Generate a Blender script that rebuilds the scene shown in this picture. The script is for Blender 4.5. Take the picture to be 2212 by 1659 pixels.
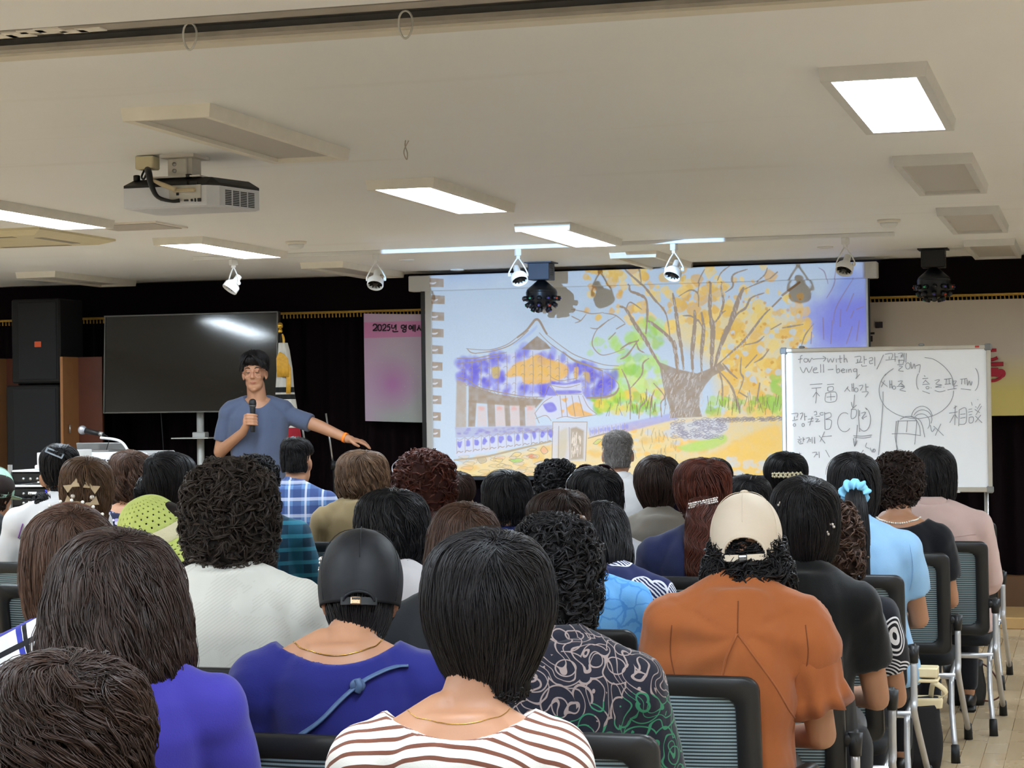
import bpy, math, random
import numpy as np
from mathutils import Vector, Matrix
from mathutils.bvhtree import BVHTree
PI = math.pi
for o in list(bpy.data.objects): bpy.data.objects.remove(o)
scene = bpy.context.scene
COL = scene.collection

# ---------------------------------------------------------------- camera (solved from the ceiling grid; photo frame 2212 x 1659)
IW, IH, FPX, CAM_Z, CEIL = 2212, 1659, 4350., 1.5, 2.45
def solve_rotation(vx=2360, vy=852, slope=.0131):
    d = np.array([vx - IW / 2, IH / 2 - vy, -FPX]); d /= np.linalg.norm(d)
    n = np.cross(d, np.array([1, slope, 0.])); n = n if n[1] > 0 else -n
    n /= np.linalg.norm(n)
    return np.stack([np.cross(d, n), d, n], 1)          # world axes expressed in camera axes
RC = solve_rotation()
cam_data = bpy.data.cameras.new('camera')
cam_data.sensor_width = 36; cam_data.lens = FPX / IW * 36; cam_data.clip_start = .05; cam_data.clip_end = 100
cam = bpy.data.objects.new('camera', cam_data); COL.objects.link(cam)
M = Matrix(RC.T.tolist()).to_4x4(); M.translation = (0, 0, CAM_Z); cam.matrix_world = M
scene.camera = cam
def ray(px, py): return RC.T @ np.array([px - IW / 2, IH / 2 - py, -FPX])
def on_y(px, py, Y): r = ray(px, py); return r * (Y / r[1]) + np.array([0, 0, CAM_Z])
def on_z(px, py, z): r = ray(px, py); return r * ((z - CAM_Z) / r[2]) + np.array([0, 0, CAM_Z])
def at_d(px, py, d): return ray(px, py) * (d / FPX) + np.array([0, 0, CAM_Z])

# ---------------------------------------------------------------- world and exposure
world = bpy.data.worlds.new('world'); scene.world = world; world.use_nodes = True
world.node_tree.nodes['Background'].inputs[0].default_value = (.9, .95, 1, 1)
world.node_tree.nodes['Background'].inputs[1].default_value = .0
vs = scene.view_settings
vs.view_transform = 'Standard'; vs.look = 'None'; vs.gamma = 1; vs.use_curve_mapping = False; vs.exposure = 0.0
PANEL_POWER = 54.       # emission of the lit ceiling panels
PROJ_POWER = 1370.        # projector lamp

# ---------------------------------------------------------------- helpers
def lin(c): return tuple((x / 255.) ** 2.2 for x in c[:3]) + (1.,)
def tag(o, label=None, cat=None, group=None, kind=None):
    for k, v in (('label', label), ('category', cat), ('group', group), ('kind', kind)):
        if v: o[k] = v
    return o
def thing(name, label, cat, loc=(0, 0, 0), rz=0., group=None):
    o = bpy.data.objects.new(name, None); COL.objects.link(o); o.empty_display_size = .1
    o.location = loc; o.rotation_euler = (0, 0, rz)
    return tag(o, label, cat, group)
def raw_obj(name, V, F, mats, parent=None, smooth=True, mi=None, attr=None, loc=None):
    me = bpy.data.meshes.new(name)
    V = np.asarray(V, dtype=np.float64)
    if isinstance(F, np.ndarray):
        n, k = F.shape
        me.vertices.add(len(V)); me.vertices.foreach_set('co', V.astype(np.float32).ravel())
        me.loops.add(n * k); me.loops.foreach_set('vertex_index', F.astype(np.int32).ravel())
        me.polygons.add(n); me.polygons.foreach_set('loop_start', np.arange(0, n * k, k, dtype=np.int32))
        me.update(calc_edges=True)
    else:
        me.from_pydata(V.tolist(), [], F)
    me.validate(verbose=False)
    for m in (mats if isinstance(mats, (list, tuple)) else [mats]): me.materials.append(m)
    np_ = len(me.polygons)
    me.polygons.foreach_set('use_smooth', np.full(np_, bool(smooth)))
    if mi is not None and len(mi) == np_: me.polygons.foreach_set('material_index', np.asarray(mi, dtype=np.int32))
    if attr is not None and len(attr) == len(me.vertices):
        a = me.attributes.new('tone', 'FLOAT', 'POINT'); a.data.foreach_set('value', np.asarray(attr, dtype=np.float32))
    me.update()
    o = bpy.data.objects.new(name, me); COL.objects.link(o)
    if parent: o.parent = parent
    if loc is not None: o.location = loc
    return o
def frames(P):
    P = np.asarray(P, float); T = np.gradient(P, axis=0); T /= np.linalg.norm(T, axis=1)[:, None] + 1e-12
    up = np.array([0, 0, 1.]) if abs(T[0][2]) < .9 else np.array([1., 0, 0])
    N = np.zeros_like(P); n = up - T[0] * (up @ T[0]); n /= np.linalg.norm(n); N[0] = n
    for i in range(1, len(P)):
        n = n - T[i] * (n @ T[i]); n /= np.linalg.norm(n) + 1e-12; N[i] = n
    return T, N, np.cross(T, N)
def curve(P, n=6):
    P = np.asarray(P, float)
    if len(P) < 3: return P
    Q = [P[0]]
    for i in range(len(P) - 1):
        a, b, c, d = P[max(i-1, 0)], P[i], P[i+1], P[min(i+2, len(P)-1)]
        for t in np.linspace(0, 1, n + 1)[1:]:
            Q.append(.5 * ((2*b) + (-a + c)*t + (2*a - 5*b + 4*c - d)*t*t + (-a + 3*b - 3*c + d)*t**3))
    return np.array(Q)
def rot(ax, a): return np.array(Matrix.Rotation(a, 3, ax))
class MB:
    def __init__(s): s.v, s.f, s.m, s.n = [], [], [], 0
    def add(s, V, F, mi=0):
        V = np.asarray(V, float); s.v.append(V); s.f += [tuple(int(i) + s.n for i in f) for f in F]; s.m += [mi] * len(F); s.n += len(V); return s
    def box(s, c, d, R=None, mi=0, b=0.):
        x, y, z = [q / 2 for q in d]
        if b <= 0:
            V = np.array([(sx*x, sy*y, sz*z) for sx in (-1, 1) for sy in (-1, 1) for sz in (-1, 1)])
            F = [(0,1,3,2), (4,6,7,5), (0,4,5,1), (2,3,7,6), (0,2,6,4), (1,5,7,3)]
        else:
            V, F = [], []
            b = min(b, x * .99, y * .99, z * .99)
            idx = {}
            for sx in (-1, 1):
                for sy in (-1, 1):
                    for sz in (-1, 1):
                        for a, q in enumerate([(sx*x, sy*(y-b), sz*(z-b)), (sx*(x-b), sy*y, sz*(z-b)), (sx*(x-b), sy*(y-b), sz*z)]):
                            idx[sx, sy, sz, a] = len(V); V.append(q)
            g = lambda *k: idx[k]
            for sg in (-1, 1):
                F.append((g(sg,-1,-1,0), g(sg,1,-1,0), g(sg,1,1,0), g(sg,-1,1,0))); F.append((g(-1,sg,-1,1), g(1,sg,-1,1), g(1,sg,1,1), g(-1,sg,1,1))); F.append((g(-1,-1,sg,2), g(1,-1,sg,2), g(1,1,sg,2), g(-1,1,sg,2)))
            for p in (-1, 1):
                for q in (-1, 1):
                    F.append((g(p,q,-1,0), g(p,q,1,0), g(p,q,1,1), g(p,q,-1,1))); F.append((g(p,-1,q,0), g(p,1,q,0), g(p,1,q,2), g(p,-1,q,2))); F.append((g(-1,p,q,1), g(1,p,q,1), g(1,p,q,2), g(-1,p,q,2)))
                    for r in (-1, 1): F.append((g(p,q,r,0), g(p,q,r,1), g(p,q,r,2)))
            V = np.array(V); F2 = []
            for f in F:
                P = V[list(f)]; nn = np.cross(P[1] - P[0], P[2] - P[0])
                F2.append(f if nn @ P.mean(0) > 0 else f[::-1])
            F = F2
        if R is not None: V = V @ np.asarray(R).T
        return s.add(V + np.asarray(c, float), F, mi)
    def rings(s, L, cap=True, closed=False, mi=0):
        n = len(L[0]); V = np.vstack(L); F = []
        m = len(L)
        for i in range(m if closed else m - 1):
            j = (i + 1) % m
            for k in range(n): F.append((i*n + k, i*n + (k+1) % n, j*n + (k+1) % n, j*n + k))
        if cap and not closed: F.append(tuple(range(n))[::-1]); F.append(tuple(range((m-1)*n, m*n)))
        return s.add(V, F, mi)
    def tube(s, P, r, n=10, cap=True, closed=False, mi=0, flat=1., sm=0):
        if sm: 
            k0 = len(P); P = curve(P, sm)
            if not np.isscalar(r): r = np.interp(np.linspace(0, k0 - 1, len(P)), np.arange(k0), r)
        P = np.asarray(P, float); T, N, B = frames(P); r = np.full(len(P), r) if np.isscalar(r) else np.asarray(r, float)
        a = np.linspace(0, 2 * PI, n, endpoint=False)
        return s.rings([P[i] + r[i] * (np.cos(a)[:, None] * N[i] * flat + np.sin(a)[:, None] * B[i]) for i in range(len(P))], cap, closed, mi)
    def caps(s, A, B_, ra, rb, n=14, m=5, mi=0):      # round-ended tapered limb
        A, B_ = np.asarray(A, float), np.asarray(B_, float); u = (B_ - A); L = np.linalg.norm(u); u = u / L
        P, R = [], []
        for t in np.linspace(PI / 2, .12, m): P.append(A - u * ra * math.sin(t)); R.append(max(ra * math.cos(t), 1e-4))
        for t in np.linspace(0, 1, 6): P.append(A + u * L * t); R.append(ra + (rb - ra) * t)
        for t in np.linspace(.12, PI / 2, m): P.append(B_ + u * rb * math.sin(t)); R.append(max(rb * math.cos(t), 1e-4))
        return s.tube(P, R, n, mi=mi)
    def limb(s, P, R, n=14, mi=0):
        for i in range(len(P) - 1): s.caps(P[i], P[i+1], R[i], R[i+1], n, mi=mi)
        return s
    def ell(s, c, r, R=None, nu=20, nv=12, mi=0):
        th = np.linspace(0, 2 * PI, nu, endpoint=False); L = []
        for ph in np.linspace(.02, PI - .02, nv):
            q = np.stack([np.cos(th) * math.sin(ph) * r[0], np.sin(th) * math.sin(ph) * r[1], np.full(nu, -math.cos(ph) * r[2])], 1)
            if R is not None: q = q @ np.asarray(R).T
            L.append(q + np.asarray(c, float))
        return s.rings(L, True, mi=mi)
    def lathe(s, prof, c=(0, 0, 0), R=None, n=24, mi=0, cap=True):
        th = np.linspace(0, 2 * PI, n, endpoint=False); L = []
        for r, z in prof:
            q = np.stack([np.cos(th) * r, np.sin(th) * r, np.full(n, z)], 1)
            if R is not None: q = q @ np.asarray(R).T
            L.append(q + np.asarray(c, float))
        return s.rings(L, cap, mi=mi)
    def prism(s, poly, c, X, Y, t, mi=0):             # a flat outline with thickness t along X x Y
        X, Y = np.asarray(X, float), np.asarray(Y, float); N = np.cross(X, Y); poly = np.asarray(poly, float)
        a = np.asarray(c, float) + poly[:, :1] * X + poly[:, 1:] * Y; n = len(poly)
        V = np.vstack([a, a + N * t]); F = [tuple(range(n))[::-1], tuple(range(n, 2 * n))] + [(i, (i+1) % n, n + (i+1) % n, n + i) for i in range(n)]
        return s.add(V, F, mi)
    def xf(s, fn): s.v = [fn(v) for v in s.v]; return s
    def arr(s): return np.vstack(s.v)
    def build(s, name, mats, parent=None, smooth=False, loc=None, attr=None):
        return raw_obj(name, s.arr(), s.f, mats, parent, smooth, s.m, attr, loc)
def soft(o, ang=40):          # smooth shading with sharp creases
    me = o.data; me.polygons.foreach_set('use_smooth', np.full(len(me.polygons), True))
    me.set_sharp_from_angle(angle=math.radians(ang)); return o
def remesh(mb, vox, sm=3):
    me = bpy.data.meshes.new('work'); me.from_pydata(mb.arr().tolist(), [], mb.f); o = bpy.data.objects.new('work', me); COL.objects.link(o)
    m = o.modifiers.new('r', 'REMESH'); m.mode = 'VOXEL'; m.voxel_size = vox; m.adaptivity = 0
    if sm: k = o.modifiers.new('s', 'SMOOTH'); k.factor = .5; k.iterations = sm
    dg = bpy.context.evaluated_depsgraph_get(); ev = o.evaluated_get(dg); r = ev.to_mesh()
    V = np.zeros(len(r.vertices) * 3, np.float32); r.vertices.foreach_get('co', V); V = V.reshape(-1, 3).astype(float)
    NV = np.zeros(len(r.vertices) * 3, np.float32); r.vertices.foreach_get('normal', NV); NV = NV.reshape(-1, 3).astype(float)
    L = np.zeros(len(r.loops), np.int32); r.loops.foreach_get('vertex_index', L)
    F = L.reshape(-1, 4) if len(L) == 4 * len(r.polygons) else [tuple(p.vertices) for p in r.polygons]
    ev.to_mesh_clear(); bpy.data.objects.remove(o); bpy.data.meshes.remove(me)
    return V, NV, F

# ---------------------------------------------------------------- materials
def nodes_of(name):
    m = bpy.data.materials.new(name); m.use_nodes = True; nt = m.node_tree; return m, nt, nt.nodes['Principled BSDF']
def N(nt, t, **k):
    n = nt.nodes.new(t)
    for a, b in k.items():
        if a.startswith('i_'):
            key = a[2:]; n.inputs[int(key) if key.isdigit() else key.replace('_', ' ')].default_value = b
        else: setattr(n, a, b)
    return n
def coords(nt, scale=(1, 1, 1), rotz=(0, 0, 0), kind='Object'):
    tc = N(nt, 'ShaderNodeTexCoord'); mp = N(nt, 'ShaderNodeMapping'); mp.inputs['Scale'].default_value = scale; mp.inputs['Rotation'].default_value = rotz
    nt.links.new(tc.outputs[kind], mp.inputs[0]); return mp.outputs[0]
def mixc(nt, fac, a, b):
    n = N(nt, 'ShaderNodeMix', data_type='RGBA')
    for s, v in ((0, fac), (6, a), (7, b)):
        if hasattr(v, 'is_linked'): nt.links.new(v, n.inputs[s])
        else: n.inputs[s].default_value = v
    return n.outputs[2]
def math_(nt, op, a, b=None, c=None):
    n = N(nt, 'ShaderNodeMath', operation=op)
    for i, v in enumerate((a, b, c)):
        if v is None: continue
        if hasattr(v, 'is_linked'): nt.links.new(v, n.inputs[i])
        else: n.inputs[i].default_value = v
    return n.outputs[0]
def bump(nt, bs, h, st, dist=.002):
    b = N(nt, 'ShaderNodeBump'); b.inputs['Strength'].default_value = st; b.inputs['Distance'].default_value = dist
    nt.links.new(h, b.inputs['Height']); nt.links.new(b.outputs[0], bs.inputs['Normal'])
_mc = {}
def mat(name, col, rough=.6, metal=0., spec=.4, var=.06, scale=14., bumpy=0., bscale=200., emit=0., sheen=0., alpha=1., coat=0.):
    if name in _mc: return _mc[name]
    m, nt, bs = nodes_of(name)
    c = lin(col); k = 1 - var
    no = N(nt, 'ShaderNodeTexNoise'); no.inputs['Scale'].default_value = scale; no.inputs['Detail'].default_value = 4
    nt.links.new(coords(nt), no.inputs['Vector'])
    col_s = mixc(nt, no.outputs[0], tuple(x * (1 - var * 2) for x in c[:3]) + (1,), tuple(min(1, x * (1 + var * 2)) for x in c[:3]) + (1,))
    nt.links.new(col_s, bs.inputs['Base Color'])
    bs.inputs['Roughness'].default_value = rough; bs.inputs['Metallic'].default_value = metal; bs.inputs['Specular IOR Level'].default_value = spec
    if coat: bs.inputs['Coat Weight'].default_value = coat
    if sheen: bs.inputs['Sheen Weight'].default_value = sheen; bs.inputs['Sheen Roughness'].default_value = .5
    if bumpy:
        n2 = N(nt, 'ShaderNodeTexNoise'); n2.inputs['Scale'].default_value = bscale; nt.links.new(coords(nt), n2.inputs['Vector']); bump(nt, bs, n2.outputs[0], bumpy)
    if emit: bs.inputs['Emission Color'].default_value = c; bs.inputs['Emission Strength'].default_value = emit
    _mc[name] = m; return m
def cloth(name, col, rough=.85, var=.05, bumpy=.25, bscale=350.): return mat(name, tuple(.92 * x for x in col), rough, 0, .2, var, 9., bumpy, bscale, sheen=.15)
def hairmat(name, dark, light, rough=.43, spec=.3):
    if name in _mc: return _mc[name]
    m, nt, bs = nodes_of(name)
    at = N(nt, 'ShaderNodeAttribute', attribute_name='tone'); no = N(nt, 'ShaderNodeTexNoise'); no.inputs['Scale'].default_value = 26
    nt.links.new(coords(nt), no.inputs['Vector'])
    f = math_(nt, 'ADD', math_(nt, 'MULTIPLY', at.outputs['Fac'], .75), math_(nt, 'MULTIPLY', no.outputs[0], .25))
    nt.links.new(mixc(nt, f, lin(dark), lin(light)), bs.inputs['Base Color'])
    nt.links.new(math_(nt, 'MULTIPLY_ADD', math_(nt, 'LESS_THAN', at.outputs['Fac'], .1201), .42, rough), bs.inputs['Roughness']); bs.inputs['Specular IOR Level'].default_value = spec
    _mc[name] = m; return m
# ---------------------------------------------------------------- the projected picture (a slide: autumn garden sketch), drawn stroke by stroke as screen colour
PX0, PX1, PZ0, PZ1, SCR_Y = -4.556, -1.462, 0.62, 2.553, 13.75      # the projected rectangle on the screen plane
PW, PH = 1240, 776
def make_slide():
    rg = np.random.default_rng(11)
    lin = lambda c: (np.array(c) / 255.) ** 2.2
    img = np.zeros((PH, PW, 3)) + lin((190, 213, 238))
    jj, ii = np.meshgrid(np.arange(PW), np.arange(PH))
    def to_c(pts):
        out = []
        for x, y in pts:
            p = on_y(x, y, SCR_Y)
            out.append(((p[0] - PX0) / (PX1 - PX0) * PW, (PZ1 - p[2]) / (PZ1 - PZ0) * PH))
        return np.array(out)
    z8 = lambda *q: [(930 + x / 4.255, 620 + y / 4.255) for x, y in q]
    zt = lambda *q: [(1340 + x / 3.254, 570 + y / 3.254) for x, y in q]
    def bb(P, m):
        x0, y0 = np.floor(P.min(0) - m).astype(int); x1, y1 = np.ceil(P.max(0) + m).astype(int) + 1
        return max(x0, 0), max(y0, 0), min(x1, PW), min(y1, PH)
    def smooth(P, n=6):
        if len(P) < 3: return P
        Q = [P[0]]
        for i in range(len(P) - 1):
            a, b, c, d = P[max(i-1, 0)], P[i], P[i+1], P[min(i+2, len(P)-1)]
            for t in np.linspace(0, 1, n + 1)[1:]:
                Q.append(.5 * ((2*b) + (-a + c)*t + (2*a - 5*b + 4*c - d)*t*t + (-a + 3*b - 3*c + d)*t**3))
        return np.array(Q)
    def put(x0, y0, x1, y1, a, col):
        r = img[y0:y1, x0:x1]; a = np.clip(a, 0, 1)[..., None]
        r[:] = r * (1 - a) + lin(col) * a
    def stroke(pts, w, col=(150, 137, 122), a=1., taper=.4, raw=False, rough=.0):
        P = smooth(np.array(pts) if raw else to_c(pts)); 
        x0, y0, x1, y1 = bb(P, w + 2)
        if x1 <= x0 or y1 <= y0: return
        X, Y = jj[y0:y1, x0:x1] + .5, ii[y0:y1, x0:x1] + .5
        A = np.zeros(X.shape)
        n = len(P) - 1
        for k in range(n):
            p, d = P[k], P[k+1] - P[k]
            L = d @ d + 1e-9
            t = np.clip(((X - p[0]) * d[0] + (Y - p[1]) * d[1]) / L, 0, 1)
            D = np.hypot(X - p[0] - t * d[0], Y - p[1] - t * d[1])
            s = (k + .5) / n
            ww = .5 * w * (1 - taper * abs(2 * s - 1) ** 1.5) * (1 + rough * (rg.random() - .5))
            A = np.maximum(A, np.clip(ww - D + .5, 0, 1))
        put(x0, y0, x1, y1, A * a, col)
    def blob(pts, col, a=.9, soft=6., raw=False, grain=.25, sm=True):
        P = np.array(pts) if raw else to_c(pts)
        if sm: P = smooth(np.vstack([P, P[:1]]), 5)[:-1]
        x0, y0, x1, y1 = bb(P, soft + 2)
        if x1 <= x0 or y1 <= y0: return
        X, Y = jj[y0:y1, x0:x1] + .5, ii[y0:y1, x0:x1] + .5
        ins = np.zeros(X.shape, bool); D = np.full(X.shape, 1e9)
        for k in range(len(P)):
            p, q = P[k], P[(k+1) % len(P)]; d = q - p
            c = ((p[1] > Y) != (q[1] > Y)) & (X < d[0] * (Y - p[1]) / (d[1] + 1e-9) + p[0])
            ins ^= c
            t = np.clip(((X - p[0]) * d[0] + (Y - p[1]) * d[1]) / (d @ d + 1e-9), 0, 1)
            D = np.minimum(D, np.hypot(X - p[0] - t * d[0], Y - p[1] - t * d[1]))
        sd = np.where(ins, D, -D)
        A = np.clip(sd / soft + .5, 0, 1)
        n = np.kron(rg.random((X.shape[0] // 9 + 2, X.shape[1] // 9 + 2)), np.ones((9, 9)))[:X.shape[0], :X.shape[1]]
        n = (n + np.roll(n, 4, 0) + np.roll(n, 4, 1) + np.roll(n, -4, 0) + np.roll(n, -4, 1)) / 5
        put(x0, y0, x1, y1, A * a * (1 - grain * n), col)
    def cloud(px, py, r, col, a=.8, soft=4., n=9, sq=1.):
        c = to_c([(px, py)])[0]; th = np.linspace(0, 2 * np.pi, n, endpoint=False); k = PW / 933.
        R = r * k * (.65 + .6 * rg.random(n))
        blob(np.stack([c[0] + R * np.cos(th), c[1] + sq * R * np.sin(th)], 1), col, a, soft, raw=True)
    GR, BL, YE, OR, GN = (162, 150, 138), (128, 128, 232), (232, 211, 128), (227, 192, 104), (176, 222, 120)
    # blue dusk at the right edge and the faint sky
    for _ in range(16): cloud(1770 + rg.random() * 95, 640 + rg.random() * 110, 26 + 22 * rg.random(), (132, 140, 236), .42, 30, 10, 1.3)
    for _ in range(6): cloud(1820 + rg.random() * 50, 590 + rg.random() * 40, 30, (150, 172, 238), .4, 30)
    cloud(960, 590, 60, (150, 180, 235), .3, 40, 9, .4); cloud(1040, 588, 70, (150, 180, 235), .35, 40, 9, .35)
    # yellow ginkgo foliage
    blob(zt((300, 480), (500, 330), (760, 300), (1000, 330), (1250, 420), (1180, 600), (1130, 900), (1000, 1010), (720, 960), (620, 700)), YE, .75, 40)
    for _ in range(210):
        u, v = rg.random(), rg.random()
        x = 1265 + u * 480; y = 572 + v * (130 + 190 * np.clip((u - .35) * 1.6, 0, 1))
        if 1285 < x < 1335 and 610 < y < 660: continue
        cloud(x, y, 4 + 12 * rg.random() ** 1.5, [YE, OR, (238, 214, 130), (222, 182, 100)][rg.integers(4)], .82, 3.5, 7)
    for _ in range(120):
        x, y = 1560 + 190 * rg.random(), 665 + 240 * rg.random()
        cloud(x, y, 5 + 12 * rg.random(), [YE, OR, OR, (226, 190, 108)][rg.integers(4)], .75, 4, 7)
    for _ in range(45): cloud(1540 + 210 * rg.random(), 600 + 300 * rg.random(), 3 + 5 * rg.random(), (192, 214, 236), .8, 3, 7)
    for _ in range(60): cloud(1560 + 170 * rg.random(), 640 + 250 * rg.random(), 2 + 2 * rg.random(), (208, 152, 74), .7, 2, 6)
    # green shrubs
    for _ in range(95):
        u, v = rg.random(), rg.random()
        x, y = 1330 + 100 * u, 690 + 190 * v
        if y < 760 and u < .3: continue
        cloud(x, y, 6 + 11 * rg.random(), [(176, 224, 120), (150, 205, 96), (200, 232, 150), (196, 218, 100)][rg.integers(4)], .6, 6, 8)
    for _ in range(60): cloud(1275 + 150 * rg.random(), 850 + 42 * rg.random(), 6 + 8 * rg.random(), [(176, 222, 104), (214, 214, 100), (140, 196, 84), (234, 196, 96)][rg.integers(4)], .65, 5, 8)
    for _ in range(16): cloud(1265 + 75 * rg.random(), 728 + 35 * rg.random(), 4 + 7 * rg.random(), GN, .55, 4)
    for _ in range(46): cloud(1530 + 160 * rg.random(), 860 + 34 * rg.random(), 5 + 6 * rg.random(), [(176, 216, 104), (150, 190, 84), (208, 222, 140)][rg.integers(3)], .7, 4)
    for _ in range(14): cloud(1668 + 20 * rg.random(), 810 + 80 * rg.random(), 6 + 6 * rg.random(), (160, 206, 108), .7, 5)
    # the ground: leaf-strewn court
    blob([(970, 1010), (1190, 960), (1290, 930), (1460, 905), (1690, 905), (1690, 1120), (960, 1120)], (232, 208, 128), .8, 20)
    for _ in range(150):
        u, v = rg.random(), rg.random()
        cloud(985 + 700 * u, 935 + 150 * v + 60 * (1 - u) * .6, 6 + 14 * rg.random(), [YE, OR, (222, 214, 160), (226, 186, 96), (214, 200, 150)][rg.integers(5)], .55, 8, 8, .5)
    blob(zt((380, 1420), (700, 1310), (900, 1200), (1120, 1150), (1130, 1500), (900, 1520), (420, 1480)), (234, 202, 116), .9, 14)
    for _ in range(50): cloud(1290 + 190 * rg.random(), 930 + 60 * rg.random(), 4 + 7 * rg.random(), [(232, 190, 100), (236, 206, 130), (198, 212, 232), (214, 196, 150)][rg.integers(4)], .75, 4, 7, .7)
    for _ in range(24): cloud(1570 + 110 * rg.random(), 985 + 60 * rg.random(), 5 + 8 * rg.random(), (196, 214, 234), .6, 5, 7, .6)
    blob(zt((400, 1290), (560, 1240), (720, 1200), (745, 1245), (640, 1300), (480, 1320)), (176, 220, 120), .9, 8)
    blob(zt((350, 1130), (740, 1080), (730, 1190), (560, 1240), (370, 1200)), (198, 212, 232), .95, 8)
    for _ in range(110):
        x, y = 1450 + 115 * rg.random(), 905 + 42 * rg.random(); w, h = 4 + 4 * rg.random(), 2 + 2 * rg.random()
        stroke([(x - w, y), (x, y - h), (x + w, y), (x, y + h), (x - w, y)], 1.5, (150, 150, 170), .8, 0)
    for _ in range(90):
        x = 1545 + 145 * rg.random(); y = 905 + 6 * rg.random() - .03 * (x - 1545)
        stroke([(x - 5, y), (x, y - 3), (x + 5, y), (x, y + 3)], 1.6, (150, 145, 150), .8, 0)
    # stone slabs
    for q, c in [(((735, 1560), (780, 1520), (835, 1530), (800, 1560)), (222, 206, 140)), (((880, 1555), (930, 1535), (985, 1560), (930, 1575)), (216, 120, 96)), (((720, 1590), (800, 1575), (855, 1590), (790, 1620)), (140, 208, 110)),
                 (((1010, 1500), (1040, 1465), (1080, 1510), (1040, 1535)), (224, 170, 150)), (((890, 1500), (930, 1480), (975, 1490), (930, 1510)), (226, 210, 150)), (((575, 1590), (620, 1570), (665, 1585), (640, 1610)), (220, 206, 150)),
                 (((600, 1645), (650, 1620), (695, 1640), (640, 1660)), (214, 204, 160)), (((950, 1625), (1010, 1600), (1050, 1610), (1000, 1640)), (190, 196, 220)), (((430, 1580), (490, 1560), (515, 1600), (460, 1620)), (176, 170, 150)), (((1495, 1440), (1540, 1400), (1575, 1405), (1530, 1445)), (186, 214, 130))]:
        q = z8(*q); blob(q, c, .8, 4, sm=False); stroke(q + q[:1], 1.5, (140, 130, 120), .8, 0)
    for _ in range(60):
        x, y = 990 + 190 * rg.random(), 985 + 70 * rg.random(); w = 6 + 7 * rg.random()
        q = [(x - w, y), (x - w * .3, y - 4), (x + w, y - 3), (x + w * .6, y + 4)]
        blob(q, [(224, 204, 150), (216, 196, 150), (200, 200, 210), (224, 182, 150)][rg.integers(4)], .5, 4, sm=False); stroke(q + q[:1], 1.2, (150, 140, 120), .6, 0)
    # hanok roof: tiles in blue and ochre
    blob(z8((245, 690), (330, 660), (560, 625), (760, 605), (950, 575), (1130, 600), (1240, 660), (1380, 720), (1560, 770), (1640, 800), (1725, 890), (1720, 950), (1600, 990), (1440, 1015), (1420, 980), (1050, 1010), (900, 1010), (740, 990), (560, 940), (350, 870), (245, 830)), (196, 208, 240), 1, 3, sm=False)
    for _ in range(230):
        u = rg.random(); x = 250 + 1460 * u; top = 690 - 110 * np.exp(-((x - 900) / 420) ** 2) + max(0, x - 1250) * .28; bot = 840 + 150 * np.clip((x - 250) / 450, 0, 1)
        v = rg.random(); 
        if 690 < x < 1260 and .2 < v < .72: continue
        q = z8((x, top + (bot - top) * v))[0]
        cloud(q[0], q[1], 4 + 8 * rg.random(), [(110, 104, 224), (122, 118, 230), (140, 146, 236), (98, 92, 214)][rg.integers(4)], .55, 8, 7, 1.3)
    blob(z8((690, 800), (780, 700), (880, 670), (980, 620), (1080, 660), (1190, 690), (1265, 740), (1240, 830), (1080, 880), (990, 890), (860, 885), (830, 820), (720, 830)), (226, 184, 88), .95, 6)
    blob(z8((560, 740), (635, 735), (630, 830), (570, 830)), (204, 186, 84), .9, 5); blob(z8((1320, 740), (1360, 740), (1350, 840), (1320, 830)), (222, 184, 90), .9, 4); blob(z8((1400, 780), (1460, 790), (1460, 880), (1420, 840)), (206, 180, 84), .9, 5)
    for k in range(18):
        x = 300 + 80 * k
        if x > 1690: break
        t = 700 - 110 * np.exp(-((x - 900) / 420) ** 2) + max(0, x - 1250) * .28; b = 850 + 150 * np.clip((x - 250) / 450, 0, 1)
        stroke(z8((x, t), (x + 4, (t + b) / 2), (x - 2, b)), 1.8, GR, .9, .2)
        for r in range(5):
            y = t + (b - t) * (r + .6) / 5
            stroke(z8((x - 30, y + 8), (x - 12, y - 8), (x + 10, y + 6)), 1.6, GR, .8)
    # ridge curves
    for w, q in [(7, ((800, 462), (880, 400), (930, 340), (965, 300), (1000, 310), (1050, 400), (1070, 430))), (3, ((410, 610), (560, 590), (700, 550), (800, 490), (900, 400))), (2.2, ((330, 565), (420, 575), (560, 575), (700, 530), (800, 460), (860, 430))),
                 (3, ((340, 570), (370, 600), (420, 612))), (2.4, ((1060, 430), (1200, 540), (1320, 620), (1450, 670), (1600, 715), (1730, 725))), (2.4, ((1000, 420), (1100, 520), (1230, 610), (1350, 680), (1560, 750), (1735, 755))), (5, ((1220, 600), (1330, 680), (1450, 720), (1580, 770))),
                 (2.5, ((245, 655), (400, 655), (560, 625), (700, 600))), (3, ((250, 700), (380, 690), (520, 660), (640, 640))), (2, ((1600, 780), (1690, 850), (1730, 900), (1725, 950))), (3, ((245, 830), (340, 850), (440, 920), (600, 960), (760, 990), (900, 1010), (1040, 1010))), (6, ((1440, 1018), (1580, 1015), (1690, 985), (1730, 930)))]:
        stroke(z8(*q), w, GR, 1, .3)
    blob(z8((900, 420), (975, 355), (960, 400), (830, 500), (760, 530)), (168, 192, 240), .9, 5)
    blob(z8((835, 570), (930, 490), (980, 450), (1060, 510), (1110, 565), (1000, 580)), (152, 139, 124), 1, 2, sm=False)
    for k in range(20):
        x = 330 + 70 * k
        if x > 1000: break
        y = 860 + 150 * np.clip((x - 250) / 500, 0, 1)
        stroke(z8((x - 22, y), (x, y + 24), (x + 22, y + 4)), 1.8, GR, .9, 0)
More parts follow.
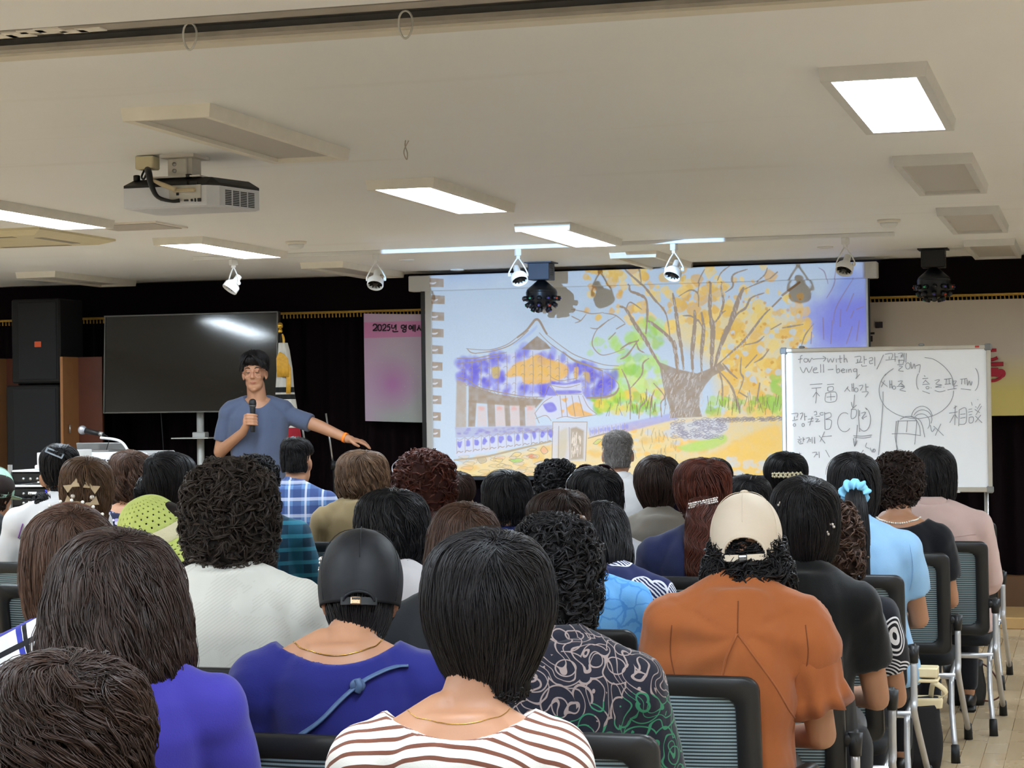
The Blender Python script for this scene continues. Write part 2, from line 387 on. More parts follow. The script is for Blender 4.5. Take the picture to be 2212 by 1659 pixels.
    # shade under the eaves, posts and doors
    blob(z8((240, 850), (330, 880), (330, 1290), (230, 1300)), (176, 168, 158), .95, 5, sm=False)
    blob(z8((350, 900), (450, 930), (600, 980), (800, 1010), (1040, 1030), (970, 1110), (700, 1090), (350, 1060)), (158, 146, 132), 1, 4, sm=False)
    for x0, x1, x2, x3 in [(350, 425, 410, 345), (520, 590, 600, 530), (670, 725, 740, 690), (810, 865, 875, 820)]:
        blob(z8((x0, 1040), (x1, 1040), (x2, 1285), (x3, 1285)), (158, 146, 132), 1, 3, sm=False)
    for x in (430, 600, 735, 880): blob(z8((x, 1090), (x + 82, 1090), (x + 88, 1280), (x, 1280)), (208, 200, 204), .9, 4, sm=False); cloud(*z8((x + 35, 1115))[0], 7, (222, 150, 138), .6, 7, 8, .6)
    # walls with tiled caps
    blob(z8((225, 1290), (1120, 1270), (1120, 1340), (240, 1390)), (176, 190, 236), .9, 5, sm=False)
    blob(z8((235, 1400), (1110, 1330), (1110, 1400), (700, 1490), (230, 1560)), (200, 212, 240), .95, 4, sm=False)
    for _ in range(46):
        x = 250 + 850 * rg.random(); y = 1310 + 50 * rg.random() - (x - 250) * .03
        q = z8((x, y))[0]; cloud(q[0], q[1], 3 + 4 * rg.random(), [(130, 132, 228), (150, 156, 232)][rg.integers(2)], .6, 4, 7, .5)
    for k in range(12):
        x = 240 + 76 * k; y = 1470 - k * 9
        q = z8((x + 30, y - 25))[0]; cloud(q[0], q[1], 6, (104, 100, 222), .8, 3, 8, 1.3)
        stroke(z8((x, y - 70 + 0 * k), (x + 3, y + 50)), 1.6, GR, .8); stroke(z8((x, y + 60), (x + 18, y + 40), (x + 40, y + 48), (x + 60, y + 40)), 2.4, GR, .9, .2); stroke(z8((x, y - 78), (x + 30, y - 62), (x + 76, y - 90)), 1.6, GR, .8)
    for k in range(7): stroke(z8((230, 1300 + 13 * k), (500, 1296 + 11 * k), (800, 1288 + 9 * k), (1115, 1275 + 9 * k)), 1.3, GR, .6, 0)
    stroke(z8((220, 1590), (500, 1560), (800, 1490), (1100, 1420)), 6, (176, 164, 140), .9, .2)
    blob(z8((1450, 1290), (1787, 1240), (1787, 1320), (1460, 1380)), (188, 200, 238), .95, 4, sm=False); blob([(1345, 915), (1462, 890), (1462, 905), (1345, 935)], (160, 166, 232), .8, 5, sm=False)
    for k in range(9): stroke(z8((1465 + 40 * k, 1300 - 6 * k), (1468 + 40 * k, 1362 - 6 * k)), 1.5, GR, .8); cloud(*z8((1485 + 40 * k, 1330 - 6 * k))[0], 4, (140, 146, 230), .7, 3, 7, 1.2)
    stroke(z8((1450, 1390), (1600, 1350), (1787, 1310)), 4, (160, 148, 130), .9)
    # small gate in front
    blob(z8((1130, 1240), (1440, 1240), (1425, 1600), (1115, 1600)), (202, 210, 226), 1, 4, sm=False)
    blob(z8((1285, 1300), (1340, 1285), (1410, 1320), (1405, 1580), (1290, 1590)), (168, 158, 140), .95, 6, sm=False); blob(z8((1180, 1330), (1260, 1310), (1240, 1560), (1170, 1560)), (196, 190, 160), .7, 10)
    for _ in range(30):
        x = 1300 + 90 * rg.random(); y = 1330 + 180 * rg.random(); stroke(z8((x, y), (x - 6, y + 50 * rg.random() + 20)), 1.8, (226, 226, 222), .8)
    blob(z8((1040, 1050), (1100, 900), (1370, 860), (1400, 980), (1520, 1170), (1420, 1200), (1120, 1210), (960, 1170)), (202, 212, 238), 1, 3, sm=False)
    for q in [((1050, 990), (1090, 910), (1160, 990), (1100, 1000)), ((1110, 860), (1240, 885), (1350, 850), (1370, 880), (1220, 900), (1120, 890)), ((1150, 950), (1360, 950), (1370, 975), (1170, 985)), ((1030, 1080), (1120, 1060), (1160, 1130), (1080, 1150))]: blob(z8(*q), (112, 108, 224), .85, 4)
    for q in [((1200, 1030), (1260, 1020), (1240, 1060)), ((1250, 1110), (1330, 1060), (1390, 1080), (1400, 1130), (1490, 1170), (1400, 1190), (1290, 1180)), ((1200, 1130), (1230, 1130), (1215, 1160))]: blob(z8(*q), (226, 178, 84), .95, 4)
    for q in [((1105, 825), (1180, 860), (1280, 850), (1350, 835)), ((1100, 900), (1240, 925), (1370, 895)), ((1150, 990), (1280, 985), (1390, 985)), ((1050, 1000), (1095, 900), (1170, 1000)), ((1400, 1000), (1450, 1100), (1530, 1170)), ((960, 1160), (1040, 1060), (1120, 1010)), ((1160, 1210), (1240, 1190), (1330, 1205), (1420, 1190), (1520, 1175)), ((1130, 1240), (1440, 1240)), ((1125, 1240), (1115, 1600)), ((1440, 1240), (1425, 1600)), ((1180, 1280), (1175, 1600)), ((1275, 1290), (1280, 1590)), ((1190, 1000), (1210, 1190)), ((1240, 1000), (1260, 1190)), ((1300, 1000), (1330, 1190)), ((1360, 1000), (1410, 1180)), ((970, 1210), (1060, 1180), (1110, 1230)), ((960, 1160), (1000, 1250))]: stroke(z8(*q), 2., GR, .95, .2)
    # tree: trunk, limbs and twigs
    blob(zt((270, 690), (300, 700), (400, 740), (450, 750), (540, 770), (620, 740), (700, 690), (740, 740), (650, 790), (600, 850), (560, 920), (555, 1000), (575, 1075), (350, 1085), (345, 1000), (310, 900), (290, 800)), (160, 148, 134), 1, 2, sm=False)
    LB = [(24, ((310, 760), (235, 640), (180, 540), (140, 480), (100, 420), (40, 320), (0, 300))), (20, ((400, 760), (380, 600), (345, 520), (240, 430), (195, 400))), (17, ((410, 740), (390, 600), (380, 540))), (22, ((445, 740), (430, 600), (410, 480), (390, 330), (370, 210))), (24, ((510, 770), (505, 640), (515, 520), (525, 400), (522, 330))), (22, ((572, 760), (570, 640), (580, 530), (585, 440), (572, 345))),
          (30, ((640, 740), (645, 600), (650, 450), (630, 330), (635, 130))), (30, ((660, 740), (710, 560), (780, 400), (830, 250), (865, 170))), (12, ((660, 420), (700, 360), (725, 270), (710, 180), (715, 130))), (12, ((620, 770), (760, 640), (870, 540), (1000, 370), (1050, 320))), (9, ((1070, 300), (1130, 240))), (13, ((1140, 220), (1260, 130))), (12, ((720, 570), (810, 370), (880, 310), (920, 240), (1010, 205))),
          (16, ((180, 490), (190, 360), (180, 250), (120, 210), (70, 190), (65, 145))), (12, ((350, 520), (320, 350), (240, 250), (160, 150), (60, 60), (10, 0))), (10, ((130, 530), (50, 640), (0, 670))), (10, ((130, 540), (60, 560), (0, 600))), (8, ((40, 320), (70, 270), (150, 320))), (8, ((110, 540), (130, 600), (170, 625))), (9, ((155, 130), (140, 40), (100, 0))), (10, ((740, 200), (790, 160), (800, 80), (900, 40))), (8, ((550, 300), (545, 210), (490, 185), (410, 230))), (7, ((545, 210), (560, 120), (600, 40))),
          (7, ((690, 120), (720, 60), (800, 0))), (7, ((960, 130), (1020, 80), (1040, 30))), (7, ((870, 180), (960, 140), (1060, 105))), (8, ((870, 570), (960, 550), (1010, 510))), (9, ((940, 695), (1000, 660), (1045, 600))), (7, ((880, 730), (960, 640))), (9, ((1140, 450), (1200, 440), (1285, 425))), (7, ((1060, 460), (1130, 420))), (6, ((1270, 590), (1300, 500), (1360, 420))), (12, ((720, 700), (770, 760), (820, 805))), (9, ((850, 655), (845, 760), (865, 810), (830, 910))), (13, ((700, 760), (780, 860), (830, 1000), (840, 1050))), (9, ((690, 750), (715, 830), (720, 960))), (8, ((840, 905), (890, 935))), (7, ((980, 840), (960, 960))),
          (10, ((70, 1090), (66, 880), (10, 740))), (9, ((66, 880), (150, 780), (160, 700), (200, 665))), (8, ((130, 1090), (140, 1010), (180, 960), (185, 880))), (9, ((210, 1085), (215, 970), (240, 890))), (8, ((290, 1075), (285, 980), (310, 930), (235, 840))), (9, ((520, 430), (545, 395), (580, 450))), (8, ((440, 365), (490, 365), (520, 380))), (8, ((690, 390), (710, 350), (740, 330))), (7, ((1060, 105), (1110, 60)))]
    for w, q in LB: stroke(zt(*q), w * .42 + .8, GR, 1, .55, rough=.5)
    for q in [((1450, 240), (1500, 150), (1520, 40)), ((1460, 140), (1440, 60), (1400, 30)), ((1500, 420), (1520, 300), (1640, 100)), ((1480, 560), (1490, 400)), ((1430, 530), (1425, 380)), ((1590, 560), (1630, 440)), ((1545, 440), (1550, 320)), ((1590, 330), (1640, 210)), ((1340, 560), (1345, 480)), ((1660, 540), (1680, 400)), ((1660, 320), (1710, 300)), ((1620, 380), (1640, 330))]: stroke(zt(*q), 3, (146, 132, 160), .8, .5)
    for _ in range(150):      # dry-brush light flecks on the bark
        x, y = 300 + 270 * rg.random(), 760 + 310 * rg.random(); x += (y - 760) * .1
        stroke(zt((x, y), (x - 14 * rg.random(), y + 30 * rg.random() + 8)), 1.5, (196, 200, 206), .8)
    for w, q in LB[:10]:
        for _ in range(9):
            k = rg.integers(len(q) - 1); t = rg.random(); x = q[k][0] * (1 - t) + q[k+1][0] * t; y = q[k][1] * (1 - t) + q[k+1][1] * t
            stroke(zt((x, y), (x + 5, y + 22)), 1.6, (200, 208, 218), .7)
    for _ in range(90):       # reeds and twigs along the wall
        x, y = 1290 + 395 * rg.random(), 900 - 30 * rg.random(); 
        if 1440 < x < 1530: continue
        stroke([(x, y), (x + 4 * rg.normal(), y - 14 - 16 * rg.random())], 1.6, (128, 118, 100), .8)
    for _ in range(40):
        x, y = 1350 + 110 * rg.random(), 940 + 70 * rg.random(); stroke([(x, y), (x + 3 * rg.normal(), y - 9 - 9 * rg.random())], 1.4, (158, 146, 128), .7)
    for _ in range(28):
        a = rg.random() * 6.28; x, y = 1390 + rg.normal() * 8, 648 + rg.random() * 8
    for q in [((1295, 205), (1400, 225), (1480, 245), (1590, 235)), ((1430, 250), (1380, 310), (1330, 330)), ((1590, 240), (1700, 260), (1787, 330)), ((1700, 270), (1560, 360), (1500, 450), (1490, 540), (1560, 620), (1650, 615), (1780, 570)), ((1470, 375), (1540, 380), (1640, 300)), ((1380, 310), (1300, 270)), ((1710, 385), (1787, 340)), ((1640, 480), (1700, 420))]: stroke(z8(*q), 3.2, GR, .95, .5)
    # spiral binding of the sketchbook
    for k in range(10):
        y = 612 + 36 * k; x = 920 + 0 * k
        blob([(x - 6, y - 12), (962 - k * 1.2, y - 9), (962 - k * 1.2, y + 9), (x - 6, y + 8)], (160, 147, 132), 1, 1.5, sm=False)
        stroke([(x, y - 2), (x + 18, y + 1), (x + 25, y - 1)], 5, (206, 216, 232), .95)
    n = rg.random((PH // 3 + 1, PW // 3 + 1)); n = np.kron(n, np.ones((3, 3)))[:PH, :PW]
    return np.clip(.6 * img * (.985 + .03 * n[..., None]) / lin((190, 213, 238)), .01, .97)
# ---------------------------------------------------------------- the setting
def ceiling_mat():
    m, nt, bs = nodes_of('painted_ceiling')
    v = coords(nt); n1 = N(nt, 'ShaderNodeTexNoise', i_Scale=.9, i_Detail=5.); n2 = N(nt, 'ShaderNodeTexNoise', i_Scale=2.2, i_Detail=6.)
    v2 = coords(nt, (.25, 2.2, 1)); nt.links.new(v, n1.inputs['Vector']); nt.links.new(v2, n2.inputs['Vector'])
    c = mixc(nt, n1.outputs[0], lin((229, 229, 228)), lin((240, 240, 239)))
    r = N(nt, 'ShaderNodeValToRGB'); r.color_ramp.elements[0].position = .62; r.color_ramp.elements[1].position = .72; r.color_ramp.elements[1].color = (.35, .35, .35, 1); nt.links.new(n2.outputs[0], r.inputs[0])
    c = mixc(nt, r.outputs[0], c, lin((221, 218, 213)))
    nt.links.new(c, bs.inputs['Base Color']); bs.inputs['Roughness'].default_value = .55; bs.inputs['Specular IOR Level'].default_value = .3
    n3 = N(nt, 'ShaderNodeTexNoise', i_Scale=60.); nt.links.new(v, n3.inputs['Vector']); bump(nt, bs, n3.outputs[0], .12, .003)
    return m
def wood_floor_mat():
    m, nt, bs = nodes_of('wood_floor')
    v = coords(nt, (1, 1, 1), (0, 0, PI / 2)); b = N(nt, 'ShaderNodeTexBrick', i_Scale=1.); nt.links.new(v, b.inputs['Vector'])
    b.inputs['Brick Width'].default_value = .62; b.inputs['Row Height'].default_value = .092; b.inputs['Mortar Size'].default_value = .0015; b.inputs['Bias'].default_value = 0
    b.inputs['Color1'].default_value = lin((198, 180, 152)); b.inputs['Color2'].default_value = lin((186, 164, 132)); b.inputs['Mortar'].default_value = lin((120, 92, 60))
    n = N(nt, 'ShaderNodeTexNoise', i_Scale=5., i_Detail=8.); nt.links.new(coords(nt, (9, .8, 1)), n.inputs['Vector'])
    nt.links.new(mixc(nt, math_(nt, 'MULTIPLY', n.outputs[0], .5), b.outputs[0], lin((172, 138, 96))), bs.inputs['Base Color'])
    n2 = N(nt, 'ShaderNodeTexNoise', i_Scale=3., i_Detail=4.); nt.links.new(v, n2.inputs['Vector'])
    nt.links.new(math_(nt, 'MULTIPLY_ADD', n2.outputs[0], .25, .14), bs.inputs['Roughness']); bs.inputs['Specular IOR Level'].default_value = .5
    return m
M_CEIL = ceiling_mat(); M_FLOOR = wood_floor_mat()
M_WALL = mat('beige_wall_paint', (236, 234, 230), .8, var=.03)
M_BLACK = mat('black_plastic', (26, 26, 27), .45, var=.02, bumpy=.1)
M_WHITE = mat('white_plastic', (222, 222, 220), .4, var=.02)
M_CREAM = mat('aged_cream_metal', (226, 220, 206), .5, var=.05)
M_STEEL = mat('brushed_aluminium', (178, 178, 178), .32, .85, var=.05)
M_GREYMETAL = mat('grey_metal_rail', (168, 160, 148), .5, .2, var=.12)
M_DARKMETAL = mat('dark_metal_rail', (126, 122, 116), .45, .2, var=.12)
X0, X1, Y0, Y1 = -9.2, 4.2, -2.6, 14.3
def struct(name, mb, m, parent=None): return tag(mb.build(name, m, parent), kind='structure')
struct('floor', MB().box(((X0+X1)/2, (Y0+Y1)/2, -.05), (X1-X0, Y1-Y0, .1)), M_FLOOR)
struct('ceiling', MB().box(((X0+X1)/2, (Y0+4.5)/2, CEIL+.06), (X1-X0, 4.5-Y0, .12)).box(((X0+X1)/2, (4.8+Y1)/2, CEIL+.06), (X1-X0, Y1-4.8, .12)), M_CEIL)
struct('wall_left', MB().box((X0-.05, (Y0+Y1)/2, 1.25), (.1, Y1-Y0, 2.6)), M_WALL)
struct('wall_right', MB().box((X1+.05, (Y0+Y1)/2, 1.25), (.1, Y1-Y0, 2.6)), M_WALL)
struct('wall_back', MB().box(((X0+X1)/2, Y0-.05, 1.25), (X1-X0, .1, 2.6)), M_WALL)
struct('wall_front', MB().box(((X0+X1)/2, Y1+.05, 1.25), (X1-X0, .1, 2.6)), mat('dark_stage_wall', (40, 36, 34), .9))
struct('trim_1', MB().box(((X0+X1)/2, 4.835, CEIL-.004), (X1-X0, .07, .008)), mat('pale_trim_paint', (214, 206, 190), .5, var=.04))
ch = thing('ceiling_track', 'long grey metal track channel let into the ceiling near the top edge of the photo', 'ceiling track', (-3.7, 4.65, CEIL))
MB().box((0, 0, .045), (10.9, .3, .02)).box((0, -.145, .025), (10.9, .01, .05)).box((0, .145, .025), (10.9, .01, .05)).build('channel', M_DARKMETAL, ch)
MB().box((0, -.105, .005), (10.9, .07, .012)).build('flange', M_GREYMETAL, ch); MB().box((0, .12, .005), (10.9, .045, .012)).build('flange', M_GREYMETAL, ch)
fl = MB()
for x in np.arange(-.6, 1.35, .05):
    a = .03 + .03 * random.Random(int(x * 1000)).random(); fl.box((x, -.105 + .02 * math.sin(x * 31), -.002), (.07, a, .004))
fl.build('paint_flakes', mat('flaking_white_paint', (226, 220, 208), .8), ch)
M_CLEAR = mat('clear_plastic', (190, 188, 180), .25, spec=.6)
for i, (px, py) in enumerate([(410, 78), (876, 52)]):
    p = on_z(px, py - 20, CEIL); a = np.linspace(0, 2 * PI, 20, endpoint=False)
    o = MB().tube(np.stack([.018 * np.cos(a), .004 * np.sin(2 * a), -.024 + .034 * np.sin(a)], 1), .0028, 6, closed=True).build('cable_tie_loop', M_CLEAR, None, True, loc=tuple(p))
    tag(o, ['clear plastic cable loop hanging from the ceiling channel, nearer the left edge', 'clear plastic cable loop hanging from the ceiling channel, above the dangling wire loop'][i], 'cable loop', 'plastic loops on the ceiling channel')
wl = on_z(876, 303, CEIL)
tag(MB().tube([(0, 0, 0), (-.002, 0, -.02), (.006, 0, -.045), (.004, 0, -.07), (-.006, 0, -.05), (-.004, 0, -.03), (.012, 0, -.002)], .0022, 6, sm=4).build('wire_loop', M_GREYMETAL, None, True, loc=tuple(wl)), 'thin wire loop dangling from the bare ceiling right of the projector', 'wire')

# low wooden step and stage front below the curtain
M_TAN = mat('varnished_step_wood', (186, 150, 100), .3, var=.12, scale=5.); M_DARKWOOD = mat('dark_stage_wood', (92, 66, 44), .4, var=.15, scale=5.)
tag(MB().box(((X0+X1)/2, 13.66, .0375), (X1-X0, .7, .075), b=.006).build('stage_step', M_TAN), 'low varnished wooden step running along the foot of the stage', 'step')
tag(MB().box(((X0+X1)/2, 14.15, .14), (X1-X0, .28, .28), b=.004).build('stage', M_DARKWOOD), 'dark brown wooden stage front below the black curtain', 'stage')
def velvet(name, c):
    m, nt, bs = nodes_of(name); bs.inputs['Base Color'].default_value = lin(c); bs.inputs['Roughness'].default_value = .95; bs.inputs['Specular IOR Level'].default_value = .08
    n = N(nt, 'ShaderNodeTexNoise', i_Scale=400.); nt.links.new(coords(nt), n.inputs['Vector']); bump(nt, bs, n.outputs[0], .2); return m
M_VEL = velvet('black_velvet', (24, 17, 20))
xs = np.linspace(X0 + .05, X1 - .05, 760)
def pleats(z0, z1, y, amp, per, m, name, parent=None):
    yy = y + amp * np.sin(xs / per * 2 * PI + .8 * np.sin(xs * 1.7)) + amp * .4 * np.sin(xs * 11.3)
    L = []
    for z in np.linspace(z0, z1, 5): L.append(np.stack([xs, yy * 1 + (z1 - z) * .004 * np.sin(xs * 5), np.full_like(xs, z)], 1))
    V = np.vstack(L); n = len(xs); F = [(i*n + k, i*n + k + 1, (i+1)*n + k + 1, (i+1)*n + k) for i in range(4) for k in range(n - 1)]
    V2 = V + np.array([0, .012, 0]); F2 = [tuple(a + len(V) for a in f[::-1]) for f in F]
    return raw_obj(name, np.vstack([V, V2]), F + F2, m, parent, True)
tag(pleats(.285, 2.44, 14.12, .03, .16, M_VEL, 'stage_curtain'), 'black pleated velvet curtain closed across the stage', 'curtain')
va = tag(pleats(2.19, 2.445, 13.99, .006, .4, M_VEL, 'curtain_valance'), 'black velvet valance hanging at the ceiling line with a gold fringe', 'valance')
M_GOLD = mat('gold_fringe_thread', (178, 140, 62), .6, var=.2, scale=60.)
fr = MB().box(((X0+X1)/2, 13.975, 2.183), (X1-X0-.1, .008, .018))
for x in np.arange(X0 + .1, X1 - .1, .028): fr.tube([(x, 13.972, 2.176), (x + .002, 13.97, 2.145)], [.004, .006], 5)
fr.build('fringe', M_GOLD, va, True)
# ---------------------------------------------------------------- ceiling fittings
def panel_mat(on):
    m, nt, bs = nodes_of('lit_panel_diffuser' if on else 'unlit_panel_diffuser')
    bs.inputs['Base Color'].default_value = lin((214, 210, 204) if on else (186, 180, 172)); bs.inputs['Roughness'].default_value = .5
    if on: bs.inputs['Emission Color'].default_value = (.80, .93, 1.05, 1); bs.inputs['Emission Strength'].default_value = PANEL_POWER
    return m
M_ON, M_OFF = panel_mat(True), panel_mat(False)
def panel(x, y, on, label, frame_m=None):
    t = thing('ceiling_light', label, 'ceiling light', (x, y, CEIL), group='panel lights on the ceiling')
    w, l, h, b = .31, 1.24, .042, .034
    f = MB()
    pr = [(0, 0), (.006, -h), (b, -h + .002), (b, -h + .016)]
    L = []
    for o, z in pr: L.append(np.array([(-w/2 + o, -l/2 + o, z), (w/2 - o, -l/2 + o, z), (w/2 - o, l/2 - o, z), (-w/2 + o, l/2 - o, z)]))
    f.rings(L, False); f.f = [q[::-1] for q in f.f]
    f.build('frame', frame_m or M_CREAM, t)
    MB().box((0, 0, -h + .018), (w - 2*b, l - 2*b, .004)).build('diffuser', M_ON if on else M_OFF, t)
    return t
CX = (-7.05, -4.92, -2.80, -.59, 1.62); CYS = (.7, 2.85, 6.42, 8.66, 10.95, 13.15)  # last column is unseen, added to brighten the whiteboard and aisle floor
LBL = {(-2.80, 6.42): (0, 'unlit cream framed panel light on the ceiling above the projector'), (-2.80, 8.66): (1, 'lit panel light on the ceiling between the projector and the track rail'), (-2.80, 10.95): (1, 'lit panel light crossing the white track rail in front of the screen'),
       (-2.80, 13.15): (0, 'unlit panel light on the ceiling close above the projection screen'), (-.59, 6.42): (1, 'brightest lit panel light, grey framed, at the right of the ceiling'), (-.59, 8.66): (0, 'unlit panel light just beyond the bright one at the right of the ceiling'),
       (-.59, 10.95): (0, 'unlit panel light beside the round detector at the right of the ceiling'), (-.59, 13.15): (0, 'unlit panel light nearest the black valance at the far right'), (-4.92, 8.66): (1, 'lit panel light cut by the left edge of the photo, over the cream air conditioner'),
       (-4.92, 10.95): (1, 'lit panel light above the leftmost track spotlight'), (-4.92, 13.15): (0, 'unlit panel light near the stage above the second track spotlight'), (-7.05, 13.15): (0, 'unlit panel light above the black loudspeakers at far left')}
M_ALU = mat('grey_panel_frame', (204, 201, 196), .5, .1, var=.04)
for cx in CX:
    for cy in CYS:
        if (cx, cy) in LBL: on, lb = LBL[cx, cy]
        else:
            if cx == -7.05 and cy == 6.42: continue
            on, lb = 1, {-7.05: 'lit panel light of the leftmost ceiling column', -4.92: 'lit panel light of the second ceiling column from the left', -2.80: 'lit panel light of the middle ceiling column', -.59: 'lit panel light of the right ceiling column', 1.62: 'lit panel light of an added, unseen aisle side column'}[cx] + ', ' + {.7: 'farthest behind the viewer', 2.85: 'just above the viewer', 6.42: 'beside the projector', 8.66: 'left of the air conditioner', 10.95: 'two rows from the stage', 13.15: 'nearest the stage'}[cy]
        panel(cx, cy, on, lb, M_ALU if cx == -.59 else None)
ha = thing('access_hatch', 'small flat square access hatch in the ceiling left of the projector', 'hatch', (-4.8, 9.58, CEIL)); MB().box((0, 0, -.004), (.42, .38, .008)).build('hatch_frame', M_CREAM, ha); MB().box((0, 0, -.007), (.37, .33, .008)).build('hatch_door', mat('hatch_grey', (176, 168, 158), .6), ha)
ac = thing('air_conditioner', 'yellowed cream ceiling cassette air conditioner at the left edge', 'air conditioner', (-5.72, 9.88, CEIL))
M_YEL = mat('yellowed_plastic', (206, 194, 158), .5, var=.05)
MB().rings([np.array([(-a, -a, z), (a, -a, z), (a, a, z), (-a, a, z)]) for a, z in ((.43, 0), (.43, -.012), (.36, -.035), (.01, -.038))]).build('grille_panel', M_YEL, ac)
for k in range(4): R = rot('Z', k * PI / 2); MB().box(R @ np.array([.30, 0, -.034]), (.05, .42, .006), R).build('louver', mat('grey_louver', (140, 132, 116), .6), ac)
for i, (x, y, lb) in enumerate([(-4.44, 10.91, 'round white fire detector on the ceiling between two lit panels'), (-1.035, 10.93, 'round white fire detector on the ceiling at the right')]):
    t = thing('fire_detector', lb, 'detector', (x, y, CEIL), group='ceiling detectors'); MB().lathe([(.062, 0), (.06, -.012), (.05, -.016)]).build('base', M_CREAM, t, True); MB().lathe([(.048, -.014), (.044, -.03), (.03, -.042), (.012, -.044)]).build('sensor_head', M_WHITE, t, True)
for i, (x, y, lb) in enumerate([(-2.9, 12.7, 'small ceiling ring beside the unlit panel over the screen'), (-4.33, 12.56, 'small ceiling ring near the second track spotlight'), (-4.33, 13.66, 'small ceiling ring close to the screen case, left part'), (-1.6, 12.7, 'small ceiling ring near the rightmost track spotlight')]):
    tag(MB().lathe([(.05, 0), (.05, -.006), (.038, -.01), (.03, -.004), (.01, -.003)]).build('sprinkler_cover', M_WHITE, None, True, loc=(x, y, CEIL)), lb, 'sprinkler cover', 'small ceiling rings')
# lighting track with five spotlights
tr = tag(MB().box((0, 0, -.012), (4.4, .035, .024), b=.003).build('track_rail', M_WHITE, None, loc=(-3.28, 11.74, CEIL)), 'long white lighting track rail across the ceiling before the screen', 'track rail')
SP = [(-5.205, -.5, .25, 'leftmost white track spotlight, tilted, over the black monitor'), (-4.25, .2, .05, 'white track spotlight near the left end of the screen case'), (-3.335, .5, -.1, 'white track spotlight hanging beside the box of the disco light'), (-2.372, -.2, .1, 'white track spotlight in front of the painted treetop on the screen'), (-1.363, -.3, 0, 'rightmost white track spotlight, against the right end of the screen case')]
M_LOUV = mat('dark_lamp_louver', (48, 46, 44), .3, .6)
def spot(x, yaw, roll, lb):
    t = thing('track_spotlight', lb, 'spotlight', (x, 11.74, CEIL - .024), yaw, 'track spotlights')
    MB().box((0, 0, -.02), (.034, .05, .04), b=.004).box((0, 0, -.045), (.02, .02, .02)).build('adapter', M_WHITE, t)
    y = MB()
    for s in (-1, 1): y.tube([(0, 0, -.05), (s * .012, 0, -.065), (s * .035, 0, -.10), (s * .058, 0, -.145), (s * .058, 0, -.165)], .0045, 8, sm=3)
    y.tube([(-.058, 0, -.155), (-.047, 0, -.155)], .012, 10).tube([(.047, 0, -.155), (.058, 0, -.155)], .012, 10)
    y.build('yoke', M_WHITE, t, True)
    R = rot('Y', roll) @ rot('X', -.6); c = np.array([0, 0, -.155])
    MB().lathe([(.012, .065), (.02, .062), (.021, .02), (.03, .012), (.046, -.005), (.05, -.012), (.052, -.045), (.049, -.052), (.046, -.045), (.044, -.012), (.0, -.008)], c, R).build('lamp_head', M_WHITE, t, True)
    lv = MB()
    for k in range(12): a = k * PI / 6; lv.box(c + R @ np.array([.03 * math.cos(a), .03 * math.sin(a), -.024]), (.028, .003, .03), R @ rot('Z', a))
    lv.lathe([(.014, -.014), (.014, -.042), (.004, -.043)], c, R, 12).build('louver', M_LOUV, t)
for s in SP: spot(*s)
# rotating disco lights
M_DISCO = mat('black_disco_shell', (24, 26, 30), .3, .2); M_BOX = mat('blue_grey_sheet_metal', (56, 62, 74), .45, .3)
def disco(x, y, lb, boxm):
    t = thing('disco_light', lb, 'disco light', (x, y, CEIL), group='rotating disco lights on the ceiling')
    MB().box((0, 0, -.004), (.19, .19, .008)).box((0, 0, -.065), (.15, .15, .115), b=.004).build('motor_box', boxm, t)
    vt = MB()
    for i in range(2):
        for k in range(4): vt.box((.0755, -.025 + i * .05, -.045 - k * .014), (.003, .03, .006))
    vt.build('vents', M_BLACK, t)
    c = np.array([0, 0, -.235]); r = .105
    MB().lathe([(.02, .115), (.03, .11), (.1, .05), (.108, .03)], c).build('dome_top', M_DISCO, t, True)
    MB().lathe([(.108, .03)] + [(r * math.cos(a), -r * .85 * math.sin(a)) for a in np.linspace(.05, 1.5, 10)], c, cap=False).build('dome', M_DISCO, t, True)
    for a, n in ((.12, 12), (.6, 9), (1.05, 5)):
        for k in range(n):
            b = 2 * PI * k / n + a; d = np.array([math.cos(a) * math.cos(b), math.cos(a) * math.sin(b), -math.sin(a)]); p = c + d * np.array([r, r, r * .85])
            T = MB().tube([p - d * .01, p + d * .026], .0165, 10).build('lens_tube', M_DISCO, t, True)
            col = [(190, 60, 40), (60, 150, 110), (70, 60, 140), (60, 62, 66), (60, 62, 66)][(k * 3 + n) % 5]
            MB().ell(p + d * .021, (.012, .012, .008), nu=10, nv=6).build('lens', mat('lens_%d_%d_%d' % col, col, .15), T, True)
disco(-3.6, 13.25, 'disco light lit by the projector, hanging before the left half of the screen', M_BOX); disco(-.97, 13.2, 'dark disco light hanging in front of the valance right of the screen', M_BLACK)

# ---------------------------------------------------------------- projector
pj = thing('projector', 'white and black projector hanging upside down from the ceiling', 'projector', (-3.3, 6.9, CEIL))
def bodyring(z, i=0.): return np.array([(-.205 + i, 0 + i, z), (.135 - i, 0 + i, z), (.172 - i, .035, z), (.232 - i, .27 - i, z), (-.17, .285 - i, z), (-.205 + i, .25, z)])
MB().rings([bodyring(-.205, .012), bodyring(-.20), bodyring(-.125)]).build('housing', mat('projector_white', (206, 207, 212), .4, var=.02), pj)
MB().rings([bodyring(-.125), bodyring(-.115), bodyring(-.092, .03), bodyring(-.09, .06)]).build('base_cover', mat('projector_black', (30, 28, 28), .4), pj)
g = MB()
for i in range(9):
    for k in range(4):
        q = np.array([.176, .06, -.14]) + np.array([.058, .225, 0]) * (.06 + k * .2); g.box(q + np.array([.022, .04, -i * .0065]) * np.array([.25, .3, 1]), (.004, .036, .0035), rot('Z', -.25))
g.build('exhaust_grille', M_BLACK, pj)
MB().lathe([(.05, 0), (.05, .012), (.04, .02), (.038, .004)], (-.12, .283, -.15), rot('X', -PI / 2)).build('lens', M_BLACK, pj, True)
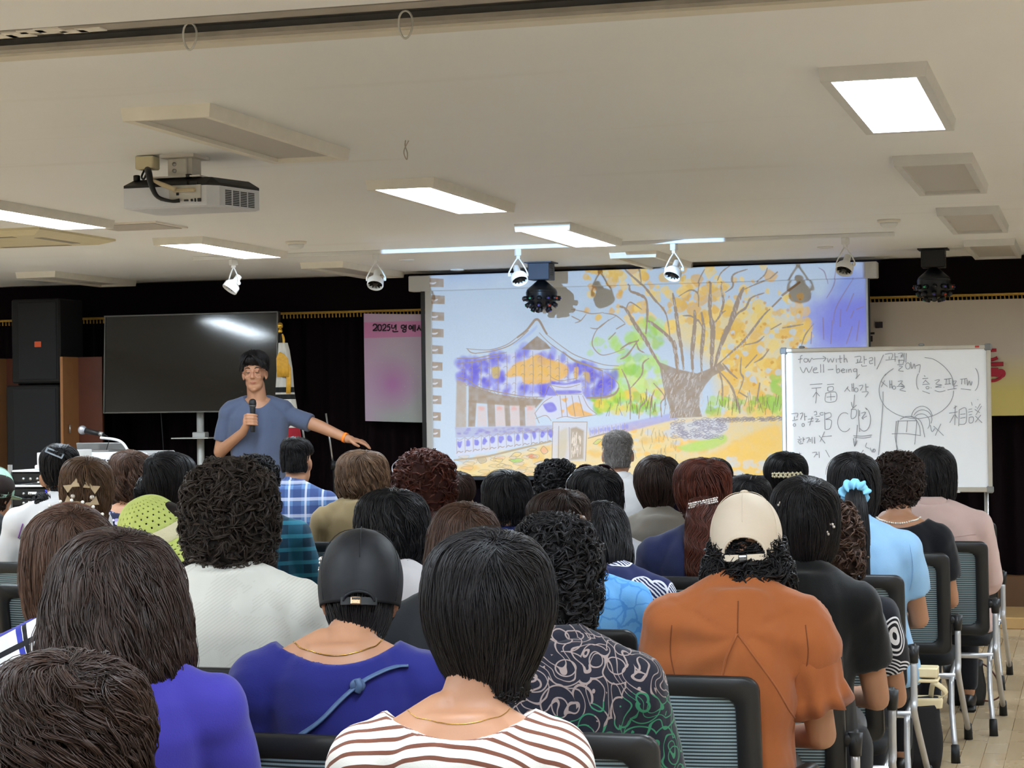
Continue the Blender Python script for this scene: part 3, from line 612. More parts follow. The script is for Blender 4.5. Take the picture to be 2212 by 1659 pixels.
MB().box((.05, -.002, -.152), (.13, .006, .06), b=.002).build('connector_panel', mat('connector_panel_grey', (190, 186, 178), .5), pj)
for x, z, w, h in [(.045, -.115, .03, .013), (.085, -.115, .03, .013), (.02, -.155, .01, .01), (.055, -.18, .018, .007), (.078, -.18, .009, .009), (.092, -.18, .006, .013), (.108, -.18, .014, .013), (-.045, -.172, .012, .012)]: MB().box((x, -.0055, z), (w, .006, h), b=.001).build('socket', M_BLACK, pj)
MB().box((.05, -.012, -.142), (.09, .014, .014), b=.003).build('plugs', mat('beige_plug', (186, 170, 140), .6), pj)
MB().lathe([(.013, -.093), (.013, -.075), (.009, -.073)], (-.165, .03, 0), n=12).build('foot', M_BLACK, pj, True); MB().lathe([(.013, -.093), (.013, -.08), (.009, -.078)], (.05, .03, 0), n=12).build('foot', M_BLACK, pj, True)
MB().box((0, .1, -.006), (.14, .14, .012)).box((-.01, .08, -.05), (.078, .05, .075), b=.003).box((.035, .11, -.045), (.02, .08, .07)).box((0, .1, -.086), (.2, .16, .006)).build('ceiling_mount', mat('mount_white', (196, 190, 180), .45), pj)
MB().tube([(-.02, .057, -.035), (-.02, .05, -.035)], .008, 10).build('screw', M_STEEL, pj, True); MB().tube([(-.02, .057, -.06), (-.02, .05, -.06)], .008, 10).build('screw', M_STEEL, pj, True)
MB().box((-.125, .04, -.028), (.075, .06, .05), b=.004).build('junction_box', M_YEL, pj)
MB().tube([(-.12, .03, -.05), (-.09, -.02, -.075), (-.075, -.03, -.12), (-.05, -.03, -.165), (0, -.02, -.182), (.03, -.01, -.18)], [.013, .013, .011, .008, .006, .008], 10, sm=5).tube([(-.13, .03, -.05), (-.14, .02, -.08), (-.125, .01, -.09), (-.11, .01, -.06)], .004, 8, sm=5).build('cables', M_BLACK, pj, True)
MB().tube([(-.075, -.02, -.1), (-.03, -.03, -.12), (.02, -.02, -.14)], [.006, .009, .009], 8, sm=5).build('video_cable', mat('beige_plug', (186, 170, 140)), pj, True)
# the projector's own lamp, throwing an even pale blue rectangle
LENS = np.array([-3.42, 7.235, 2.318])
ld = bpy.data.lights.new('projector_beam', 'SPOT'); ld.energy = PROJ_POWER; ld.spot_size = math.radians(42); ld.spot_blend = 0; ld.shadow_soft_size = .012; ld.use_nodes = True
nt = ld.node_tree; em = nt.nodes['Emission']; tc = N(nt, 'ShaderNodeTexCoord'); sx = N(nt, 'ShaderNodeSeparateXYZ'); nt.links.new(tc.outputs['Normal'], sx.inputs[0])
D = SCR_Y - LENS[1]; qx = math_(nt, 'DIVIDE', sx.outputs[0], sx.outputs[2]); qz = math_(nt, 'DIVIDE', sx.outputs[1], sx.outputs[2])
u = math_(nt, 'MULTIPLY_ADD', qx, -D / (PX1 - PX0), (LENS[0] - PX0) / (PX1 - PX0)); v = math_(nt, 'MULTIPLY_ADD', qz, -D / (PZ1 - PZ0), (LENS[2] - PZ0) / (PZ1 - PZ0))
inside = lambda q: math_(nt, 'LESS_THAN', math_(nt, 'ABSOLUTE', math_(nt, 'SUBTRACT', q, .5)), .5)       # the beam is a sharp rectangle
nt.links.new(mixc(nt, math_(nt, 'MULTIPLY', inside(u), inside(v)), (0, 0, 0, 1), (.40, .67, 1.04, 1)), em.inputs[0]); em.inputs[1].default_value = 1.
lo = bpy.data.objects.new('projector_beam', ld); COL.objects.link(lo); lo.location = LENS; lo.rotation_euler = (PI / 2, 0, 0)
# ---------------------------------------------------------------- screen, banners, whiteboard, monitor, loudspeakers, podium
def wpt(px, py, Y): return np.array(on_y(px, py, Y))
sc_ = thing('projection_screen', 'large white pull-down projection screen showing an autumn garden sketch', 'projection screen', (-3.05, 13.75, 2.36))
slide = bpy.data.images.new('slide', PW, PH, float_buffer=True); slide.colorspace_settings.name = 'Non-Color'
px_ = np.ones((PH, PW, 4), np.float32); px_[..., :3] = make_slide()[::-1]; slide.pixels.foreach_set(px_.ravel()); slide.update(); slide.pack()
def slide_mat(name, rough):      # projected sketch painted into the base colour of cloth and case
    m, nt, bs = nodes_of(name); sp = N(nt, 'ShaderNodeSeparateXYZ'); nt.links.new(coords(nt), sp.inputs[0]); cb = N(nt, 'ShaderNodeCombineXYZ')
    nt.links.new(math_(nt, 'MULTIPLY_ADD', sp.outputs[0], 1 / (PX1 - PX0), (-3.05 - PX0) / (PX1 - PX0)), cb.inputs[0]); nt.links.new(math_(nt, 'MULTIPLY_ADD', sp.outputs[2], 1 / (PZ1 - PZ0), (2.36 - PZ0) / (PZ1 - PZ0)), cb.inputs[1])
    ti = N(nt, 'ShaderNodeTexImage', image=slide, extension='CLIP'); nt.links.new(cb.outputs[0], ti.inputs[0]); nt.links.new(mixc(nt, ti.outputs[1], (.6, .6, .59, 1), ti.outputs[0]), bs.inputs['Base Color'])
    bs.inputs['Roughness'].default_value = rough; bs.inputs['Specular IOR Level'].default_value = .1; return m
M_SCR = slide_mat('screen_cloth_with_painted_slide', .9); M_CASE = slide_mat('screen_case_with_painted_slide', .6)
MB().box((0, .015, 0), (3.336, .11, .112), b=.006).build('case', M_CASE, sc_)
MB().box((.027, .0, -.72), (3.164, .004, 1.34)).build('screen_cloth', M_SCR, sc_)
MB().box((-1.572, -.003, -.72), (.03, .004, 1.34)).build('black_border', M_BLACK, sc_); MB().box((1.608, -.003, -.72), (.012, .004, 1.34)).build('black_border', M_BLACK, sc_); MB().box((.027, 0, -1.40), (3.2, .02, .03), b=.004).build('bottom_bar', M_BLACK, sc_)
def strokes(parent, name, m, lines, mp, r, push):
    mb = MB()
    for q in lines:
        P = np.array([mp(x, y) for x, y in q]); P = curve(P, 4) if len(P) > 2 else P
        mb.tube(P + push, r, 6)
    return mb.build(name, m, parent, True)
M_INK = mat('black_print_ink', (44, 34, 40), .7)
# left banner (partly behind the screen)
def banner_left():
    m, nt, bs = nodes_of('pink_banner_cloth'); v = coords(nt); sp = N(nt, 'ShaderNodeSeparateXYZ'); nt.links.new(v, sp.inputs[0])
    n = N(nt, 'ShaderNodeTexNoise', i_Scale=4., i_Detail=4.); nt.links.new(v, n.inputs['Vector'])
    mr = N(nt, 'ShaderNodeMapRange'); mr.inputs[1].default_value = -.78; mr.inputs[2].default_value = -.1; nt.links.new(math_(nt, 'ADD', sp.outputs[2], math_(nt, 'MULTIPLY', n.outputs[0], .2)), mr.inputs[0])
    c = mixc(nt, mr.outputs[0], lin((156, 166, 160)), lin((188, 168, 184)))
    sb = N(nt, 'ShaderNodeVectorMath', operation='DISTANCE'); nt.links.new(v, sb.inputs[0]); sb.inputs[1].default_value = (.22, 0, -.52)
    m2 = N(nt, 'ShaderNodeMapRange'); m2.inputs[1].default_value = .02; m2.inputs[2].default_value = .24; m2.inputs[3].default_value = .9; m2.inputs[4].default_value = 0; nt.links.new(sb.outputs['Value'], m2.inputs[0])
    c = mixc(nt, m2.outputs[0], c, lin((178, 116, 172)))
    m4 = N(nt, 'ShaderNodeMapRange'); m4.inputs[1].default_value = .0; m4.inputs[2].default_value = .2; m4.inputs[3].default_value = .5; m4.inputs[4].default_value = 0; nt.links.new(sp.outputs[0], m4.inputs[0]); c = mixc(nt, m4.outputs[0], c, lin((200, 150, 196)))
    band = math_(nt, 'MULTIPLY', math_(nt, 'GREATER_THAN', sp.outputs[2], -.18), math_(nt, 'LESS_THAN', sp.outputs[2], -.065)); c = mixc(nt, math_(nt, 'MULTIPLY', band, .8), c, lin((206, 120, 168)))
    vo = N(nt, 'ShaderNodeTexVoronoi', i_Scale=26.); nt.links.new(v, vo.inputs['Vector']); c = mixc(nt, math_(nt, 'MULTIPLY', math_(nt, 'LESS_THAN', vo.outputs['Distance'], .09), .35), c, lin((216, 206, 130)))
    nt.links.new(c, bs.inputs['Base Color']); bs.inputs['Roughness'].default_value = .8; return m
bl = thing('event_banner', 'pink and lilac event banner hanging on the curtain, cut off by the screen', 'banner', (-5.145, 13.93, 2.165))
gx = np.linspace(0, 1.7, 40); L = [np.stack([gx + (.02 * (1 - gx / 1.7)) * (z + .4) ** 2 * .8, -.008 * np.sin(gx * 7 + z * 3), np.full(40, z) - .02 * np.sin(gx * 2)], 1) for z in np.linspace(0, -.79, 14)]
V = np.vstack(L); F = [(i*40 + k, i*40 + k + 1, (i+1)*40 + k + 1, (i+1)*40 + k) for i in range(13) for k in range(39)]
raw_obj('banner_cloth', np.vstack([V, V + np.array([0, .004, 0])]), F + [tuple(a + len(V) for a in f[::-1]) for f in F], banner_left(), bl)
zb = lambda *q: [(x, y) for x, y in q]
bmp = lambda x, y: wpt(740 + x / 2.989, 550 + y / 2.989, 13.93) - np.array([-5.145, 13.93, 2.165])
el = lambda cx, cy, rx, ry, n=14: [(cx + rx * math.cos(a), cy + ry * math.sin(a)) for a in np.linspace(-PI / 2, 1.5 * PI, n)]
T2025 = [[(202, 462), (210, 450), (225, 452), (230, 466), (216, 480), (201, 491), (235, 489)], el(252, 472, 13, 20), [(274, 462), (282, 451), (295, 453), (298, 466), (286, 480), (273, 491), (303, 490)], [(338, 452), (316, 454), (313, 470), (328, 466), (340, 476), (334, 490), (312, 490)] and [(314, 453), (312, 468), (325, 466), (328, 478), (320, 490), (308, 488)], [(316, 453), (330, 452)],
         [(322, 452), (321, 474), (340, 473)], [(348, 450), (348, 488)], [(338, 459), (348, 459)], [(338, 467), (348, 467)], [(330, 486), (330, 498), (362, 496)],
         [(383, 458), (402, 457), (401, 474), (383, 474), (383, 458)], [(402, 462), (412, 462)], [(402, 470), (412, 470)], [(414, 452), (414, 484)], el(402, 492, 11, 8), el(440, 470, 9, 12), [(449, 466), (457, 466)], [(449, 475), (457, 475)], [(459, 453), (459, 496)], [(471, 452), (471, 500)], [(497, 455), (493, 472), (483, 490)], [(496, 470), (511, 492)]]
T2025 = [[(200 + (x - 202) * .86, y) if x < 333 and k < 5 else (x, y) for x, y in q] for k, q in enumerate(T2025)]
strokes(bl, 'printed_text', M_INK, T2025, bmp, .0042, np.array([0, -.012, 0]))
# right banner
def banner_right():
    m, nt, bs = nodes_of('beige_banner_cloth'); v = coords(nt); sp = N(nt, 'ShaderNodeSeparateXYZ'); nt.links.new(v, sp.inputs[0])
    mr = N(nt, 'ShaderNodeMapRange'); mr.inputs[1].default_value = -.36; mr.inputs[2].default_value = -.62; nt.links.new(sp.outputs[2], mr.inputs[0])
    nt.links.new(mixc(nt, mr.outputs[0], lin((172, 160, 146)), lin((186, 170, 100))), bs.inputs['Base Color']); bs.inputs['Roughness'].default_value = .85; return m
br = thing('wall_banner', 'wide beige and yellow banner with red lettering behind the whiteboard', 'banner', (-1.48, 13.93, 2.15))
gx = np.linspace(0, 2.4, 40); L = [np.stack([gx, -.006 * np.sin(gx * 5 + z * 2), np.full(40, z)], 1) for z in np.linspace(0, -.785, 10)]
V = np.vstack(L); F = [(i*40 + k, i*40 + k + 1, (i+1)*40 + k + 1, (i+1)*40 + k) for i in range(9) for k in range(39)]
raw_obj('banner_cloth', np.vstack([V, V + np.array([0, .004, 0])]), F + [tuple(a + len(V) for a in f[::-1]) for f in F], banner_right(), br)
brm = lambda x, y: wpt(1880 + x / 4.364, 530 + y / 4.364, 13.93) - np.array([-1.48, 13.93, 2.15])
M_RED = mat('red_print_ink', (150, 34, 48), .7); mb = MB()
for q, r in [([(1100, 990), (1190, 988)], .011), ([(1100, 1082), (1160, 1075), (1200, 1058)], .011), ([(1060, 1122), (1255, 1118)], .014), ([(1120, 1278), (1180, 1272), (1225, 1250), (1250, 1222)], .010)]: mb.tube(curve(np.array([brm(*a) for a in q]), 5) + np.array([0, -.01, 0]), r, 8)
mb.box(brm(1165, 1195) + np.array([0, -.012, 0]), (.06, .008, .06), b=.003).lathe([(.001, 0), (.031, 0), (.031, .008), (.001, .008)], brm(1233, 1208) + np.array([0, -.009, 0]), rot('X', PI / 2), cap=False).build('red_lettering', M_RED, br)
mb = MB()
for x, y, w, h in [(67, 752, .026, .042), (100, 750, .026, .042), (22, 830, .03, .014), (10, 880, .02, .04)]: mb.box(brm(x, y) + np.array([0, -.011, 0]), (w, .006, h), b=.002)
mb.build('black_lettering', M_INK, br)
# whiteboard
WBY = 12.6; wb = thing('whiteboard', 'whiteboard on a stand covered in grey handwriting, right of the screen', 'whiteboard', (-1.232, WBY, 0))
wx, wz0, wz1 = .638, .914, 1.812
MB().box((0, .005, (wz0 + wz1) / 2), (2 * wx - .02, .014, wz1 - wz0 - .02)).build('board', mat('whiteboard_enamel', (244, 247, 252), .22, spec=.5, var=.01), wb)
f = MB()
for s in (-1, 1): f.box((s * (wx - .012), 0, (wz0 + wz1) / 2), (.026, .03, wz1 - wz0), b=.004)
f.box((0, 0, wz1 - .012), (2 * wx, .03, .026), b=.004).box((0, 0, wz0 + .014), (2 * wx, .03, .03), b=.004).build('frame', mat('whiteboard_frame_alu', (190, 184, 172), .35, .5), wb)
for sx in (-1, 1):
    for z in (wz0 + .015, wz1 - .015): MB().box((sx * (wx - .014), -.002, z), (.044, .036, .044), b=.008).build('corner_cap', mat('grey_corner_plastic', (128, 128, 126), .5), wb)
for x in (-.51, .225): MB().box((x, 0, wz1 + .006), (.034, .034, .018), b=.006).build('clip', mat('grey_corner_plastic', (128, 128, 126)), wb)
MB().box((.56, -.0165, wz1 - .011), (.025, .003, .012)).build('red_emblem', mat('red_emblem', (196, 60, 50), .5), wb)
MB().box((0, -.045, wz0 + .004), (.9, .07, .012), b=.003).build('pen_tray', M_ALU, wb)
for s in (-1, 1): MB().tube([(s * .6, .03, wz0 + .05), (s * .6, .03, .09)], .014, 10).tube([(s * .6, -.28, .07), (s * .6, 0.03, .09), (s * .6, .34, .07)], .014, 10, sm=4).build('leg', M_STEEL, wb, True)
for s in (-1, 1):
    for y in (-.28, .34): MB().lathe([(.005, -.012), (.026, -.012), (.026, .012), (.005, .012)], (s * .6, y, .035), rot('Y', PI / 2)).tube([(s * .6, y, .07), (s * .6, y, .035)], .009, 8).build('caster', M_BLACK, wb, True)
MB().tube([(-.6, .03, .3), (.6, .03, .3)], .011, 10).build('crossbar', M_STEEL, wb, True)
O_ = np.array([-1.232, WBY, 0]); wmp = lambda x, y: wpt(1680 + x / 4.158, 740 + y / 4.158, WBY - .004) - O_
def arc(cx, cy, rx, ry, a0, a1, n=16): return [(cx + rx * math.cos(a), cy + ry * math.sin(a)) for a in np.linspace(math.radians(a0), math.radians(a1), n)]
HW = [[(222, 115), (205, 125), (200, 185)], [(183, 152), (222, 145)], arc(252, 160, 18, 17, 0, 360), [(275, 145), (285, 178), (305, 140), (318, 150), (330, 150)], [(330, 148), (430, 140)], [(405, 122), (432, 140), (410, 170)], [(445, 140), (455, 178), (475, 145), (490, 178), (505, 140)], [(525, 145), (527, 178)], [(558, 115), (560, 175), (572, 178)], [(540, 148), (580, 142)], [(595, 108), (597, 178)], [(597, 155), (615, 145), (625, 178)],
      [(690, 130), (745, 125), (735, 180)], [(715, 150), (718, 180)], [(700, 185), (760, 175)], [(775, 120), (778, 190)], [(778, 155), (800, 150)], [(755, 195), (758, 212), (800, 208)], [(820, 140), (850, 135), (848, 160), (825, 165), (828, 190), (855, 185)], [(870, 130), (872, 210)], [(950, 110), (890, 240)],
      [(965, 105), (1030, 100), (1020, 150)], [(1000, 125), (1000, 150)], [(970, 158), (1060, 150)], [(1050, 95), (1055, 170)], [(1055, 130), (1080, 128)], [(1080, 100), (1120, 95), (1105, 135)], [(1105, 115), (1130, 113)], [(1105, 130), (1130, 128)], [(1135, 92), (1135, 170)], [(1155, 95), (1150, 180)], [(1080, 165), (1130, 160), (1125, 190)], [(1090, 150), (1090, 190)], [(1075, 200), (1130, 195)], [(1090, 210), (1120, 215), (1085, 250), (1130, 258)],
      arc(1168, 210, 20, 28, 0, 360), [(1195, 175), (1205, 235), (1225, 190), (1235, 235)], [(1240, 210), (1280, 200), (1270, 270)],
      [(200, 220), (230, 272), (255, 225), (280, 270), (310, 215)], [(315, 250), (350, 240), (345, 225), (320, 240), (325, 270), (365, 268)], [(385, 195), (385, 270)], [(410, 195), (412, 270)], [(450, 245), (500, 240)], [(525, 200), (530, 270), (555, 262), (550, 235), (530, 245)], [(565, 255), (600, 248), (590, 235), (572, 248), (580, 270), (605, 266)], [(618, 240), (620, 270)], [(635, 240), (638, 270)], [(638, 250), (655, 238), (662, 268)], [(700, 235), (680, 240), (685, 262), (710, 255), (708, 235), (712, 300), (700, 325), (735, 285)],
      [(290, 378), (400, 370)], [(305, 410), (390, 405)], [(345, 410), (348, 470), (340, 545)], [(345, 445), (315, 490)], [(350, 450), (375, 480)], [(445, 378), (505, 373)], [(450, 400), (495, 395), (495, 430), (452, 435), (450, 400)], [(430, 455), (520, 445), (520, 525), (430, 530), (432, 455)], [(475, 455), (478, 520)], [(440, 490), (515, 485)],
      [(632, 395), (600, 440)], [(622, 410), (650, 440)], [(665, 370), (668, 440)], [(680, 365), (682, 440)], [(668, 405), (682, 404)], arc(705, 425, 16, 18, 0, 360), [(730, 390), (765, 385), (740, 430)], [(790, 370), (792, 435)], [(792, 400), (815, 398)], [(755, 445), (800, 440), (812, 450), (785, 490)],
      [(690, 468), (680, 580)], [(660, 535), (675, 585), (708, 562)], [(660, 600), (705, 605), (700, 665), (660, 680), (662, 600)], [(680, 580), (662, 605)], [(722, 600), (725, 660), (735, 800)], [(735, 610), (735, 660)], [(750, 635), (790, 625), (755, 680), (800, 660)], [(760, 680), (770, 690)], arc(775, 690, 58, 105, -80, 130, 18), [(790, 590), (800, 605)], arc(600, 715, 62, 85, -60, -320, 20),
      [(120, 640), (180, 635), (170, 670)], [(150, 665), (150, 690)], [(130, 700), (180, 692)], arc(150, 740, 12, 12, 0, 360), [(200, 640), (225, 635), (205, 690)], [(240, 635), (242, 700)], [(242, 665), (262, 663)], arc(228, 740, 12, 14, 0, 360), [(270, 690), (320, 680)], [(270, 715), (320, 705)], [(310, 665), (285, 745)], [(325, 625), (345, 618), (350, 645), (330, 650)], [(340, 665), (380, 660)], [(335, 685), (365, 690), (340, 712), (380, 705)], arc(395, 640, 16, 12, 30, 330), [(420, 625), (425, 780)], [(425, 640), (470, 630), (478, 665), (430, 690)], [(430, 690), (482, 700), (470, 770), (430, 780)],
      [(190, 845), (200, 855)], [(178, 870), (215, 865)], arc(195, 890, 12, 12, 0, 360), [(228, 850), (230, 890)], [(230, 870), (245, 868)], [(195, 912), (228, 905)], [(255, 860), (285, 855), (262, 900)], [(285, 870), (300, 868)], [(285, 885), (300, 883)], [(308, 850), (310, 905)], [(330, 848), (332, 908)], [(372, 835), (425, 905)], [(420, 800), (380, 890)], [(400, 845), (485, 838)], [(310, 990), (350, 985), (325, 1030)], [(345, 1005), (362, 1003)], [(370, 980), (372, 1035)], [(430, 965), (465, 1030)], [(180, 1000), (210, 995)], [(195, 985), (200, 1030)],
      [(715, 740), (705, 850), (690, 935)], [(680, 835), (760, 840), (845, 830)], [(685, 850), (770, 858), (840, 845)], [(680, 860), (690, 930), (712, 880)], [(690, 985), (700, 1010), (720, 985), (740, 1000), (770, 965)], [(800, 900), (790, 935), (820, 950)], [(830, 945), (850, 985), (860, 955)], arc(865, 970, 12, 14, 0, 360), [(945, 440), (940, 620), (905, 1010)],
      arc(1245, 430, 335, 250, -148, -128, 6), arc(1245, 432, 335, 250, 0, 140, 24), arc(1245, 430, 335, 260, 140, 215, 18), [(1320, 135), (1400, 150), (1500, 220), (1565, 310), (1585, 420)],
      [(960, 340), (930, 400)], [(930, 350), (985, 395)], [(1005, 340), (1008, 410)], [(1025, 340), (1027, 410)], [(1008, 375), (1027, 374)], arc(1045, 405, 14, 15, 0, 360), [(1080, 350), (1120, 345), (1085, 385)], [(1105, 365), (1130, 385)], [(1070, 395), (1140, 390)], [(1105, 395), (1140, 400), (1095, 425), (1150, 438)],
      arc(1275, 350, 30, 75, 250, 110, 10), [(1315, 295), (1325, 305)], [(1300, 325), (1350, 320)], [(1330, 335), (1305, 365)], [(1330, 345), (1355, 365)], [(1300, 378), (1365, 372)], arc(1345, 405, 14, 12, 0, 360), [(1375, 405), (1380, 410)], [(1410, 340), (1455, 335), (1420, 372), (1475, 380), (1415, 400), (1470, 400)], [(1490, 400), (1494, 404)], [(1495, 330), (1560, 322)], [(1515, 330), (1512, 370)], [(1540, 328), (1542, 370)], [(1500, 375), (1555, 370)], [(1570, 325), (1572, 385)], [(1575, 350), (1605, 345), (1580, 390), (1615, 385)], [(1640, 330), (1700, 322)], [(1655, 330), (1652, 375)], [(1680, 328), (1682, 375)], [(1700, 330), (1705, 385), (1720, 345), (1735, 385), (1745, 350)], arc(1760, 330, 45, 105, -70, 75, 12), [(1300, 435), (1365, 458)], [(1410, 430), (1455, 442), (1505, 432)], [(1525, 425), (1605, 412)], [(1645, 415), (1735, 425)],
      arc(1295, 680, 95, 108, 185, 352, 18), arc(1300, 690, 85, 85, 205, 385, 18), arc(1290, 720, 75, 80, 215, 400, 16), [(1370, 740), (1385, 800), (1410, 770)], [(1100, 690), (1150, 665), (1230, 670), (1290, 720), (1320, 850)], [(1190, 660), (1240, 690), (1275, 760), (1280, 830)], [(1075, 705), (1250, 700)], [(1065, 705), (1055, 850), (1080, 965)], [(1250, 700), (1240, 820), (1230, 915)], [(1085, 700), (1065, 860), (1070, 965)], [(1165, 700), (1155, 805)], [(1025, 820), (1150, 818), (1285, 835)], [(1400, 750), (1490, 835)], [(1465, 730), (1415, 835)],
      [(1540, 635), (1615, 622)], [(1595, 565), (1590, 740)], [(1580, 590), (1610, 570)], [(1585, 650), (1545, 720)], [(1595, 650), (1615, 680)], [(1630, 605), (1625, 750)], [(1630, 605), (1690, 590), (1690, 720), (1630, 735)], [(1640, 645), (1685, 640)], [(1640, 680), (1685, 672)], [(1715, 600), (1745, 595)], [(1710, 625), (1750, 618)], [(1718, 650), (1745, 645)], [(1720, 672), (1755, 668), (1752, 715), (1720, 720), (1720, 672)], [(1740, 535), (1745, 565)], [(1775, 575), (1785, 582)], [(1820, 550), (1790, 600)], [(1770, 600), (1815, 630)], [(1830, 570), (1780, 650)], [(1825, 650), (1775, 715)], [(1775, 660), (1835, 720)], [(1795, 510), (1799, 515)]]
grp = list(range(len(HW))); bx = [(min(p[0] for p in q) - 9, max(p[0] for p in q) + 9, min(p[1] for p in q) - 6, max(p[1] for p in q) + 6) for q in HW]
for i in range(len(HW)):      # strokes that touch make one written word
    for j in range(i):
        a, b = bx[i], bx[j]
        if a[0] < b[1] and b[0] < a[1] and a[2] < b[3] and b[2] < a[3]: grp = [grp[j] if g == grp[i] else g for g in grp]
for k in sorted(set(grp)): strokes(wb, 'handwritten_mark', mat('grey_marker_ink', (140, 142, 150), .6), [q for q, g in zip(HW, grp) if g == k], wmp, .0015, np.array([0, -.001, 0]))

# monitor on a pole stand
tv = thing('monitor', 'large black flat screen monitor on a white pole stand, ceiling lights mirrored in it', 'monitor', (-6.315, 13.45, 0)); tw, tz0, tz1 = .69, 1.455, 2.175
m, nt, bs = nodes_of('dark_glossy_screen'); bs.inputs['Base Color'].default_value = lin((26, 25, 24)); bs.inputs['Roughness'].default_value = .09; bs.inputs['Specular IOR Level'].default_value = .5; n_ = N(nt, 'ShaderNodeTexNoise', i_Scale=60.); nt.links.new(coords(nt), n_.inputs['Vector']); bump(nt, bs, n_.outputs[0], .02); M_TV = m
tl = rot('X', -.05)
MB().box((0, 0.004, (tz0 + tz1) / 2), (2 * tw - .016, .012, tz1 - tz0 - .016), tl).build('screen_glass', M_TV, tv)
MB().box((0, .03, (tz0 + tz1) / 2), (2 * tw, .04, tz1 - tz0), tl, b=.006).build('housing', mat('tv_bezel', (38, 38, 38), .4), tv)
b = MB()
for s in (-1, 1): b.box((s * (tw - .004), 0, (tz0 + tz1) / 2), (.008, .02, tz1 - tz0), tl)
for z, y in ((tz0 + .004, -.011), (tz1 - .004, .011)): b.box((0, y, z), (2 * tw, .02, .009), tl)
b.build('bezel', mat('tv_bezel_edge', (96, 94, 90), .4, .4), tv)
M_POLE = mat('pale_grey_pole_paint', (188, 188, 184), .4, .2)
MB().tube([(.03, .1, .1), (.03, .1, 1.7)], .027, 16).build('pole', M_POLE, tv, True); MB().box((.03, .07, 1.75), (.4, .03, .4)).build('wall_bracket', M_BLACK, tv)
MB().box((.03, .02, 1.268), (.29, .22, .008)).box((.03, .1, 1.285), (.1, .08, .05), b=.006).build('shelf', M_POLE, tv); MB().box((.03, .1, .091), (.8, .4, .03), b=.008).build('base', M_POLE, tv)
MB().tube([(-.28, .08, 1.5), (-.265, .09, 1.2), (-.25, .1, .8), (-.1, .2, .11)], .004, 6, sm=5).tube([(.17, .08, 1.26), (.18, .1, .9), (.1, .12, .11)], .004, 6, sm=5).build('cable', M_BLACK, tv, True)
# loudspeaker stack and wooden side panels
M_GRILL = mat('black_speaker_grille', (24, 25, 29), .7, var=.1, scale=300., bumpy=.4, bscale=900.); M_CAB = mat('black_speaker_cabinet', (18, 18, 20), .7)
for nm, x, w, z0, z1, lb in [('loudspeaker', -7.47, .40, 1.685, 2.305, 'black loudspeaker with a small orange badge, on top of a bigger one'), ('subwoofer', -7.50, .44, .115, 1.67, 'tall black bass cabinet under the badged loudspeaker')]:
    t = thing(nm, lb, 'loudspeaker', (x, 13.45, z0)); h = z1 - z0
    MB().box((0, 0, h / 2), (w, .36, h), b=.012).build('cabinet', M_CAB, t); MB().box((.02, -.182, h / 2), (w - .09, .012, h - .05), b=.004).build('grille', M_GRILL, t)
    if nm == 'loudspeaker': MB().box((.025, -.191, h * .46), (.055, .006, .042), b=.003).build('badge', mat('orange_badge', (206, 88, 52), .5), t); MB().box((.02, -.189, h * .485), (w - .1, .004, .004)).build('seam', M_CAB, t)
tag(MB().box((-7.50, 13.45, .095), (.46, .36, .036)).build('speaker_plinth', M_DARKWOOD), 'dark wooden plinth beneath the bass cabinet on the stage step', 'plinth')
M_BRN = mat('brown_veneer', (84, 44, 28), .5, var=.2, scale=4.); M_EDGE = mat('raw_board_edge', (150, 104, 66), .6)
for i, (xa, xb, lb) in enumerate([(-7.85, -7.74, 'brown veneered board standing left of the loudspeakers'), (-7.25, -7.045, 'brown veneered board standing right of the loudspeakers')]):
    t = thing('wooden_board', lb, 'board', ((xa + xb) / 2, 13.5, .075), group='brown boards beside the loudspeakers')
    MB().box((0, 0, .9), (xb - xa, .025, 1.8)).build('panel', M_BRN, t); MB().box((-(xb - xa) / 2, -.12, .9), (.022, .26, 1.8)).build('edge_strip', M_EDGE, t)
    if i: MB().tube([(-.07, -.19, 1.3), (-.07, -.19, 1.24)], .006, 8).build('latch', M_STEEL, t, True)
# podium with gooseneck microphone and laptop
pd = thing('podium', 'white lectern panel with printed sign, mostly hidden behind seated heads', 'podium', (-6.46, 12.2, 0))
MB().box((0, .22, .6), (.82, .44, 1.2), b=.01).build('cabinet', mat('white_laminate', (224, 224, 226), .4), pd); MB().box((0, -.006, .98), (.80, .012, .44), b=.003).build('sign_panel', mat('podium_sign_white', (232, 233, 236), .5), pd)
pmp = lambda x, y: wpt(x / 5.53, 880 + y / 5.53, 12.185) - np.array([-6.46, 12.2, 0])
strokes(pd, 'sign_text', M_INK, [[(1205, 630), (1240, 628), (1240, 668), (1205, 670), (1205, 630)], [(1258, 618), (1258, 680)], [(1285, 635), (1325, 632), (1290, 675)], [(1308, 648), (1325, 675)], [(1345, 618), (1345, 680)]], pmp, .0045, np.array([0, -.006, 0]))
tag(MB().box((-6.53, 12.36, 1.207), (.36, .24, .014), b=.004).box((-6.53, 12.47, 1.23), (.36, .012, .06), rot('X', .3), b=.003).build('laptop', mat('silver_laptop', (140, 138, 136), .35, .5)), 'silver laptop lying on top of the white podium', 'laptop')
P_ = lambda x, y: wpt(x / 5.53, 880 + y / 5.53, 12.3)
gm = thing('gooseneck_microphone', 'silver headed microphone on a white gooseneck rising from the podium', 'microphone', tuple(P_(1540, 560) * np.array([1, 1, 0]) + np.array([0, 0, 1.2]))); o0 = P_(1540, 560) * np.array([1, 1, 0]) + np.array([0, 0, 1.2])
MB().tube([np.zeros(3), P_(1530, 520) - o0, P_(1470, 430) - o0, P_(1380, 385) - o0, P_(1200, 362) - o0], .0095, 10, sm=6).build('gooseneck', M_WHITE, gm, True)
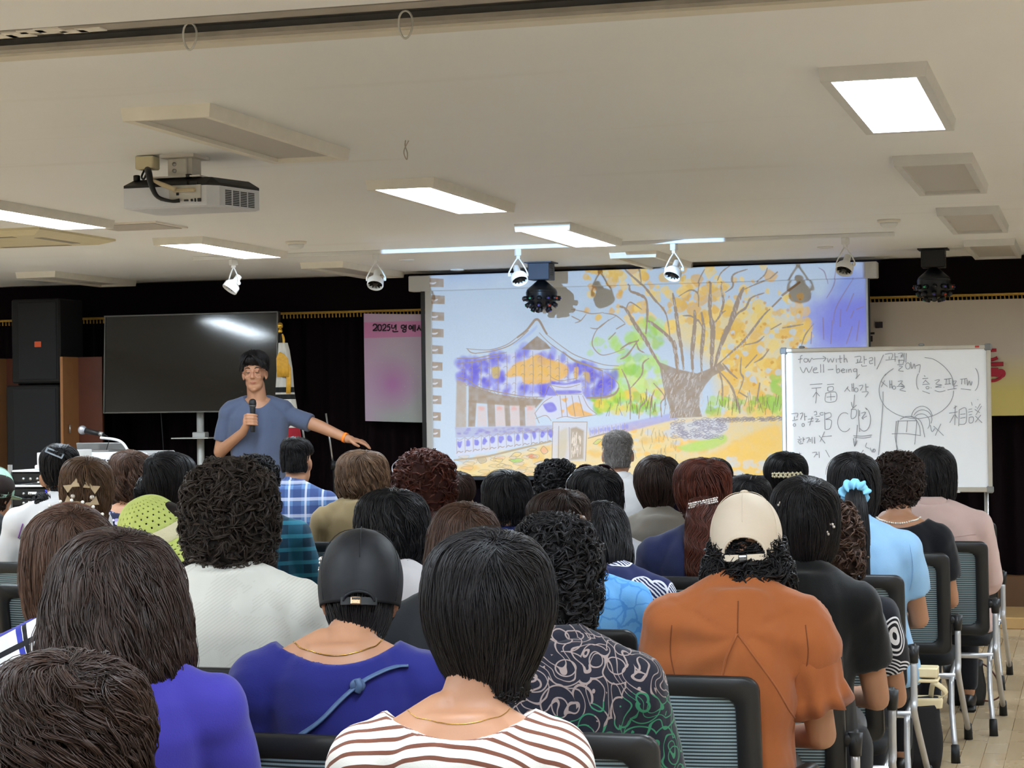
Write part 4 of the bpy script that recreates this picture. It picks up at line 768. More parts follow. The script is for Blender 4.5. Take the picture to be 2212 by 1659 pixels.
MB().tube([P_(1240, 325) - o0, P_(1020, 278) - o0], [.013, .02], 12).build('microphone_body', M_BLACK, gm, True); MB().ell(P_(985, 270) - o0, (.031, .031, .031)).build('microphone_grille', mat('silver_mesh', (186, 188, 196), .35, .8, bumpy=.4, bscale=600.), gm, True)
MB().tube([P_(1230, 322) - o0, P_(1185, 312) - o0], .015, 12).build('collar', M_STEEL, gm, True); MB().tube([P_(1235, 322) - o0, P_(1290, 350) - o0, P_(1300, 400) - o0, P_(1265, 530) - o0], .003, 6, sm=5).build('cable', M_BLACK, gm, True)
# amplifier rack
rk = thing('amplifier_rack', 'open silver framed rack of audio amplifiers with blue displays', 'amplifier rack', (-6.45, 11.5, 0))
for sx in (-1, 1):
    for y in (0, .42): MB().box((sx * .235 + .02, y, .585), (.022, .022, 1.11)).build('post', M_STEEL, rk)
for y in (0, .42): MB().box((.02, y, .06), (.48, .03, .03)).build('rail', M_STEEL, rk)
for i, (z, h, mm) in enumerate([(1.06, .06, M_BLACK), (.965, .05, M_BLACK), (.905, .05, M_BLACK), (.84, .05, mat('brass_faceplate', (150, 118, 66), .4, .5)), (.72, .14, M_BLACK), (.5, .2, M_BLACK), (.25, .2, M_BLACK)]):
    u_ = MB().box((.02, .2, z), (.44, .38, h - .006), b=.003).build('audio_unit', mm, rk)
    if i in (1, 2): MB().box((.075, .006, z), (.09, .006, .03), b=.003).build('display', mat('blue_lit_display', (40, 50, 255), .3, emit=2.2), u_); MB().box((-.06, .006, z - .006), (.06, .006, .016)).build('label_plate', M_WHITE, u_)
    for k in range(5): MB().tube([(-.12 + k * .05, .012, z - .01), (-.12 + k * .05, -.006, z - .01)], .008, 10).build('knob', M_STEEL, u_, True)
MB().box((.02, .2, 1.005), (.46, .4, .012)).build('shelf', M_WHITE, rk); MB().box((.02, .2, 1.1), (.46, .4, .01)).build('top_shelf', M_WHITE, rk)
tr_ = thing('plastic_tray', 'white plastic organiser box with clear lid on the amplifier rack', 'box', (-6.37, 11.66, 1.106)); MB().box((0, 0, .015), (.3, .22, .03), b=.006).build('tray', M_WHITE, tr_); MB().box((.12, 0, .07), (.06, .2, .11), b=.004).build('side_bin', M_WHITE, tr_); MB().tube([(-.12, -.08, .03), (-.05, -.08, .1), (.05, -.08, .14), (.09, -.08, .14)], .004, 6, sm=4).build('rim', M_WHITE, tr_, True)
for k in range(5): tag(MB().lathe([(.012, 0), (.014, .05), (.011, .055), (.004, .06)], n=12).build('small_bottle', [M_BLACK, M_STEEL, mat('pink_bottle', (196, 160, 140), .4)][k % 3], None, True, loc=(-6.49 + k * .042, 11.62, 1.138)), ['black small bottle first from the left in the organiser', 'silver small bottle second from the left in the organiser', 'pinkish small bottle in the middle of the organiser', 'black small bottle fourth from the left in the organiser', 'silver small bottle at the right end of the organiser'][k], 'bottle', 'small bottles in the organiser')
# national flag on its stand, microphone stands
fg = thing('flag_on_stand', 'furled white flag with gold cords on a pole behind the speaker', 'flag', (-5.39, 12.95, 0)); fo = np.array([-5.39, 12.95, 0])
Q = lambda x, y, Y=12.95: wpt(x, y, Y) - fo
MB().tube([(0, 0, .02), (0, 0, Q(606, 722)[2])], .012, 12).build('pole', mat('black_pole', (40, 38, 36), .4), fg, True); MB().lathe([(.16, 0), (.16, .02), (.05, .04), (.02, .06)]).build('base', M_BLACK, fg, True)
MB().ell(Q(605, 704), (.021, .021, .025)).lathe([(.012, -.05), (.018, -.04), (.012, -.02)], Q(605, 704)).build('finial', mat('polished_brass', (196, 158, 70), .25, .9), fg, True)
m, nt, bs = nodes_of('flag_cloth'); sp = N(nt, 'ShaderNodeSeparateXYZ'); nt.links.new(coords(nt), sp.inputs[0]); c = lin((206, 202, 192))
for z0, z1, cc in [(Q(0, 857)[2], Q(0, 846)[2], (20, 20, 22)), (Q(0, 871)[2], Q(0, 861)[2], (20, 20, 22)), (Q(0, 970)[2], Q(0, 930)[2], (166, 30, 48)), (Q(0, 1020)[2], Q(0, 970)[2], (40, 60, 130))]: c = mixc(nt, math_(nt, 'MULTIPLY', math_(nt, 'GREATER_THAN', sp.outputs[2], z0), math_(nt, 'LESS_THAN', sp.outputs[2], z1)), c, lin(cc))
nt.links.new(c, bs.inputs['Base Color']); bs.inputs['Roughness'].default_value = .8
L = []
for z, xa, xb in [(1.93, -.01, .04), (1.88, -.015, .055), (1.75, -.03, .075), (1.6, -.045, .085), (1.45, -.05, .11), (1.3, -.05, .13), (1.1, -.06, .15), (.85, -.06, .15)]:
    a = np.linspace(0, 2 * PI, 28, endpoint=False); w = (xb - xa) / 2; L.append(np.stack([(xa + xb) / 2 + w * np.cos(a) * (1 + .06 * np.sin(5 * a)), .05 * np.sin(a) * (1 + .25 * np.sin(7 * a)), np.full(28, z)], 1))
MB().rings(L).build('flag_cloth', m, fg, True)
ts = MB().tube([Q(609, 722), Q(613, 735), Q(610, 765), Q(607, 775)], .009, 8, sm=4)
for k in range(26): x = 606 + k * .9; ts.tube([Q(612, 762) + np.array([0, -.06, 0]), Q(x, 775) + np.array([0, -.065, 0]), Q(x + 2, 814) + np.array([0, -.065, 0])], .005, 5, sm=2)
for k in range(8): ts.tube([Q(618, 770) + np.array([0, -.05, 0]), Q(627 + k, 795) + np.array([0, -.06, 0]), Q(626 + k, 850) + np.array([0, -.055, 0])], .005, 5, sm=2)
ts.build('tassel', mat('gold_tassel_thread', (206, 154, 52), .6, var=.15, scale=50.), fg, True)
for nm, pts, foot, lb in [('a', [(704, 893), (712, 940), (720, 1005)], (722, 1060), 'thin black and silver microphone stand against the dark curtain'), ('b', [(650, 905), (660, 965)], (672, 1040), 'slanted microphone stand close behind the speaker and the flag')]:
    Y = 13.1 if nm == 'a' else 12.75; p0, p1 = wpt(*pts[0], Y), wpt(*pts[-1], Y); b0 = np.array([p1[0] + .04, Y, 0]); t = thing('microphone_stand', lb, 'microphone stand', tuple(b0), group='microphone stands by the curtain')
    MB().tube([p0 - b0, p1 - b0], .007, 8).build('boom', M_STEEL, t, True); MB().tube([p1 - b0, (0, 0, .25)], .01, 8).build('pole', M_BLACK, t, True); MB().tube([p1 - b0 + np.array([0, 0, .03]), p1 - b0 - np.array([0, 0, .03])], .018, 10).build('clutch', M_BLACK, t, True)
    for k in range(3): a = k * 2.094 + .4; MB().tube([(0, 0, .25), (.3 * math.cos(a), .3 * math.sin(a), .012)], .008, 8).build('leg', M_BLACK, t, True)
# ---------------------------------------------------------------- mesh-back chairs
def mesh_mat():
    m, nt, bs = nodes_of('striped_chair_mesh'); v = coords(nt); sp = N(nt, 'ShaderNodeSeparateXYZ'); nt.links.new(v, sp.inputs[0])
    f = math_(nt, 'FRACT', math_(nt, 'MULTIPLY', sp.outputs[2], 118.)); st = math_(nt, 'LESS_THAN', f, .52)
    g = math_(nt, 'LESS_THAN', math_(nt, 'FRACT', math_(nt, 'MULTIPLY', sp.outputs[0], 260.)), .8); n = N(nt, 'ShaderNodeTexNoise', i_Scale=7.); nt.links.new(v, n.inputs['Vector'])
    c = mixc(nt, math_(nt, 'MULTIPLY', st, math_(nt, 'MULTIPLY_ADD', g, .3, .7)), lin((34, 42, 46)), mixc(nt, n.outputs[0], lin((106, 128, 136)), lin((150, 168, 174))))
    nt.links.new(c, bs.inputs['Base Color']); bs.inputs['Roughness'].default_value = .55; return m
M_MESH = mesh_mat(); M_FRAME = mat('black_chair_plastic', (34, 34, 35), .42, var=.03, bumpy=.08, bscale=500.); M_TUBE = mat('silver_painted_tube', (188, 188, 190), .35, .55, var=.03); M_RUB = mat('black_rubber', (18, 18, 18), .6); M_SEAT = mat('black_seat_fabric', (24, 25, 28), .85, bumpy=.3, bscale=500.)
CH_TOP = .86
def rrect(w, h, r, n=6):
    P = []
    for cx, cy, a0 in ((w/2 - r, h/2 - r, 0), (-w/2 + r, h/2 - r, 90), (-w/2 + r, -h/2 + r, 180), (w/2 - r, -h/2 + r, 270)):
        for k in range(n + 1): a = math.radians(a0 + 90 * k / n); P.append((cx + r * math.cos(a), cy + r * math.sin(a)))
    return np.array(P)
def back_pt(u, w, t=0.):      # u across, w up from the middle of the backrest, t towards the front
    return np.stack([u, -.255 - w * .16 + .55 * u * u + t, .645 + w * .985], -1)
def make_chair():
    r = thing('mesh_chair', 'x', 'chair')
    o, i_ = rrect(.455, .43, .035), rrect(.345, .33, .03)
    L = [back_pt(q[:, 0], q[:, 1] + dy, t) for q, t, dy in ((i_, .006, .0), (o, .008, 0), (o * .985, .016, 0), (o, -.010, 0), (o * .97, -.016, 0), (i_ * 1.03, -.014, 0), (i_, -.006, 0))]
    L = [L[1], L[3], L[4], L[5], L[6], L[0]]
    MB().rings(L, False, True).build('backrest_frame', M_FRAME, r, True)
    us = np.linspace(-.176, .176, 13); wsx = np.linspace(-.168, .168, 9)
    V = np.array([back_pt(np.array(u), np.array(w), 0.) for w in wsx for u in us]); F = [(a*13 + b, a*13 + b + 1, (a+1)*13 + b + 1, (a+1)*13 + b) for a in range(8) for b in range(12)]
    raw_obj('mesh_panel', np.vstack([V, V + np.array([0, .003, 0])]), F + [tuple(x + len(V) for x in f[::-1]) for f in F], M_MESH, r, True)
    L = []
    for z, k in ((.378, .93), (.383, .985), (.402, 1.), (.422, .985), (.43, .9)): q = rrect(.45 * k, .43 * k, .07, 5); L.append(np.column_stack([q[:, 0], q[:, 1] + .04, np.full(len(q), z)]))
    MB().rings(L).build('seat', M_SEAT, r, True)
    for s in (-1, 1):
        MB().tube([(s * .2, -.20, .57), (s * .262, -.215, .585)], .021, 12).tube([(s * .253, -.215, .597), (s * .253, -.215, .535)], [.021, .016], 12).build('arm_joint', M_FRAME, r, True)
        MB().tube([(s * .253, -.215, .545), (s * .253, -.215, .4), (s * .253, -.19, .335), (s * .258, .30, .045)], .0125, 10, sm=4).build('front_leg', M_TUBE, r, True)
        MB().tube([(s * .222, -.16, .335), (s * .224, -.2, .2), (s * .24, -.27, .05)], .0115, 10, sm=3).build('rear_leg', M_TUBE, r, True)
        MB().tube([(s * .258, .285, .07), (s * .2585, .312, 0.)], [.0165, .019], 10).build('foot', M_RUB, r, True); MB().tube([(s * .2385, -.262, .07), (s * .242, -.285, 0.)], [.0165, .019], 10).build('foot', M_RUB, r, True)
    MB().tube([(-.255, -.14, .335), (.255, -.14, .335)], .013, 10).tube([(-.22, .1, .37), (-.22, -.14, .335)], .011, 8).tube([(.22, .1, .37), (.22, -.14, .335)], .011, 8).build('crossbar', M_TUBE, r, True)
    return r
CHAIR0 = make_chair(); CHAIR_USED = [False]
def chair(x, y, rz, label, arm=False):
    if not CHAIR_USED[0]: c = CHAIR0; CHAIR_USED[0] = True
    else:
        c = CHAIR0.copy(); COL.objects.link(c)
        for ch in CHAIR0.children: k = ch.copy(); k.parent = c; COL.objects.link(k)
    c.location = (x, y, 0); c.rotation_euler = (0, 0, rz); tag(c, label, 'chair', 'black mesh-back chairs of the audience')
    return c
def add_arm(c):
    MB().tube([(.262, -.21, .585), (.285, -.12, .60), (.3, .02, .598), (.295, .14, .575), (.285, .19, .55)], [.02, .021, .02, .017, .01], 10, sm=5, flat=.7).build('armrest', M_FRAME, c, True)

# ---------------------------------------------------------------- hair, heads, bodies
prng = np.random.default_rng(5)
def strand_tubes(P, R, Nn, flat=1.5):
    n, K, _ = P.shape; T = np.gradient(P, axis=1); T /= np.linalg.norm(T, axis=2, keepdims=True) + 1e-12
    S = np.cross(T, Nn); S /= np.linalg.norm(S, axis=2, keepdims=True) + 1e-12; Nv = np.cross(S, T)
    V = np.stack([P + R[..., None] * (math.cos(a) * S * flat + math.sin(a) * Nv * .8) for a in (PI / 2, PI * 7 / 6, PI * 11 / 6)], 2)
    base = (np.arange(n)[:, None, None] * K + np.arange(K - 1)[None, :, None]) * 3; j = np.arange(3)[None, None, :]; j2 = (j + 1) % 3
    F = np.stack([base + j, base + j2, base + 3 + j2, base + 3 + j], -1).reshape(-1, 4)
    return V.reshape(-1, 3), F
ST = {  # outline seen from behind: height fraction (1 top .. 0 bottom) -> half width fraction
    'bob': ([1, .993, .955, .87, .73, .5, .3, .15, .05, 0, .04], [0, .22, .5, .78, .95, 1, .98, .92, .8, .7, .45]),
    'short': ([1, .993, .955, .87, .73, .52, .34, .18, .06, 0, .05], [0, .22, .5, .78, .95, 1, .92, .76, .6, .48, .3]),
    'perm': ([1, .99, .945, .86, .72, .52, .32, .16, .05, 0, .06], [0, .26, .56, .82, .97, 1, .97, .87, .7, .52, .3]),
    'long': ([1, .99, .95, .88, .76, .6, .42, .26, .1, 0, .03], [0, .24, .48, .68, .82, .9, .97, 1, .95, .72, .4]),
    'man': ([1, .992, .95, .86, .7, .5, .32, .16, .05, 0, .06], [0, .24, .54, .82, .97, 1, .97, .92, .86, .8, .6]),
    'slick': ([1, .993, .955, .87, .73, .5, .32, .16, .05, 0, .05], [0, .24, .54, .82, .97, 1, .95, .84, .7, .55, .3]),
    'capcurl': ([1, .99, .945, .86, .72, .55, .42, .32, .2, .08, 0, .06], [0, .2, .42, .62, .74, .8, .84, .98, 1, .88, .66, .4]),
    'ball': ([1, .98, .9, .78, .6, .42, .25, .12, .03, 0, .02], [0, .25, .55, .8, .96, 1, .92, .72, .42, .1, .05])}
class Hair:
    def __init__(s, style, W, zt, zb, depth=1.08, mind=.114, yc=-.008, hairline=.02, thf=1.95, crown=-.02, back=0., fshrink=None, whorl=(.2, .02)):
        zf, hf = ST[style]; zf, hf = np.array(zf), np.array(hf) * W / 2
        t = np.linspace(0, 1, len(zf)); tt = np.linspace(0, 1, 161)
        C = curve(np.column_stack([zb + zf * (zt - zb), hf, t]), 16)
        C[:, 1] = np.maximum(C[:, 1], 0)
        L = np.r_[0, np.cumsum(np.hypot(np.diff(C[:, 0]), np.diff(C[:, 1])))]; L /= L[-1]
        s.vs = L; s.Z, s.HW = C[:, 0], C[:, 1]
        k = max(depth, mind / (W / 2)); low = np.clip((-.09 - s.Z) / .12, 0, 1)
        s.HB = s.HW * k; s.HF = s.HW * k * (1 - low * (fshrink if fshrink is not None else .45)); s.YC = yc + crown * np.clip((s.Z - .06) / (zt - .06), 0, 1) - back * low
        s.vend = L[np.argmin(s.Z)]; s.Ltot = np.hypot(np.diff(C[:, 0]), np.diff(C[:, 1])).sum(); s.wth = whorl[0]; s.wv = float(np.interp(-(zt - whorl[1]), -s.Z[:np.argmin(s.Z) + 1], L[:np.argmin(s.Z) + 1])); s.hl, s.thf, s.zt, s.zb, s.W = hairline, thf, zt, zb, W
    def at(s, th, v):
        th, v = np.broadcast_arrays(np.asarray(th, float), np.asarray(v, float))
        z, hw, hb, hf, yc = [np.interp(v, s.vs, a) for a in (s.Z, s.HW, s.HB, s.HF, s.YC)]
        c = np.cos(th); ath = np.abs((th + PI) % (2 * PI) - PI)
        fm = np.clip((ath - s.thf) / .3, 0, 1) * np.clip((s.hl - z) / .03 + .5, 0, 1); k = 1 - .42 * fm
        return np.stack([hw * np.sin(th) * k, yc - np.where(c > 0, hb, hf) * c * k, z], -1)
    def fm(s, th, z): ath = np.abs((th + PI) % (2 * PI) - PI); return (ath > s.thf) & (z < s.hl + .015)
    def nrm(s, th, v):
        e = 1e-3; a = s.at(th + e, v) - s.at(th - e, v); b = s.at(th, np.clip(v + e, 0, 1)) - s.at(th, np.clip(v - e, 0, 1)); n = np.cross(a, b); ln = np.linalg.norm(n, axis=-1, keepdims=True)
        n = np.where(ln > 1e-12, n / (ln + 1e-15), np.array([0, 0, 1.])); p = s.at(th, v); c = np.stack([np.zeros_like(p[..., 0]), np.interp(v, s.vs, s.YC), p[..., 2] - .05], -1)
        return n * np.sign((n * (p - c)).sum(-1, keepdims=True) + 1e-9)
    def cap(s, lump=.0, lscale=60.):
        nt_, nv = 56, 34; th = np.linspace(-PI, PI, nt_, endpoint=False); v = np.linspace(0.004, 1, nv); T, Vv = np.meshgrid(th, v); P = s.at(T, Vv)
        if lump:
            q = P * lscale; n = np.sin(q[..., 0] * 1.3 + 1.7 * np.sin(q[..., 2])) * np.sin(q[..., 1] * 1.1 + q[..., 2] * .9) * np.sin(q[..., 2] * 1.2 + q[..., 0] * .5)
            P = P + s.nrm(T, Vv) * (lump * n)[..., None]
        F = [(i*nt_ + k, i*nt_ + (k+1) % nt_, (i+1)*nt_ + (k+1) % nt_, (i+1)*nt_ + k) for i in range(nv - 1) for k in range(nt_)]
        return P.reshape(-1, 3), F + [] , nt_
    def build(s, kind, n, rad, wave=.0, seed=0, lump=0., messy=1., length=(.25, .5), over=.02, zmax=9., per=7, spread=.0065):
        rg = np.random.default_rng(seed); P, F, k = s.cap(lump); F = np.array(F); tone = np.full(len(P), .12)
        nl = max(60, n // per); th0 = rg.uniform(-PI, PI, nl * 4); v0 = rg.beta(1.05, 1.25, nl * 4) * s.vend; z0 = np.interp(v0, s.vs, s.Z)
        ok = ~s.fm(th0, z0) & (z0 < zmax); th0, v0 = th0[ok][:nl], v0[ok][:nl]; nl = len(th0); k = int(nl * (.34 if kind != 'curl' and zmax > .1 else 0)); th0[:k] = s.wth + rg.normal(0, .9, k); v0[:k] = np.abs(s.wv + rg.normal(0, .055, k)) + .004
        if kind == 'curl':
            K = 15; t = np.linspace(0, 1, K)[None]; R0 = rg.uniform(.004, .0105, nl)[:, None] * messy; turns = rg.uniform(.9, 1.9, nl)[:, None] * rg.choice([-1, 1], nl)[:, None]; ph = rg.uniform(0, 6.28, nl)[:, None]
            dv = rg.normal(.07, .05, nl)[:, None]; dth = rg.normal(0, .25, nl)[:, None]; thc = th0[:, None] + dth * t; vc = np.clip(v0[:, None] + dv * t, 0.002, s.vend); C = s.at(thc, vc); Nn = s.nrm(thc, vc)
            q = C * 55; Lp = lump * np.sin(q[..., 0] * 1.3 + 1.7 * np.sin(q[..., 2])) * np.sin(q[..., 1] * 1.1 + q[..., 2] * .9); Tg = np.gradient(C, axis=1); Tg /= np.linalg.norm(Tg, axis=2, keepdims=True) + 1e-9; B = np.cross(Tg, Nn)
            a = ph + turns * 2 * PI * t; C = C + Nn * (np.maximum(Lp, 0) + R0 * (.5 + .8 * np.sin(a)))[..., None] + B * (R0 * 1.2 * np.cos(a))[..., None]; spr, tap = spread * .62, .75
        else:
            K = 11; t = np.linspace(0, 1, K)[None]; Lm = rg.uniform(*length, nl) * s.Ltot; st = Lm / (K - 1); th, v = th0.copy(), v0.copy(); ext = np.zeros(nl)
            Pw = s.at(s.wth, s.wv); TH, VV, EX = [th.copy()], [v.copy()], [ext.copy()]; e = 2e-3; jit = rg.normal(0, .13 * messy, (nl, 3)); ve = s.vend * (1 - .05 * rg.random(nl) * (over > 0))
            for k in range(K - 1):
                p = s.at(th, v); dp = p - Pw; ds = np.linalg.norm(dp, axis=1, keepdims=True) + 1e-6; nn = s.nrm(th, v); w = np.clip((ds - .025) / .12, 0, 1) ** .8
                dr = dp / ds * (1 - w) + np.array([0, 0, -1.]) * w + np.cross(nn, dp / ds) * .35 * (1 - w) + jit * (.35 + .65 * (1 - w)); dr -= nn * (dr * nn).sum(1, keepdims=True); dr /= np.linalg.norm(dr, axis=1, keepdims=True) + 1e-9; dr *= st[:, None]
                a1 = (s.at(th + e, v) - s.at(th - e, v)) / (2 * e); a2 = (s.at(th, np.clip(v + e, 0, 1)) - s.at(th, np.clip(v - e, 0, 1))) / (2 * e)
                A, B, Cc = (a1 * a1).sum(1) + 1e-8, (a1 * a2).sum(1), (a2 * a2).sum(1) + 1e-8; r1, r2 = (a1 * dr).sum(1), (a2 * dr).sum(1); det = A * Cc - B * B + 1e-12
                th = th + np.clip((Cc * r1 - B * r2) / det, -.7, .7); v = v + np.clip((A * r2 - B * r1) / det, -.08, .08); neg = v < .004; v = np.where(neg, .008 - v, v); th = np.where(neg, th + PI, th)
                ext = ext + np.where(v > ve, st, 0); v = np.minimum(v, ve); TH.append(th.copy()); VV.append(v.copy()); EX.append(ext.copy())
            thc, vc, ex = np.stack(TH, 1), np.stack(VV, 1), np.stack(EX, 1); C = s.at(thc, vc); Nn = s.nrm(thc, vc); Tg = np.gradient(C, axis=1); Tg /= np.linalg.norm(Tg, axis=2, keepdims=True) + 1e-9; B = np.cross(Nn, Tg)
            fr = rg.uniform(2.2, 3.4, nl)[:, None]; ph = (th0 * 4 + np.sin(th0 * 9))[:, None] + rg.normal(0, .5, nl)[:, None]; aw = wave * .11 * np.clip(vc * 1.6 - .2, 0, 1)
            h = rg.uniform(.0002, .005, nl)[:, None] * messy
            C = C + Nn * (h * np.sin(PI * (.08 + .8 * t)) + aw * .5 * np.sin(fr * 2 * PI * (v0[:, None] + t * .5) + ph + 1.5))[..., None] + B * (aw * np.sin(fr * 2 * PI * (v0[:, None] + t * .5) + ph))[..., None]
            C[..., 2] -= np.minimum(ex, over); spr, tap = spread, .45
        li = rg.integers(0, nl, n); ob = rg.normal(0, spr, n)[:, None]; on_ = np.abs(rg.normal(0, .0016, n))[:, None] + rad * .4; fly = (rg.random(n) < .03)[:, None]; sh = 1 - tap * t + .9 * fly * t
        jj_ = rg.uniform(-.06, .06, n)[:, None]; C2 = C[li] + B[li] * (ob * sh)[..., None] + Nn[li] * (on_ + fly * .006 * t)[..., None] + (Nn[li] * .0008 + B[li] * .0012) * np.sin(t * 9 + jj_ * 100)[..., None]
        R = rad * rg.uniform(.6, 1.25, n)[:, None] * np.sin(PI * (.06 + .88 * t)) ** .5
        V, Fq = strand_tubes(C2, R, Nn[li]); lt = rg.random(nl)
        return np.vstack([P, V]), np.vstack([F, Fq + len(P)]), np.concatenate([tone, np.repeat(np.clip(.1 + .5 * lt[li] + .35 * rg.random(n) + .3 * rg.random(n) ** 4, 0, 1), K * 3)])
def tail(P, r, n, rad, seed, wave=0., K=12, fray=.6):       # a hanging tail of hair
    rg = np.random.default_rng(seed); C = curve(np.asarray(P, float), 8); r = np.interp(np.linspace(0, 1, len(C)), np.linspace(0, 1, len(r)), r); mb = MB().tube(C, r * .82, 14); T, Nn, B = frames(C)
    Vs, Fs, Ts = [mb.arr()], None, [np.full(mb.n, .1)]; F0 = [f for f in mb.f if len(f) == 4]; off = mb.n
    t = np.linspace(0, 1, K)[None]; a0 = rg.uniform(0, 6.28, n)[:, None]; s0 = rg.uniform(0, .6, n)[:, None]; L = rg.uniform(.3, .55, n)[:, None]; s = np.clip(s0 + L * t, 0, 1) * (len(C) - 1); i = np.clip(s.astype(int), 0, len(C) - 2); f = (s - i)[..., None]
    lerp = lambda A: A[i] * (1 - f) + A[i + 1] * f
    c, nn, bb = lerp(C), lerp(Nn), lerp(B); rr = (r[i] * (1 - f[..., 0]) + r[i + 1] * f[..., 0]) * rg.uniform(.8, 1.05, n)[:, None]
    a = a0 + .5 * rg.normal(0, fray, n)[:, None] * t + wave * np.sin(s * .9 + a0 * 2); d = np.cos(a)[..., None] * nn + np.sin(a)[..., None] * bb
    V, F = strand_tubes(c + d * rr[..., None], rad * rg.uniform(.7, 1.3, n)[:, None] * np.sin(PI * (.06 + .88 * t)) ** .5, d)
    return np.vstack([mb.arr(), V]), np.vstack([np.array(F0), F + off]), np.concatenate([Ts[0], np.repeat(np.clip(.2 + .6 * rg.random(n), 0, 1), K * 3)])
SKIN = mat('skin', (162, 117, 90), .5, var=.05, scale=8., bumpy=.08, bscale=300.)
def add_head(mb, hc, Mh, k=1.):
    a = MB(); 
    a.ell((0, -.014, .022), (.073, .088, .092), nu=28, nv=18).ell((0, .028, -.028), (.06, .062, .085), nu=24, nv=16).ell((0, .038, -.086), (.052, .044, .034)).ell((.03, .026, -.06), (.03, .042, .045)).ell((-.03, .026, -.06), (.03, .042, .045)).ell((0, .062, -.108), (.022, .02, .016))
    a.ell((0, .07, .035), (.052, .02, .02)).ell((.035, .062, -.028), (.024, .022, .02)).ell((-.035, .062, -.028), (.024, .022, .02))
    a.caps((0, .086, .02), (0, .104, -.022), .008, .012).ell((.011, .098, -.027), (.008, .009, .007)).ell((-.011, .098, -.027), (.008, .009, .007))
    a.ell((0, .082, -.057), (.026, .0075, .004)).ell((0, .081, -.067), (.022, .0075, .0045)).ell((.03, .078, .012), (.014, .01, .009)).ell((-.03, .078, .012), (.014, .01, .009))
    for s in (-1, 1): a.ell((s * .079, -.008, -.012), (.009, .018, .031), rot('Z', s * .5) @ rot('X', .15)).ell((s * .076, .0, -.034), (.008, .01, .012))
    for V in a.v: mb.v.append(Mh(V * k))
    o = mb.n; mb.f += [tuple(i + o for i in f) for f in a.f]; mb.m += a.m; mb.n += a.n
def head_xf(hy, hz, pitch=0., yaw=0., tilt=0.):
    R = rot('Z', yaw) @ rot('Y', tilt) @ rot('X', -pitch); pv = np.array([0, -.02, -.09]); o = np.array([0, hy, hz])
    return lambda V: (np.asarray(V, float) - pv) @ R.T + pv + o
def hand_pieces(mb, w, d, up, s, curl=.6, L=.18):    # palm at wrist w, pointing along d, back of the hand towards up
    w, d, up = [np.asarray(q, float) for q in (w, d, up)]; d = d / np.linalg.norm(d); x = np.cross(d, up) * s; x /= np.linalg.norm(x); up = np.cross(x, d) * s; k = L / .18
    mb.ell(w + d * .045 * k, (.038 * k, .05 * k, .014 * k), np.column_stack([x, d, up])); mb.caps(w - d * .01, w + d * .02 * k, .025, .026)
    for i, (o, l) in enumerate(((-.028, .07), (-.009, .078), (.010, .073), (.028, .056))):
        p = w + d * .085 * k + x * o * k; a = curl * (1 + .1 * i); pts = [p]
        for seg, an in ((.45, a * .6), (.3, a * 1.3), (.25, a * 1.8)): pts.append(pts[-1] + (d * math.cos(an) - up * math.sin(an)) * l * k * seg)
        mb.limb(pts, [.0095 * k, .009 * k, .0085 * k, .0075 * k], 8)
    p = w + d * .025 * k - x * .028 * k; mb.limb([p, p + d * .03 * k - x * .022 * k - up * .012, p + d * .058 * k - x * .024 * k - up * .02], [.013 * k, .011 * k, .009 * k], 8)
def sines(P, seed, s): 
    rg = np.random.default_rng(seed); r = 0
    for k in range(5):
        w = rg.normal(0, 1, 3) * s * (1 + .5 * k) * np.array([1.2, 1.2, .6]); r = r + np.sin(P @ w + rg.random() * 6.28) / (1 + .4 * k)
    return r / 2.4
MT_TROUS = cloth('dark_trouser_cloth', (30, 30, 36)); M_SHOE = mat('black_shoe', (24, 22, 22), .4)
PEOPLE = {}
